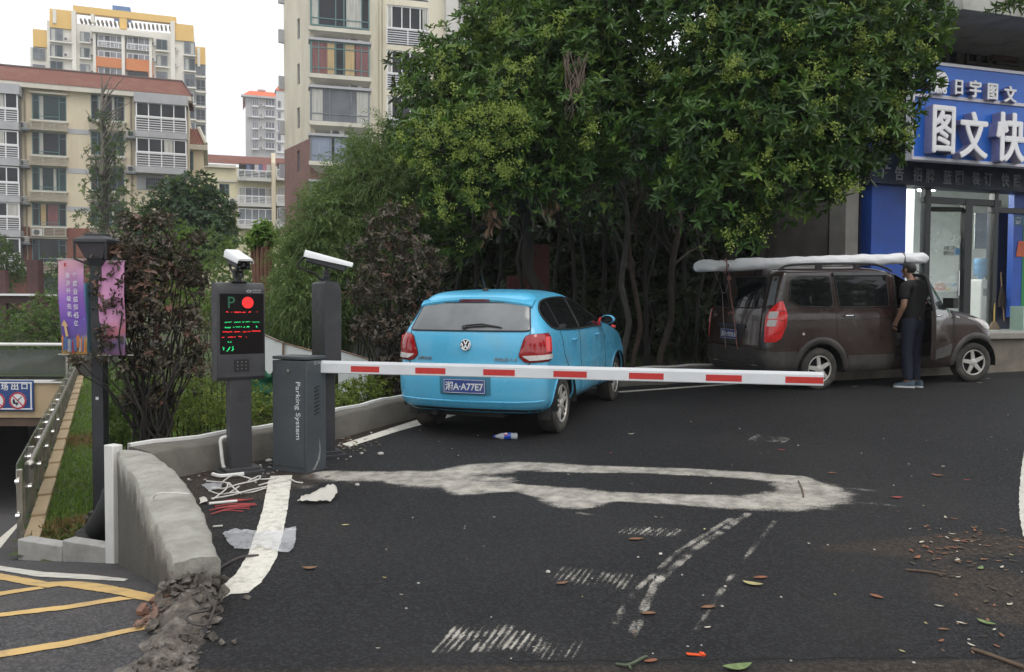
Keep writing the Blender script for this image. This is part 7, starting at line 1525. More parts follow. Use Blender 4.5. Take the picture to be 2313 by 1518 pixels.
for k,y in enumerate((44,150,255,360)):
 zf=F7.uv(1050,y,1)[1];mb=MB(off=o);mb.lathe([(2.3,-.35),(2.35,-.3),(2.35,.0),(2.2,.02),(0,.02)],F7.pt(2.9,zf,-.3),UP,40);mb.build('round_slab',white_fr,nt_)
 mb=MB(off=o)
 for j in range(5):mb.lathe([(2.28,.12+j*.2),(2.32,.12+j*.2),(2.32,.16+j*.2),(2.28,.16+j*.2),(2.28,.12+j*.2)],F7.pt(2.9,zf,-.3),UP,40)
 for j in range(20):a=2*math.pi*j/20;q=F7.pt(2.9,zf,-.3)+Vector((2.3*math.cos(a),2.3*math.sin(a),0));mb.cyl(q,q+UP*1.0,.03,n=6)
 mb.build('round_railing',white_fr,nt_)
 mb=MB(off=o);mb.lathe([(2.05,1.0),(2.05,2.45)],F7.pt(2.9,zf,-.3),UP,20);gw=mb.build('curved_window',pane_d,nt_);mb=MB(off=o)
 for j in range(20):a=2*math.pi*j/20;q=F7.pt(2.9,zf,-.3)+Vector((2.07*math.cos(a),2.07*math.sin(a),0));mb.cyl(q+UP*1.0,q+UP*2.45,.05,n=6)
 mb.build('frame',white_fr,gw)
mb=MB(off=o);F7.box(mb,.6,-2,9.5,ZT,-9,-2.4);mb.build('rear_wing',cream2,nt_,smooth=0)
for x in(858,866):u=F6.uv(x,200)[0];mb=MB(off=o);mb.cyl(F6.pt(u,-2,.1),F6.pt(u,ZT,.1),.06,n=8);mb.build('downpipe',cream2,nt_)
# ====== VEGETATION
leaf_gloss=leaf_mat('leaf_glossy',.36,.22);leaf_soft=leaf_mat('leaf_soft',.55,.35);leaf_red=leaf_mat('leaf_wine',.42,.12);leaf_matte=leaf_mat('leaf_matte',.6,.25)
bark=mat('bark_grey_brown',(.042,.033,.026),.9,.3,8,bump=.012,bscale=22,stretch=(1,1,.25));bark_dk=mat('bark_dark',(.020,.017,.014),.9,.3,8,bump=.01,bscale=22,stretch=(1,1,.25));bark_pale=mat('bark_pale',(.17,.15,.125),.9,.25,8,bump=.008,bscale=20,stretch=(1,1,.25))
def unit(v):return v/np.maximum(np.linalg.norm(v,axis=-1,keepdims=True),1e-9)
def leaves(name,Pn,D,N_,Ln,Wd,colr,m,parent=None,off=(0,0,0),six=True,fold=.18,droop=.18):
 """one mesh of many small folded leaves"""
 n=len(Pn);D=unit(D);S_=unit(np.cross(D,N_));N_=np.cross(S_,D);Ln=np.broadcast_to(Ln,(n,))[:,None];Wd=np.broadcast_to(Wd,(n,))[:,None];Pn=Pn-np.asarray(off)
 up=N_*Wd*fold;dn=N_*Ln*droop
 if six:
  V=[Pn,Pn+D*Ln*.36+S_*Wd*.5+up,Pn+D*Ln*.72+S_*Wd*.42+up-dn*.4,Pn+D*Ln-dn,Pn+D*Ln*.72-S_*Wd*.42+up-dn*.4,Pn+D*Ln*.36-S_*Wd*.5+up];k=6;F=[(0,1,2,3),(0,3,4,5)];fl_=4
 else:
  V=[Pn,Pn+D*Ln*.45+S_*Wd*.5+up,Pn+D*Ln-dn,Pn+D*Ln*.45-S_*Wd*.5+up];k=4;F=[(0,1,2),(0,2,3)];fl_=3
 V=np.stack(V,1).reshape(-1,3);idx=(np.arange(n)[:,None,None]*k+np.array(F)[None]).reshape(-1)
 me=bpy.data.meshes.new(name);me.vertices.add(len(V));me.vertices.foreach_set('co',V.astype(np.float32).ravel());me.loops.add(len(idx));me.loops.foreach_set('vertex_index',idx.astype(np.int32))
 nf=len(idx)//fl_;me.polygons.add(nf);me.polygons.foreach_set('loop_start',np.arange(0,len(idx),fl_,dtype=np.int32));me.polygons.foreach_set('loop_total',np.full(nf,fl_,np.int32))
 a=me.color_attributes.new('tint','FLOAT_COLOR','POINT');c=np.repeat(np.concatenate([colr,np.ones((n,1))],1),k,0);a.data.foreach_set('color',c.astype(np.float32).ravel())
 me.update(calc_edges=True);me.materials.append(m);return link_mesh(name,me,parent)
def rnd(n):return RNG.normal(size=(n,3))
def blob_pts(blobs,n,lo=.72,hi=1.04,down=.55):
 """points and outward directions scattered in the shells of ellipsoids (centre, rx, ry, rz)"""
 w=np.array([b[1]*b[3]for b in blobs]);w=w/w.sum();i=RNG.choice(len(blobs),n,p=w);C_=np.array([tuple(b[0])for b in blobs])[i];Rr=np.array([b[1:4]for b in blobs])[i]
 d=unit(rnd(n));d[:,2]=np.where(d[:,2]<0,d[:,2]*(1-down*RNG.random(n)),d[:,2]);d=unit(d);r=(lo+(hi-lo)*RNG.random(n)**.6)[:,None]
 lump=1+.16*np.sin(d[:,:1]*5+i[:,None]*1.7)*np.cos(d[:,2:]*6+i[:,None])
 return C_+d*Rr*r*lump,d,i
def mixcol(a,b,t):return np.asarray(a)*(1-t)+np.asarray(b)*t
def rosettes(Pn,ax,k,Ln,Wd,c0,c1,young,py_,spread=(.65,1.5)):
 """whorls of k leaves at each point around axis ax"""
 n=len(Pn);ax=unit(ax);a=unit(np.cross(ax,unit(rnd(n))));b=np.cross(ax,a);th=(np.arange(k)[None]/k*2*np.pi+RNG.random((n,1))*6+RNG.normal(0,.2,(n,k)));el=RNG.uniform(spread[0],spread[1],(n,k))
 D=ax[:,None]*np.cos(el)[...,None]+(a[:,None]*np.cos(th)[...,None]+b[:,None]*np.sin(th)[...,None])*np.sin(el)[...,None]
 N_=ax[:,None]*np.sin(el)[...,None]-(a[:,None]*np.cos(th)[...,None]+b[:,None]*np.sin(th)[...,None])*np.cos(el)[...,None]+RNG.normal(0,.25,(n,k,3))
 base=np.repeat(Pn[:,None],k,1)+ax[:,None]*RNG.uniform(-.03,.02,(n,k,1));t=RNG.random((n,1,1))*.7+RNG.random((n,k,1))*.3;col=mixcol(c0,c1,t);y=(RNG.random((n,1,1))<py_);col=np.where(y,mixcol(col,young,.35+.5*RNG.random((n,k,1))),col)
 L_=Ln*RNG.uniform(.55,1.25,(n,1))*RNG.uniform(.7,1.15,(n,k));D=D+RNG.normal(0,.16,D.shape);f=lambda q:q.reshape(-1,q.shape[-1])
 return f(base),f(D),f(N_),L_.ravel(),(L_*Wd).ravel(),f(col)
def limb(mb,p,q,r0,r1,k=6,wob=.08):
 p,q=Vector(p),Vector(q);ln=(q-p).length;pts=[p.lerp(q,i/k)+(Vector((random.gauss(0,1),random.gauss(0,1),random.gauss(0,.5)))*wob*ln*.3 if 0<i<k else Vector())for i in range(k+1)];mb.tube(catmull(pts,2),[r0+(r1-r0)*i/(2*k)for i in range(2*k+1)],7)
def bl(px,py,Y,r,sy=1.,sz=1.):return(P(px,py,Y),r,r*sy,r*sz)
def big_tree(label,base,blobs,nros,k,Ln,c0,c1,young,py_,flowers,trunks,ins=.25,wd=.27):
 t=thing('broadleaf_tree',label,'tree',base,group='large trees over the parked vehicles');o=t.location
 Pn,d,i=blob_pts(blobs,nros);ax=d*.75+np.array([0,0,.45])+rnd(nros)*.35
 q=rosettes(Pn,ax,k,Ln,wd,c0,c1,young,py_)
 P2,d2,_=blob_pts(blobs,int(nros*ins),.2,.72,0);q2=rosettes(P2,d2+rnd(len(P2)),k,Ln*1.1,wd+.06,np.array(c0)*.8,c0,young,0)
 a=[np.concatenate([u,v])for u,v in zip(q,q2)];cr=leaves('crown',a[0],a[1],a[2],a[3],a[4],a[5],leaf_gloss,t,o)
 if flowers:
  fp,dd,sz_=[],[],[]
  for(cx,cy,Yf,rad,cnt)in flowers:
   c=P(cx,cy,Yf);rr_=rad*Yf/FPX
   for _ in range(cnt):
    p=np.array(c)+RNG.normal(0,1,3)*np.array([rr_*.55,.22,rr_*.5]);m_=RNG.integers(18,46);fp.append(p+RNG.normal(0,RNG.uniform(.025,.045),(m_,3)));
  fp=np.concatenate(fp);n=len(fp);col=mixcol((.20,.29,.045),(.40,.47,.11),RNG.random((n,1)))
  leaves('blossom',fp,rnd(n)+np.array([0,0,.4]),rnd(n),RNG.uniform(.020,.040,n),RNG.uniform(.016,.028,n),col,leaf_soft,t,o,six=False)
 mb=MB(off=o)
 for(p,q,r0,r1)in trunks:limb(mb,p,q,r0,r1)
 for c,rx,ry,rz in blobs:
  s_=min(trunks,key=lambda z:(Vector(z[1])-Vector(c)).length);limb(mb,s_[1],Vector(c)+Vector((0,0,-rz*.2)),.035,.012,5,.15)
  for _ in range(5):e=Vector(c)+Vector((random.uniform(-1,1)*rx,random.uniform(-1,1)*ry,random.uniform(-.6,.9)*rz))*.8;limb(mb,Vector(c)+Vector((0,0,-rz*.2)),e,.012,.004,3,.2)
 mb.build('trunk',bark,t,smooth=60);return t
DG0,DG1,YG=(.022,.062,.012),(.085,.185,.030),(.18,.28,.04)
gz=lambda p:Vector((p[0],p[1],float(garden_z(p[0],p[1]))-.05))
bR=[bl(*q)for q in((1500,320,10.2,.60),(1430,190,10.8,.62),(1590,40,9.9,.66),(1640,170,9.7,.66),(1620,310,9.5,.62),(1560,420,9.7,.42),(1650,450,9.4,.40),(1750,90,9.5,.78),(1760,250,9.3,.72),(1760,390,9.3,.55),(1690,520,9.4,.24),(1880,80,9.4,.74),(1890,230,9.3,.66),(1870,360,9.3,.44),(1850,425,9.4,.26),(1985,120,9.5,.56),(1990,255,9.5,.40),(2060,120,9.6,.36),(2085,40,9.7,.36),(2085,195,9.7,.20),(2000,330,9.5,.22),(1960,395,9.5,.16),(1500,-60,10.3,.7),(1680,-110,9.8,.9),(1880,-110,9.6,.9),(2050,-90,9.8,.6),(1700,160,11.0,.9),(1880,160,11.0,.9),(1560,250,11.2,.8),(1750,330,10.8,.7))]
tb=gz((3.3,13.4));crotch=P(1690,480,11.3)
big_tree('large dark green tree with yellow green blossom reaching over the shop sign',tb,bR,5600,8,.125,DG0,DG1,YG,.12,[(1610,60,9.35,40,7),(1690,20,9.2,40,6),(1650,150,9.05,35,7),(1720,60,9.1,60,6),(1890,60,8.9,90,14),(1770,95,8.9,40,6),(1940,110,8.9,60,9),(1960,20,9.1,50,6),(1570,140,9.3,24,3),(1840,130,8.75,24,3),(1880,130,8.75,24,3),(1640,175,9.0,26,5),(1720,195,8.95,40,5),(1835,180,8.7,26,5),(1930,190,8.8,40,5),(1985,190,9.1,36,5),(2010,130,9.1,50,6),(2070,110,9.3,40,5),(1690,250,8.9,14,2),(1970,330,9.2,30,6),(2030,310,9.3,20,4),(1770,300,8.7,30,4),(1860,250,8.7,30,4),(1655,320,8.9,16,2),(1800,400,8.85,40,6),(1860,300,8.8,40,5),(1900,400,8.95,50,8),(1900,425,9.1,30,6),(1720,380,8.85,30,5),(1745,420,8.95,24,5),(1700,520,9.2,40,4),(1645,535,9.1,18,3),(2000,240,9.2,30,4),(1550,80,9.4,30,4)],[(tb,crotch,.11,.08),(crotch,P(1620,200,10.6),.07,.04),(crotch,P(1850,200,10.4),.07,.04),(P(1850,200,10.4),P(2000,130,10),.04,.02)])
bL=[bl(*q)for q in((985,330,11.2,.50),(1050,130,11.8,.62),(1165,50,11.7,.66),(980,190,12.2,.55),(925,165,12.6,.16),(1130,250,10.9,.72),(1240,110,11.0,.82),(1090,400,10.9,.50),(1010,440,11.0,.34),(1210,320,10.8,.60),(1340,90,10.9,.82),(1330,240,10.7,.66),(1250,400,10.9,.42),(1340,370,10.9,.42),(1210,-80,11.8,.8),(1290,-90,11.3,.9),(1420,-60,11,.7),(1180,180,12.2,.9),(1320,200,12,.9),(1060,280,12.2,.7),(960,560,11.8,.40),(1020,540,12.2,.4),(915,310,12.6,.30))]
tb2=gz((.55,13.0));crotch=P(1190,470,11.9)
big_tree('broad green tree covered in pale yellow green blossom left of the dark grove',tb2,bL,5200,8,.118,(.034,.085,.016),(.115,.225,.040),(.20,.30,.045),.25,[(1000,300,10.45,90,26),(1090,290,10.1,80,24),(1130,310,10.05,80,22),(1060,400,10.3,90,18),(960,350,10.6,60,12),(1030,160,10.9,40,5),(1000,175,11.2,40,5),(1140,190,10.15,40,6),(1110,225,10.15,60,9),(1140,60,10.8,40,7),(1250,65,10.1,24,5),(1270,40,10.2,24,4),(1205,150,10.1,18,3),(1150,240,10.1,40,6),(1170,270,10.1,36,6),(1000,470,10.7,60,6),(1330,315,10.1,24,6),(1470,180,10.1,24,5),(1490,160,10.1,24,4),(1140,390,10.2,36,6),(1020,490,10.7,70,6),(930,300,11.9,40,5),(1045,345,10.4,30,6)],[(tb2,crotch,.12,.085),(crotch,P(1080,250,11.8),.07,.04),(crotch,P(1320,200,11.5),.07,.04),(crotch,P(1200,100,11.8),.06,.03)])
mb=MB()
for i in range(34):p=P(1270+random.uniform(0,62),125+random.uniform(-12,25),10.0+random.uniform(0,.3));q=P(1280+random.uniform(-5,55),215+random.uniform(-10,60),10.0+random.uniform(-.05,.3));limb(mb,p,q,.0045,.0025,5,.10)
tag(mb.build('dead_vine',mat('twig_pale',(.20,.15,.12),.9,.25,12)),'tangle of bare brown vine stems hanging in the green tree','vine',kind=None)
# ---- slim dark trees of the grove
def grove_tree(px,Y,lean,r,h,seed,name,lab,m,crown=True,grp='slim trunks of the dark grove'):
 random.seed(seed);q=ray(px,800);base=Vector((q.x/q.y*Y,Y,0));base.z=float(garden_z(base.x,base.y))-.05;t=thing(name,lab,'tree',base,group=grp);mb=MB(off=base)
 top=base+Vector((lean,random.uniform(-.3,.3),h));limb(mb,base,top,r,r*.55,8,.05)
 for _ in range(4):s_=random.uniform(.45,.95);p=base.lerp(top,s_);limb(mb,p,p+Vector((random.uniform(-.8,.8),random.uniform(-.6,.6),random.uniform(.3,1.0))),r*.4,.006,4,.2)
 mb.build('trunk',m,t,smooth=60)
 if crown:
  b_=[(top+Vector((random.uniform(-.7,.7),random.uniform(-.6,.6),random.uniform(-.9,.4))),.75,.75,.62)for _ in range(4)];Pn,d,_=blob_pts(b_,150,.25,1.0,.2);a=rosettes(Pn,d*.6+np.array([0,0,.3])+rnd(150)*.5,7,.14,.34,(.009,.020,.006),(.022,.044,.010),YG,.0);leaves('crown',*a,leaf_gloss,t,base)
 return t
LABD='slim dark trunk standing in the shaded grove behind the road kerb'
gs=[(1040,13.6,.1,.05),(1085,14.2,-.2,.04),(1125,13.2,.15,.035),(1165,14.6,.2,.05),(1290,14.0,.0,.045),(1322,13.2,-.1,.030),(1352,14.6,.2,.05),(1385,13.4,-.12,.04),(1450,13.3,.1,.045),(1475,14.4,-.1,.03),(1545,14.8,.0,.05),(1570,13.6,.12,.035),(1600,15.2,.1,.05),(1650,15.5,-.1,.05),(1720,15.8,.1,.05),(1790,16.0,-.1,.05),(1850,16.2,.0,.05),(1250,15.2,.1,.05),(1010,15.0,-.1,.05),(1510,16.2,.2,.05)]
for i,(px,Y,ln,r)in enumerate(gs):grove_tree(px,Y,ln,r,random.uniform(3.6,5.2),100+i,'slim_tree',LABD,bark_dk)
grove_tree(1404,12.75,.02,.055,4.2,200,'slim_tree','pale straight trunk just right of the blue hatchback mirror',mat('bark_grey',(.10,.092,.078),.9,.25,8,bump=.008,bscale=20),False,'paler trunks at the grove edge')
grove_tree(1432,12.85,-.06,.045,4.0,201,'slim_tree','pinkish brown trunk beside the pale trunk right of the hatchback',mat('bark_pinkish',(.075,.05,.038),.9,.3,8,bump=.01,bscale=20),False,'paler trunks at the grove edge')
grove_tree(1490,13.0,.42,.06,4.2,202,'slim_tree','brown trunk leaning right between the hatchback and the minivan',mat('bark_brown',(.05,.038,.03),.9,.3,8),False,'paler trunks at the grove edge')
random.seed(11)
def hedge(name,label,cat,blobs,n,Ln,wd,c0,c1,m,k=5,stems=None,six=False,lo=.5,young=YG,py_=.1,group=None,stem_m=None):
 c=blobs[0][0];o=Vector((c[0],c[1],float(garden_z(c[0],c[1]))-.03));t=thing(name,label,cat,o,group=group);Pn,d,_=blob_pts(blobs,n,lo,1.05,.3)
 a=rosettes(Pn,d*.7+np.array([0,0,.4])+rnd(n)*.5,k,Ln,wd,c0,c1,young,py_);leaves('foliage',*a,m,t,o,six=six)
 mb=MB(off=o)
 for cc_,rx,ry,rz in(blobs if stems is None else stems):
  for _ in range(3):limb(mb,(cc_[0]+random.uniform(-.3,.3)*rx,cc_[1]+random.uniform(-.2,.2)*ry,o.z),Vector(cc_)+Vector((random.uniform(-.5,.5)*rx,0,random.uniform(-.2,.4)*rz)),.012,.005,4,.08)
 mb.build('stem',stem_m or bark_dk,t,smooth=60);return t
bb=[]
for px in range(960,1960,90):
 for py in range(-100,800,150):
  if 1390<px<1610 and py<260:continue
  if px<1100 and py<330 or px<1180 and py<50:continue
  bb.append(bl(px+random.uniform(-30,30),py+random.uniform(-30,30),17.2+random.uniform(-.4,.5),1.0,.7))
hedge('grove_sky_block','added dark evergreen screen blocking sky light behind the grove','hedge',bb,8200,.24,.5,(.008,.016,.006),(.020,.038,.010),leaf_gloss,6,stems=bb[::14],lo=.3,py_=0)  # added dark leaf mass keeping sky light from behind the trunks
a,b_=P(940,700,18.6),P(1990,700,18.6);bw=thing('grove_backdrop_wall','added dark wall shutting out sky light behind the slim trunks','wall',((a.x+b_.x)/2,18.6,.3));mb=MB(off=bw.location);mb.box(((a.x+b_.x)/2,18.75,2.3),(b_.x-a.x,.25,4.6));mb.build('wall_body',mat('backdrop_wall_dark',(.030,.028,.025),.95,.3,1.2),bw)  # added wall, coloured near black, closes the bright gaps behind the grove
bb=[bl(px,py,14.6+random.uniform(-.4,.4),.42,.8)for px in range(1000,1900,62)for py in(700,770)]
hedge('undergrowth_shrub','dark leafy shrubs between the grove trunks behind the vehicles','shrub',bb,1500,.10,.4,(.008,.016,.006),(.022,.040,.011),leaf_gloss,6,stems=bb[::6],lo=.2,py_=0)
for nm,lab,x0,y0,Yq,cnt in(('low_branch','leafy drooping branch with rounded leaves below the tree crown',1180,450,10.9,30),('low_branch','dark leafy branch hanging in front of the grove trunks',1340,480,10.7,26),('low_branch','leafy branch hanging above the minivan roof bundle',1650,500,9.5,20)):
 mb=MB();pts=[]
 s_=P(x0,y0-70,Yq)
 for i in range(9):e=P(x0+random.uniform(-75,75),y0+random.uniform(-30,75),Yq+random.uniform(-.3,.3));limb(mb,s_,e,.009,.004,5,.12);pts+=[np.array(s_.lerp(e,w_))for w_ in np.linspace(.35,1,5)]
 br=mb.build(nm,bark_pale if x0<1300 else bark,None);tag(br,lab,'branch');Pn=np.array(pts);a=rosettes(Pn+RNG.normal(0,.03,Pn.shape),rnd(len(Pn))*.6+np.array([0,-.3,.2]),5,.095,.5,(.025,.055,.016),(.075,.12,.04),YG,.2);leaves('foliage',*a,leaf_gloss,br)
for i,(x,y)in enumerate(((1108,490),(1245,440))):
 c=P(x,y,10.9);n=26;Pn=np.array(c)+RNG.normal(0,1,(n,3))*np.array([.05,.05,.12]);col=mixcol((.16,.085,.05),(.30,.19,.12),RNG.random((n,1)));tag(leaves('withered_leaves',Pn,rnd(n)*.3+np.array([0,0,-1.]),rnd(n),.14,.05,col,leaf_matte),('tuft of withered brown leaves hanging left under the green tree','tuft of withered brown leaves hanging near the middle of the grove')[i],'leaves')
q=P(2330,-30,12.4);mb=MB()
pts=[]
for i in range(6):e=P(2230+i*17,6+random.uniform(-8,22),12.3);limb(mb,q,e,.010,.004,4,.05);pts+=[np.array(q.lerp(e,w_))for w_ in(.55,.8,1.)]
br=mb.build('low_branch',bark_dk);tag(br,'leafy twigs hanging across the white canopy edge at the upper right','branch');Pn=np.array(pts);leaves('foliage',*rosettes(Pn,rnd(len(Pn))*.5+np.array([-.6,-.2,-.1]),7,.15,.2,(.03,.06,.02),(.08,.14,.04),YG,.1),leaf_gloss,br)
n=140;Pn=np.stack([np.linspace(0,1,n)]*3,1)*np.array(P(2150,14,12.9)-P(2085,10,12.9))+np.array(P(2085,10,12.9))+RNG.normal(0,.05,(n,3));tag(leaves('withered_leaves',Pn,rnd(n),rnd(n),.09,.05,mixcol((.14,.06,.02),(.30,.13,.05),RNG.random((n,1))),leaf_matte),'withered orange brown leaves caught on the canopy corner','leaves')
# ---- feathery bamboo
def bamboo(label,base_px,Y,blobs,nspray,c0,c1,ln=.085):
 q=ray(base_px,800);o=Vector((q.x/q.y*Y,Y,0));o.z=float(garden_z(o.x,o.y))-.05;t=thing('bamboo',label,'bamboo',o,group='feathery bamboo clumps in the garden')
 Pn,d,_=blob_pts(blobs,nspray,.35,1.08,.1);dr=unit(d*.8+np.array([0,0,-.25])+rnd(nspray)*.4);k=13;s_=np.linspace(0,1,k);sl=RNG.uniform(.18,.36,(nspray,1,1))
 base=Pn[:,None]+dr[:,None]*s_[None,:,None]*sl-np.array([0,0,.22])*(s_**2)[None,:,None]*sl;side=unit(np.cross(dr,rnd(nspray)));sg=np.where(np.arange(k)%2==0,1,-1)[None,:,None]
 D=dr[:,None]*.8+side[:,None]*sg*.8+RNG.normal(0,.25,(nspray,k,3))+np.array([0,0,-.35]);f=lambda a:a.reshape(-1,3);n=nspray*k;col=mixcol(c0,c1,np.repeat(RNG.random((nspray,1)),k,1).reshape(-1,1)*.7+.3*RNG.random((n,1)))
 leaves('foliage',f(base),f(D),rnd(n)*.4+np.array([0,0,1.]),RNG.uniform(.7,1.3,n)*ln,.013,col,leaf_soft,t,o,six=False)
 mb=MB(off=o)
 for c,rx,ry,rz in blobs:
  for _ in range(3):e=Vector(c)+Vector((random.gauss(0,.5)*rx,random.gauss(0,.4)*ry,random.uniform(.0,.9)*rz));b0=o+Vector((random.gauss(0,.22),random.gauss(0,.2),0));mid=b0.lerp(e,.6)+Vector((0,0,.25*(e-b0).length*.4));mb.tube(catmull([b0,b0.lerp(mid,.5)+Vector((0,0,.1)),mid,e],4),[.014-.011*i/12 for i in range(13)],6)
 mb.build('culm',mat('culm_green',(.10,.11,.04),.6,.25,10),t,smooth=60)
FE0,FE1=(.085,.150,.045),(.24,.34,.125)
bamboo('tall feathery bamboo in front of the brown tower base',760,12.6,[bl(*q)for q in((830,350,12.6,.30),(870,330,12.8,.34),(780,425,12.5,.36),(840,430,12.3,.48),(905,400,12.3,.42),(770,500,12.3,.50),(860,520,12.2,.45),(910,480,12.3,.36))],2300,FE0,FE1)
bamboo('feathery bamboo behind the second terminal',690,12.0,[bl(*q)for q in((735,480,12.0,.30),(740,560,11.9,.40),(690,590,11.9,.32),(668,665,11.7,.28),(700,680,11.6,.36),(750,640,11.8,.40),(780,570,12,.36),(680,530,12.1,.18))],2100,FE0,FE1)
bamboo('low pale bamboo left of the white hoarding',630,12.6,[bl(*q)for q in((650,720,12.6,.26),(690,620,12.6,.28),(780,690,12.4,.34),(830,640,12.3,.36),(660,720,12.2,.28))],1100,(.08,.14,.045),(.22,.31,.11))
# ---- dark red shrubs
RD0,RD1,RDY=(.034,.027,.019),(.140,.112,.082),(.19,.085,.06)
def red_shrub(label,base,blobs,n,stems,Ln=.058):
 t=thing('red_leaf_shrub',label,'shrub',base,group='dark red shrubs behind the kerb');o=t.location;Pn,d,_=blob_pts(blobs,n,.35,1.08,.2)
 a=rosettes(Pn,d*.4+np.array([0,-.1,.5])+rnd(n)*.6,5,Ln,.52,RD0,RD1,RDY,.10,(.8,1.7));leaves('foliage',*a,leaf_red,t,o,droop=.3)
 mb=MB(off=o)
 for c,rx,ry,rz in blobs:
  for _ in range(stems):limb(mb,o+Vector((random.gauss(0,.07),random.gauss(0,.06),0)),Vector(c)+Vector((random.gauss(0,.4)*rx,random.gauss(0,.4)*ry,random.uniform(-.3,.9)*rz)),.014,.004,6,.10)
 mb.build('stem',bark_dk,t,smooth=60);return t
sb=P(352,1000,8.15);red_shrub('dark red leaved shrub between the lamp post and the lit terminal',sb,[bl(*q)for q in((330,545,8.2,.26),(270,600,8.15,.26),(395,590,8.2,.24),(330,640,8.1,.30),(440,640,8.2,.15),(270,700,8.1,.22),(330,730,8.1,.22),(420,720,8.2,.15),(250,760,8.0,.15),(350,810,8.15,.20),(420,820,8.2,.16),(290,820,8.1,.16),(215,812,7.8,.13,.8,.4),(170,815,7.8,.09,.8,.4),(360,900,8.2,.16),(290,500,8.2,.10),(375,500,8.2,.11),(440,540,8.3,.09),(445,780,8.2,.12),(300,900,8.15,.13),(235,660,8.0,.13),(235,560,8.2,.10))],1500,2)
sb=P(885,905,10.0);red_shrub('dark red leaved shrub beside the left flank of the blue hatchback',sb,[bl(*q)for q in((880,530,10.0,.26),(820,570,10.0,.20),(940,570,10.0,.26),(860,640,9.9,.30),(950,650,10.0,.26),(810,660,10.1,.20),(870,740,9.95,.28),(930,730,10,.22),(815,740,10.1,.16),(880,830,10,.22),(930,810,10,.16),(985,600,10.1,.15),(880,475,10.0,.12),(930,490,10,.14),(840,500,10,.10),(905,880,10,.14))],1150,2)
# ---- green bushes, hedges and trees of the housing garden
GR0,GR1=(.045,.095,.020),(.13,.21,.045);BX0,BX1=(.07,.115,.018),(.20,.26,.05)
hedge('box_hedge','clipped yellow green hedge behind the kerb left of the terminals','hedge',[bl(*q)for q in((455,935,8.5,.20),(500,925,8.7,.2),(410,945,8.5,.19),(580,925,8.9,.2),(620,915,9.1,.2),(550,900,9.2,.2),(440,890,9.2,.2),(380,920,9.0,.18))],1500,.035,.6,BX0,BX1,leaf_soft,5,lo=.6,py_=.3,young=(.30,.34,.06))
hedge('box_hedge','clipped yellow green hedge behind the kerb under the barrier arm','hedge',[bl(*q)for q in((785,895,9.3,.18),(825,885,9.6,.2),(860,880,9.9,.18),(770,920,9.0,.15))],950,.035,.6,BX0,BX1,leaf_soft,5,lo=.6,py_=.3,young=(.30,.34,.06))
hedge('garden_shrub','green shrubs on the bank right of the lamp post','shrub',[bl(*q)for q in((270,930,8.7,.20),(300,890,9.2,.22),(262,860,9.6,.22),(320,960,8.6,.16),(265,980,8.3,.13),(310,840,10,.24),(250,900,9.4,.16))],900,.055,.5,GR0,GR1,leaf_soft,5,lo=.4)
hedge('garden_shrub','dry twiggy bushes seen through the red shrub','shrub',[bl(*q)for q in((430,790,11,.35),(380,860,10.5,.3),(470,860,11,.32),(460,720,12,.35))],600,.05,.4,(.06,.06,.03),(.14,.12,.06),leaf_matte,4,lo=.2)
hedge('garden_shrub','bright green bush left of the lit terminal','shrub',[bl(*q)for q in((455,680,13,.28),(410,545,14,.32),(450,690,14,.3),(385,660,13.5,.34),(500,700,14,.4))],800,.07,.45,(.06,.13,.022),(.17,.28,.05),leaf_soft,5,lo=.4)
hedge('garden_shrub','mixed green bushes in front of the cream house','shrub',[bl(*q)for q in((540,600,22,.8),(500,640,20,.7),(600,640,20,.8),(450,600,24,.8),(560,690,18,.7),(620,590,24,.9),(390,580,26,.9),(480,560,26,.7),(680,600,22,1),(590,740,17,.6),(700,720,17,.6),(800,720,17,.6))],1500,.12,.45,(.04,.085,.022),(.12,.18,.05),leaf_soft,6,lo=.4)
def round_tree(label,base_px,Y,blobs,n,Ln,c0,c1,m,tr=.12,k=6,grp='trees of the housing garden',wd=.4,name='garden_tree'):
 q=ray(base_px,760);o=Vector((q.x/q.y*Y,Y,float(garden_z(q.x/q.y*Y,Y))-.05));t=thing(name,label,'tree',o,group=grp);Pn,d,_=blob_pts(blobs,n,.55,1.05,.3);a=rosettes(Pn,d*.7+np.array([0,0,.4])+rnd(n)*.4,k,Ln,wd,c0,c1,YG,.08);leaves('crown',*a,m,t,o,six=False)
 mb=MB(off=o);c0_=Vector(blobs[0][0]);limb(mb,o,c0_,tr,tr*.4,6,.04)
 for c,rx,ry,rz in blobs[1:]:limb(mb,o.lerp(c0_,.6),Vector(c),tr*.4,.02,4,.1)
 mb.build('trunk',bark,t,smooth=60);return t
round_tree('round dark green tree in front of the cream block and house',430,30,[bl(*q)for q in((430,490,30,1.1),(390,455,30,.8),(445,435,30,.75),(480,480,30,.8),(360,490,30,.7),(400,540,29.5,.9),(480,540,29.5,.9),(340,530,30,.6),(505,530,30,.5),(430,570,29,1.0),(415,420,30.2,.4))],2600,.20,(.016,.045,.016),(.045,.095,.032),leaf_gloss)
round_tree('slender half bare tree in front of the cream block windows',232,42,[(P(232,270,42),.5,.5,.5)]+[bl(*q)for q in((240,380,42,.8),(260,330,42,.6),(215,430,42,.7),(262,420,42,.7),(240,480,42,.9),(278,290,42,.35),(215,350,42,.5),(290,460,41,.8),(200,500,41,.7),(300,510,41,.9),(250,540,41,1.2))],700,.22,(.03,.06,.025),(.085,.12,.055),leaf_soft,.22,5)
mb=MB();
for i in range(26):y=190+i*11;s_=random.choice((-1,1));limb(mb,P(231+(y-190)*.01,y+20,42),P(231+s_*random.uniform(20,62),y-random.uniform(10,55),42),.05,.015,4,.08)
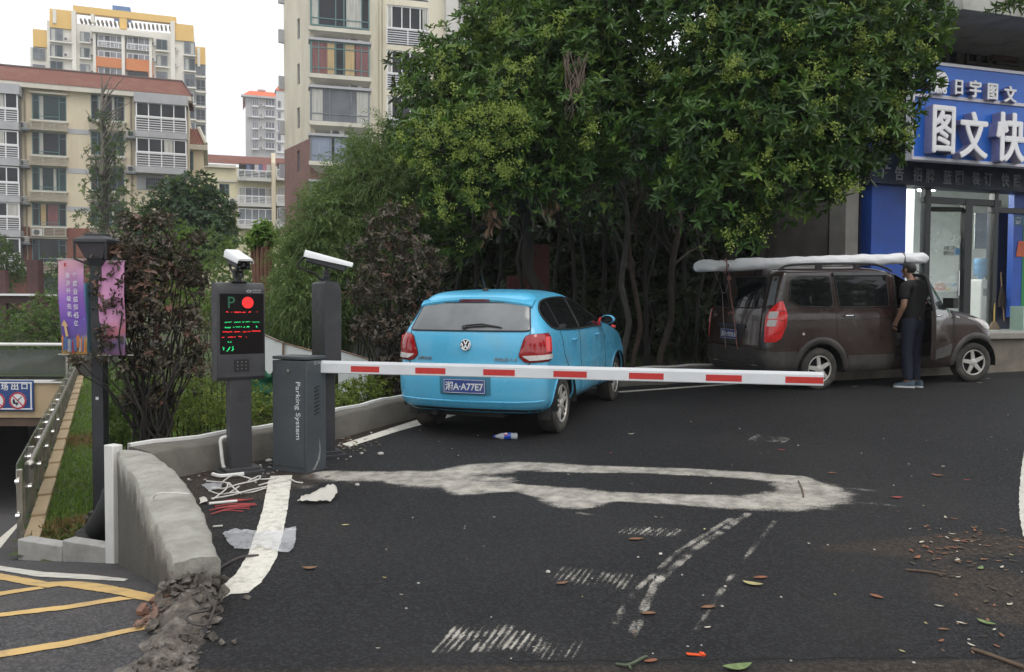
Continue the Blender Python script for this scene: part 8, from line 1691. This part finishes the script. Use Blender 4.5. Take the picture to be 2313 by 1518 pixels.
limb(mb,P(233,560,42),P(229,170,42),.20,.03,8,.01);tr_=bpy.data.objects['garden_tree.001'];o=tr_.location;mb.v=[(v[0]-o.x,v[1]-o.y,v[2]-o.z)for v in mb.v];mb.build('branches',bark_pale,tr_,smooth=60)
o=P(592,760,16);o.z=float(garden_z(o.x,o.y));t=thing('pruned_tree','pruned tree of bound brown trunks sprouting bright leaves at the top','tree',o);mb=MB(off=o)
for i in range(9):x=572+i*5+random.uniform(-2,2);limb(mb,P(592+(x-592)*.5,760,16+random.uniform(-.1,.1)),P(x+(x-592)*.15,540+random.uniform(-10,20),16+random.uniform(-.15,.15)),.045,.035,5,.02)
mb.build('trunk',mat('trunk_red_brown',(.17,.085,.055),.9,.25,8,bump=.01,bscale=20),t,smooth=60)
Pn,d,_=blob_pts([bl(590,530,16,.24),bl(575,545,16,.16),bl(608,540,16,.18),bl(592,515,16,.14)],260,.3,1.05,.2);a=rosettes(Pn,d+np.array([0,0,.6])+rnd(260)*.3,5,.11,.35,(.06,.14,.02),(.17,.30,.05),YG,.2);leaves('crown',*a,leaf_soft,t,o)
hedge('garden_shrub','light green bushes above the garage behind the glass balustrade','shrub',[bl(*q)for q in((110,700,21.5,.55),(130,730,21.5,.5),(80,740,21.5,.45),(20,740,21.5,.5),(150,760,21.5,.45),(50,770,21.2,.5),(120,790,21.2,.5),(0,790,21.2,.5),(-40,740,21.5,.6),(190,760,21.5,.5))],1500,.10,.4,(.05,.10,.025),(.14,.22,.055),leaf_soft,5,lo=.4)
hedge('garden_shrub','dark bushes behind the brown pergola','shrub',[bl(*q)for q in((40,720,27,.8),(90,700,27,.7),(0,700,27,.8),(150,690,28,.9),(180,640,30,1),(130,620,32,.8),(-40,660,28,.9),(230,680,28,1.0),(290,690,26,.9))],1300,.14,.4,(.02,.045,.015),(.065,.10,.035),leaf_gloss,6,lo=.4)
round_tree('small leafy tree at the far left in front of the cream block',18,34,[bl(*q)for q in((15,590,34,.6),(0,560,34,.5),(30,620,34,.5),(-15,620,34,.6))],420,.16,(.03,.06,.02),(.10,.14,.05),leaf_soft,.10)
for(x,y,r,lab)in((-3,-13,3.6,'broad street tree standing behind the viewpoint on the left'),(7,-12,4.0,'broad street tree standing behind the viewpoint on the right'),(13,-2.5,4.0,'broad street tree standing out of view right of the road bend'),(16,4.5,3.6,'broad street tree standing out of view beyond the curved line'),(-11,0,3.8,'broad street tree standing out of view left of the ramp')):
 o=Vector((x,y,road_z(x,y)-.1));t=thing('street_tree',lab,'tree',o);b_=[(o+Vector((random.uniform(-.6,.6)*r,random.uniform(-.5,.5)*r,5.5+random.uniform(-1.6,2))),r*.55,r*.5,r*.45)for _ in range(9)];Pn,d,_=blob_pts(b_,1300,.4,1.05,.1);a=rosettes(Pn,d+rnd(1300)*.5,6,.30,.45,DG0,DG1,YG,.1);leaves('crown',*a,leaf_gloss,t,o,six=False);mb=MB(off=o);limb(mb,o,o+Vector((0,0,5)),.25,.15,6,.03);mb.build('trunk',bark,t)
 # ---- grass of the verge, weeds in the beds
n=90000;X=RNG.uniform(-10.3,-2.9,n);Y=6.65+(19-6.65)*RNG.random(n)**1.5;al=(X-RA.x)*rn.x+(Y-RA.y)*rn.y;ok=(al>.10)&(X<-3.1-.10*(Y-6.6)+.5)&~inside(X,Y,[tuple(p)for p in W_OUT]+[(-2,3.9),(-2.6,6.9)])&(Y>6.72-(X+3.3)*.38);X,Y=X[ok],Y[ok];n=len(X);Z=garden_z(X,Y)
dry=np.zeros(n)
for px,py,Yd,r in((185,1000,11.7,.55),(150,1195,7.6,.42),(100,1215,7.35,.4),(200,1180,7.75,.35)):
 q=P(px,py,Yd);dry=np.maximum(dry,smooth01(1.5*(1-np.hypot(X-q.x,(Y-q.y)*.8)/r)+RNG.normal(0,.25,n)))
col=mixcol(mixcol((.12,.24,.03),(.27,.41,.075),RNG.random((n,1))),mixcol((.26,.155,.06),(.42,.29,.14),RNG.random((n,1))),dry[:,None])
leaves('verge_grass',np.stack([X,Y,Z-.005],1),rnd(n)*.42+np.array([0,0,1.]),rnd(n),RNG.uniform(.03,.085,n)*(1+.5*dry),.008,col,leaf_soft,None,six=False,droop=.3);tag(bpy.data.objects['verge_grass'],'short green grass with dry tan patches on the verge','grass',kind='stuff')
n=9000;T_=RNG.random(n)*9;kpn=np.array(KERB);Xk=np.interp(T_,np.arange(len(KERB)),kpn[:,0]);Yk=np.interp(T_,np.arange(len(KERB)),kpn[:,1]);X=Xk-RNG.uniform(.1,1.6,n);Y=Yk+RNG.uniform(.15,1.2,n);D_,_t=seg_dist(X,Y,KERB);ok=(D_>.22)&~inside(X,Y,road_poly)&(Y>6.78-(X+3.3)*.4);X,Y=X[ok],Y[ok];n=len(X)
col=mixcol((.04,.065,.018),(.14,.19,.05),RNG.random((n,1)));b_=RNG.random((n,1))<.25;col=np.where(b_,mixcol((.10,.07,.04),(.25,.17,.09),RNG.random((n,1))),col)
tag(leaves('ground_cover',np.stack([X,Y,garden_z(X,Y)+RNG.random(n)*.06],1),rnd(n)+np.array([0,0,.7]),rnd(n),RNG.uniform(.04,.11,n),RNG.uniform(.012,.035,n),col,leaf_soft,None,six=False),'mixed weeds and fallen leaves covering the garden bed','ground cover',kind='stuff')
# ---- garden walls, hoarding, pergola
tile_gr=mat('tile_grey',(.16,.16,.17),.8,.15,3,dirt=(.08,.09,.07),dirt_scale=2,dirt_amt=.5)
a,b_=P(560,760,17.4),P(1010,770,15.0);gw=thing('garden_wall','low dark garden wall capped with ribbed grey tiles','wall',(a.x,a.y,0));d=Vector((b_.x-a.x,b_.y-a.y,0));ln=d.length;d.normalize();nn=Vector((d.y,-d.x,0));ang=math.atan2(d.y,d.x);zt=P(700,757,16.6).z
mid=(a+b_)/2;mb=MB(off=gw.location);mb.box((mid.x,mid.y,(zt-.4)/2),(ln,.22,zt+.4),rot=ang);mb.build('wall_body',mat('wall_dark_grey',(.075,.075,.07),.9,.2,2),gw)
mb=MB(off=gw.location)
for i in range(int(ln/.12)):
 p=Vector((a.x,a.y,0))+d*(i*.12+.06);mb.tube([p+nn*.34+UP*(zt-.02),p+UP*(zt+.16)],.045,6);mb.tube([p+UP*(zt+.16),p-nn*.34+UP*(zt-.02)],.045,6)
mb.tube([Vector((a.x,a.y,zt+.19)),Vector((b_.x,b_.y,zt+.19))],.06,8);mb.build('tile_cap',tile_gr,gw,smooth=40)
hw_m=mat('hoarding_white',(.72,.75,.74),.6,.07,1.5,dirt=(.34,.30,.24),dirt_scale=1.5,dirt_amt=.45)
for(xa,ya,xb,yb,Ya,Yb,yl,lab)in((586,752,642,775,11.8,11.4,848,'white hoarding panel with rusty edge left of the barrier cabinet'),(644,775,712,794,11.4,11.0,868,'white hoarding panel behind the barrier cabinet'),(764,790,836,812,10.9,10.6,905,'dirty white hoarding panel beside the red shrub')):
 p,q=P(xa,ya,Ya),P(xb,yb,Yb);t=thing('hoarding_panel',lab,'hoarding',(p.x,p.y,.2),group='white hoarding panels in the garden');o=t.location;zb_=P((xa+xb)/2,yl,(Ya+Yb)/2).z;e=Vector((q.x-p.x,q.y-p.y,0)).normalized();n_=Vector((e.y,-e.x,0))
 vs=[Vector((p.x,p.y,zb_)),Vector((q.x,q.y,zb_)),q,p];vs+=[v-n_*.03 for v in vs];mb=MB(off=o);mb.add(vs,[(0,1,2,3),(7,6,5,4),(0,4,5,1),(1,5,6,2),(2,6,7,3),(3,7,4,0)]);mb.build('sheet',hw_m,t,smooth=0)
 mb=MB(off=o);mb.tube([Vector((q.x,q.y,-.0))+n_*.02,q+n_*.02+UP*.01],.014,6);mb.tube([p+n_*.012,q+n_*.012],.010,6);mb.build('edge_frame',mat('rust_edge',(.22,.12,.07),.85,.3,10),t)
c=P(590,875,9.9);mb=MB();vs=[];n=14
for i in range(n):
 for j in range(n):x,z=(i/(n-1)-.5)*.55,(1-j/(n-1))*.42;vs.append((c.x+x*(1+.4*j/n),c.y+.10*math.sin(x*18)+.05*math.cos(j*1.1+i),c.z-.22+z+.05*math.sin(i*1.3)))
mb.add(vs,[(i*n+j,i*n+j+1,(i+1)*n+j+1,(i+1)*n+j)for i in range(n-1)for j in range(n-1)]);tag(mb.build('tarpaulin',mat('tarp_green',(.03,.15,.09),.5,.2,5),smooth=60),'crumpled green tarpaulin on the ground behind the lit terminal','tarpaulin')
rb=thing('red_cabinet','dark red cabinet standing in the shade behind the hatchback roof','cabinet',(P(1200,700,15.6).x,15.6,.3));o=rb.location;p,q=P(1158,552,15.6),P(1246,690,15.6);mb=MB(off=o);mb.box(((p.x+q.x)/2+.12,15.7,(p.z+.1)/2),((q.x-p.x)*.55,.3,p.z-.1));mb.box(((p.x+q.x)/2-.1,15.72,(p.z-.55)/2),((q.x-p.x)*1.0,.28,p.z-.65));mb.build('cabinet_body',mat('cabinet_red',(.10,.012,.012),.5,.15,3),rb,bevel=.01)
pg_m=mat('pergola_brown',(.075,.030,.028),.6,.2,4);pz=P(60,668,24);pg=thing('pergola','dark red brown pergola beam with white top behind the garage','pergola',(-15.5,24,0));o=pg.location;xr_=P(88,670,24).x
mb=MB(off=o);mb.box((xr_-4,24,P(50,676,24).z),(8.2,.22,.22));mb.box((xr_-4,24.9,P(50,676,24).z),(8.2,.22,.22));mb.build('beam',pg_m,pg);mb=MB(off=o);mb.box((xr_-4,24.4,P(50,666,24).z),(8.0,1.4,.06));mb.build('roof_sheet',white_fr,pg)
for k,x in enumerate((xr_-.1,xr_-1.0,xr_-3.4,xr_-6.0)):mb=MB(off=o);mb.box((x,24,1.0),(.16,.16,3.0)if k!=0 else(.32,.3,3.6));mb.build('post',pg_m,pg)
mb=MB();p,q=P(95,672,26),P(150,680,26);mb.box(((p.x+q.x)/2,26,p.z-.15),(q.x-p.x+1.2,.12,.35));mb.box(((p.x+q.x)/2,26,.4),(.12,.12,2.2));tag(mb.build('garden_fence',pg_m),'low dark brown fence rail behind the purple banner','fence')
# ====== LITTER ON THE ROAD
random.seed(23);RNG=np.random.default_rng(23)
o=G(1141,993)+UP*.034;a,b_=G(1114,993),G(1170,992);ax=(b_-a).normalized();bt=thing('drink_bottle','clear plastic drink bottle with blue label lying on the asphalt','bottle',G(1141,993))
s=.245/.245;off=bt.location;p0=o-ax*.118
mb=MB(off=off);mb.lathe([(.012,.018),(.013,.03),(.018,.045),(.030,.075),(.033,.09),(.031,.105),(.033,.115),(.032,.175),(.033,.195),(.030,.21),(.033,.222),(.030,.236),(.018,.240),(.0,.232)],p0,ax,24);mb.build('bottle_body',glass_mat('pet_plastic',(.75,.8,.85),.45,.06),bt,smooth=50)
mb=MB(off=off);mb.lathe([(.0,.0),(.014,.0),(.0145,.02),(.012,.022),(.0,.022)],p0,ax,18);mb.build('cap',mat('cap_blue',(.02,.04,.30),.4,.1,20),bt,smooth=30)
mb=MB(off=off);mb.lathe([(.0335,.108),(.0345,.11),(.0345,.172),(.0335,.174)],p0,ax,24);lb2=mb.build('label',mat('label_blue',(.015,.07,.42),.3,.1,20),bt,smooth=50)
up2=(UP*.75+Vector((-ax.y,ax.x,0))*-.65).normalized();
if up2.y>0:up2=(UP*.75-Vector((0,.65,0))).normalized()
sd2=ax.cross(up2);c=p0+ax*.125+up2*.0352;mb=MB(off=off)
for k_,(r,t0,t1)in enumerate(((.017,0,math.pi),(.017,math.pi,2*math.pi))):mb.add([c]+[c+(ax*math.cos(t)+sd2*math.sin(t))*r-up2*(r*math.sin(t))**2*12 for t in np.linspace(t0,t1,12)],[(0,i,i+1)for i in range(1,12)],k_)
mb.build('label_mark',[mat('mark_red',(.6,.03,.05),.4,.05,20),white_ink],lb2,smooth=0)
def bag(label,poly,hts,m,seed,h=.05):
 """crumpled sheet over an outline on the road, given in pixels"""
 rng=np.random.default_rng(seed);W=[G(*q)for q in poly];pts2=[Vector((w.x,w.y))for w in W];dense=[]
 for i in range(len(pts2)):
  a,b_=pts2[i],pts2[(i+1)%len(pts2)];k=max(1,int((b_-a).length/.02));dense+=[a.lerp(b_,j/k)+Vector(rng.normal(0,.003,2))for j in range(k)]
 nb=len(dense);xs=[p.x for p in dense];ys=[p.y for p in dense];inn=[]
 for x in np.arange(min(xs),max(xs),.018):
  for y in np.arange(min(ys),max(ys),.018):
   q=(x+rng.normal(0,.004),y+rng.normal(0,.004))
   if inside(np.array([q[0]]),np.array([q[1]]),[(p.x,p.y)for p in dense])[0]:inn.append(Vector(q))
 co,_,tri,*_r=mgeo.delaunay_2d_cdt(dense+inn,[],[list(range(nb))],1,1e-6);vs=[]
 for c in co:
  r=sum(hh*math.exp(-((c.x-hx)**2+(c.y-hy)**2)/(2*s_*s_))for(hx,hy,hh,s_)in hts);cr=abs(float(vnoise(np.array(c.x*22),np.array(c.y*26),seed))-.5)*2;cr2=float(vnoise(np.array(c.x*60),np.array(c.y*55),seed+1))
  vs.append((c.x,c.y,road_z(c.x,c.y)+.008+r*(.55+.6*cr)+h*.45*(1-cr)**3*.6+.010*cr2))
 return tag(MB().add(vs,[tuple(t)for t in tri]).build('plastic_bag',m,smooth=70),label,'plastic bag')
film=glass_mat('plastic_film',(.80,.81,.84),.42,.25);film2=glass_mat('bag_cream',(.66,.63,.56),.86,.4)
gw_=lambda px,py,h,s_:(*G(px,py).to_2d(),h,s_)
bag('translucent white plastic sheet crumpled across the white line',[(503,1210),(530,1199),(560,1204),(610,1207),(640,1204),(668,1196),(668,1225),(662,1250),(630,1252),(590,1240),(552,1246),(528,1244),(512,1232)],[gw_(655,1215,.05,.05),gw_(530,1222,.03,.06),gw_(600,1225,.02,.06)],film,5)
bag('cream plastic bag lying on the asphalt right of the white line',[(672,1138),(684,1128),(706,1124),(728,1122),(745,1108),(757,1106),(762,1128),(745,1138),(700,1141)],[gw_(748,1125,.11,.045),gw_(712,1132,.05,.06)],film2,9)
bag('scrap of clear plastic film among the white wires',[(452,1100),(480,1094),(505,1096),(498,1108),(470,1112)],[gw_(478,1102,.02,.04)],film,13,.03)
bag('small white and blue wrapper against the cement wall end',[(450,1130),(464,1128),(468,1138),(452,1142)],[gw_(458,1135,.03,.03)],film2,15,.03)
wire_w=mat('wire_white',(.62,.60,.56),.5,.08,30);wire_r=mat('wire_red',(.36,.05,.05),.5,.15,30);wire_d=mat('wire_dark',(.06,.05,.045),.6,.2,30)
def wire(label,pts,r,m,lift=.012,name='cable_offcut',cat='cable',grp=None):
 q=[G(*p[:2])+UP*(lift+(p[2]if len(p)>2 else 0))for p in pts];return tag(MB().tube(catmull(q,6),r,7).build(name,m),label,cat,grp)
gW='white cable off-cuts by the terminal foot'
for pts in(((466,1090),(490,1092),(512,1100,.02),(524,1104)),((478,1104),(505,1110,.01),(540,1106,.03),(582,1096,.03),(586,1084,.02),(560,1090)),((472,1112),(498,1120),(530,1122,.02),(565,1116),(600,1106)),((480,1132),(510,1118,.03),(516,1106,.04),(528,1112,.02),(545,1120)),((500,1094),(530,1082,.02),(575,1086),(620,1084)),((584,1100),(610,1096,.01),(640,1090),(650,1088)),((477,1130),(520,1126,.01),(560,1118,.02),(604,1102)),((655,1084),(668,1092),(684,1094)),((520,1116),(540,1108,.02))):wire('thin white cable off-cut lying on the dirt in front of the terminal',pts,.0055,wire_w,.012,grp=gW)
gR='red cable off-cuts beside the cement wall'
for i in range(9):y=1132+i*3.2+random.uniform(-2,2);x=470+random.uniform(0,30);wire('thin red cable off-cut in the tangle beside the cement wall',((x,y+6),(x+35,y+random.uniform(0,5),.01),(x+70+random.uniform(0,30),y-random.uniform(0,6))),.0045,wire_r,.010,grp=gR)
wire('long straight white conduit off-cut lying over red cables',((472,1144),(536,1138)),.010,pvc,.02,'conduit_offcut','conduit');wire('thick bent white conduit off-cut in front of the terminal base',((481,1077),(497,1081),(515,1080),(551,1076)),.017,pvc,.02,'conduit_offcut','conduit')
q=[G(478,1196)+UP*.0 for _ in()];wire('short white stick on asphalt beside the cement wall',((481,1193),(503,1191)),.006,wire_w,.01,'stick','stick')
q=[HZ(x,y,(.11 if y<1330 else .15)+z)for x,y,z in((584,1254,0),(545,1258,.01),(510,1275,.0),(478,1300,.02),(490,1322,.0),(498,1345,.02),(488,1362,.0),(470,1408,.01),(440,1410,.0),(421,1398,.02),(432,1386,.03),(472,1378,.05),(478,1366,.08),(464,1330,.13))]
tag(MB().tube(catmull(q,6),.0065,7).build('black_cable',wire_d),'black cable curling over the rubble to the white line','cable')
q=[G(350,1118,.25),G(360,1112,.27),G(400,1110,.265),G(426,1113,.25)];q=[HZ(346,1126,.33),HZ(354,1116,.365),HZ(380,1113,.37),HZ(428,1116,.365)];tag(MB().tube(catmull(q,5),.005,6).build('wall_wire',wire_w),'white wire draped over the top of the curved cement wall','wire')
def lay_leaf(px,py,ln,c0,rz,curl,label,grp,name='fallen_leaf',cat='leaf',ratio=.42):
 o=G(px,py);n=9;ln*=.78;vs=[]
 for i in range(n):
  t=i/(n-1);w=ratio*.5*ln*math.sin(math.pi*min(1,t*.98+.01))**.8;x=(t-.5)*ln;z=curl*ln*(2*t-1)**2
  for s_ in(-1,0,1):vs.append(Vector((x,s_*w,z+(.22*w if s_ else 0))))
 M3=Matrix.Rotation(rz,3,'Z');vs=[M3@v for v in vs];fs=[(i*3+j,i*3+j+1,i*3+j+4,i*3+j+3)for i in range(n-1)for j in range(2)];vs=[(v.x+o.x,v.y+o.y,v.z+road_z(v.x+o.x,v.y+o.y)+.006)for v in vs]
 me=MB().add(vs,fs).build(name,mat('dead_leaf_%s'%c0,{'brown':(.20,.10,.05),'rust':(.24,.09,.045),'red':(.32,.055,.05),'yellow':(.40,.35,.16),'pale':(.46,.42,.34),'green':(.16,.22,.08),'dark':(.07,.05,.03)}[c0],.7,.25,30));return tag(me,label,cat,grp)
one=[(1700,1322,.13,'yellow',-.5,.10,'curled yellow green leaf with dark tip on the open asphalt'),(1718,1307,.10,'rust',.1,.04,'rust orange leaf just above the curled yellow leaf'),(700,1286,.11,'brown',.05,.12,'brown curled leaf lying right of the white line bend'),(1437,1220,.12,'brown',.1,.05,'brown leaf at the foot of the upper tyre print'),(1270,1320,.09,'brown',.4,.08,'brown leaf at the edge of the middle tyre print'),(1425,982,.10,'pale',.2,.15,'pale leaf on the asphalt right of the hatchback wheel'),(1380,1025,.07,'red',1.4,.05,'small red leaf on the asphalt in front of the cement loop'),(1765,1018,.10,'red',-.3,.1,'thin red leaf beside the upper right tyre prints'),(2118,1076,.12,'rust',-.6,.15,'orange brown leaf standing on the right asphalt'),(2184,1086,.07,'red',-.3,.1,'pinkish red leaf right of the orange brown leaf'),(2026,1126,.11,'red',.0,.08,'red leaf with white rim right of the cement loop'),(1980,1350,.09,'rust',-.9,.06,'reddish leaf on the lower right asphalt'),(2072,1262,.08,'rust',.7,.12,'pinkish brown leaf on the leaf litter patch'),(1930,874,.13,'pale',.1,.1,'pale yellow leaf on the asphalt by the minivan wheel'),(2212,866,.12,'pale',-.2,.1,'pale leaf near the minivan front wheel'),(2230,856,.10,'pale',.2,.1,'pale leaf against the white line by the step'),(1880,1070,.10,'rust',0,.03,'dull orange leaf right of the cement loop end'),(1465,1388,.09,'brown',.1,.03,'pinkish brown leaf across the long tyre track'),(1600,1374,.10,'brown',.2,.03,'tan leaf left of the faint tyre track'),(2228,1410,.10,'green',-.9,.1,'wilted green leaf on the lower right asphalt'),(2215,1286,.08,'green',.8,.1,'small green sprig leaf on the leaf litter'),(780,1188,.07,'yellow',.1,.06,'small yellowish leaf right of the plastic sheet'),(1665,1512,.16,'green',.2,.12,'green leaf at the bottom edge of the road'),(740,1078,.08,'brown',.5,.1,'brown leaf at the cabinet foot'),(785,997,.10,'rust',.2,.15,'orange leaf on the white line beside the kerb'),(2130,1055,.06,'pale',.4,.06,'tiny pale leaf above the orange brown leaf'),(1470,1496,.08,'rust',.3,.05,'orange leaf at the bottom edge near the green twig')]
for q in one:lay_leaf(*q,None)
for i in range(130):
 px,py=random.gauss(2180,75),random.gauss(1235,28)
 if i>95:px,py=random.uniform(2120,2310),random.uniform(1260,1480)
 lay_leaf(px,py,random.uniform(.025,.07),random.choice(('brown','dark','brown','rust','dark','dark','pale')),random.uniform(0,3.1),random.uniform(.02,.12),'small dry leaf in the brown litter patch at the right','dry leaves of the litter patch',ratio=.34)
for i in range(34):lay_leaf(random.uniform(400,720),random.gauss(1072,14)if i<20 else random.uniform(1040,1062),random.uniform(.03,.07),random.choice(('brown','dark','rust','pale','yellow')),random.uniform(0,3.1),random.uniform(.02,.12),'small dry leaf in the dirt around the terminal feet','dry leaves by the terminals')
for i in range(26):t=random.uniform(0,1);lay_leaf(752+t*60+random.uniform(-8,8),1000+random.uniform(-16,22),random.uniform(.03,.07),random.choice(('brown','rust','yellow','pale')),random.uniform(0,3.1),.1,'small dry leaf along the kerb behind the barrier','dry leaves along the kerb')
for i in range(44):
 px,py=random.uniform(850,2290),random.uniform(900,1490);lay_leaf(px,py,random.uniform(.02,.045),random.choice(('pale','pale','brown','yellow')),random.uniform(0,3.1),.08,'tiny pale leaf scrap scattered over the asphalt','tiny scraps over the asphalt')
peb=mat('pebble_pale',(.46,.44,.40),.8,.2,20)
def pebble(px,py,r,label,grp,m=peb):
 o=G(px,py);mb=MB();ellipsoid(mb,o+UP*r*.45,(r*random.uniform(.8,1.3),r*random.uniform(.7,1.1),r*.6),Matrix.Rotation(random.uniform(0,3),3,'Z'),8,6);mb.v=[(v[0]+random.gauss(0,r*.06),v[1]+random.gauss(0,r*.06),v[2])for v in mb.v];return tag(mb.build('pebble',m,smooth=50),label,'pebble',grp)
for px,py,r,lb in((807,1098,.022,'white pebble on the asphalt below the cement smear'),(860,1028,.028,'white stone chip right of the cabinet'),(607,1044,.03,'pale stone between the terminal and the cabinet'),(1238,1294,.014,'white pebble left of the middle tyre print'),(1492,1253,.012,'white pebble below the upper tyre print')):pebble(px,py,r,lb,None)
for i in range(90):
 px,py=(random.uniform(420,640),random.gauss(1060,16))if i<55 else(random.uniform(740,860),random.gauss(1015,14));pebble(px,py,random.uniform(.006,.018),'small grey stone in the dirt at the terminal feet','small stones by the terminals',random.choice((peb,concrete_dk,rub)))
for i in range(40):pebble(random.uniform(900,2300),random.uniform(920,1500),random.uniform(.004,.008),'tiny pale stone chip on the asphalt','tiny stone chips over the asphalt')
tw=mat('twig_brown',(.12,.08,.055),.9,.25,20)
for pts,r,lb in((((2045,1290),(2090,1294),(2135,1301)),.006,'straight brown twig in the leaf litter patch'),(((2195,1470),(2240,1485),(2313,1512)),.008,'dark twig at the lower right corner'),(((1803,1088),(1812,1108),(1815,1125)),.005,'thin twig across the end of the cement loop')):wire(lb,pts,r,tw,.008,'twig','twig')
q=[G(*p)+UP*z for p,z in(((1392,1503),.006),((1420,1508),.012),((1455,1495),.02),((1462,1490),.01))];tag(MB().tube(catmull(q,5),.006,6).tube(catmull([q[1],G(1425,1516)+UP*.01],4),.005,6).build('twig',mat('twig_green',(.09,.11,.07),.8,.2,20)),'pale green twig at the bottom edge of the road','twig')
o=G(1571,1481);mb=MB();mb.box(o+UP*.005,(.075,.018,.003),rot=(.05,.1,.05));mb.box(o+UP*.005+Vector((.03,.004,.002)),(.02,.024,.004),rot=(.1,.2,.3));tag(mb.build('plastic_scrap',mat('scrap_orange',(.75,.10,.03),.4,.08,30)),'bright orange plastic scrap near the bottom of the road','scrap')
# ====== HAZE
mb=MB();mb.box((0,275,33),(900,690,80));hz=mb.build('haze',bpy.data.materials.new('haze_air'),smooth=0);tag(hz,kind='stuff');m=hz.data.materials[0];m.use_nodes=True;nt=m.node_tree;nt.nodes.clear()
v=nt.nodes.new('ShaderNodeVolumePrincipled');v.inputs['Color'].default_value=(.96,.97,1,1);v.inputs['Density'].default_value=.0009;v.inputs['Anisotropy'].default_value=.2;out=nt.nodes.new('ShaderNodeOutputMaterial');nt.links.new(v.outputs[0],out.inputs['Volume'])
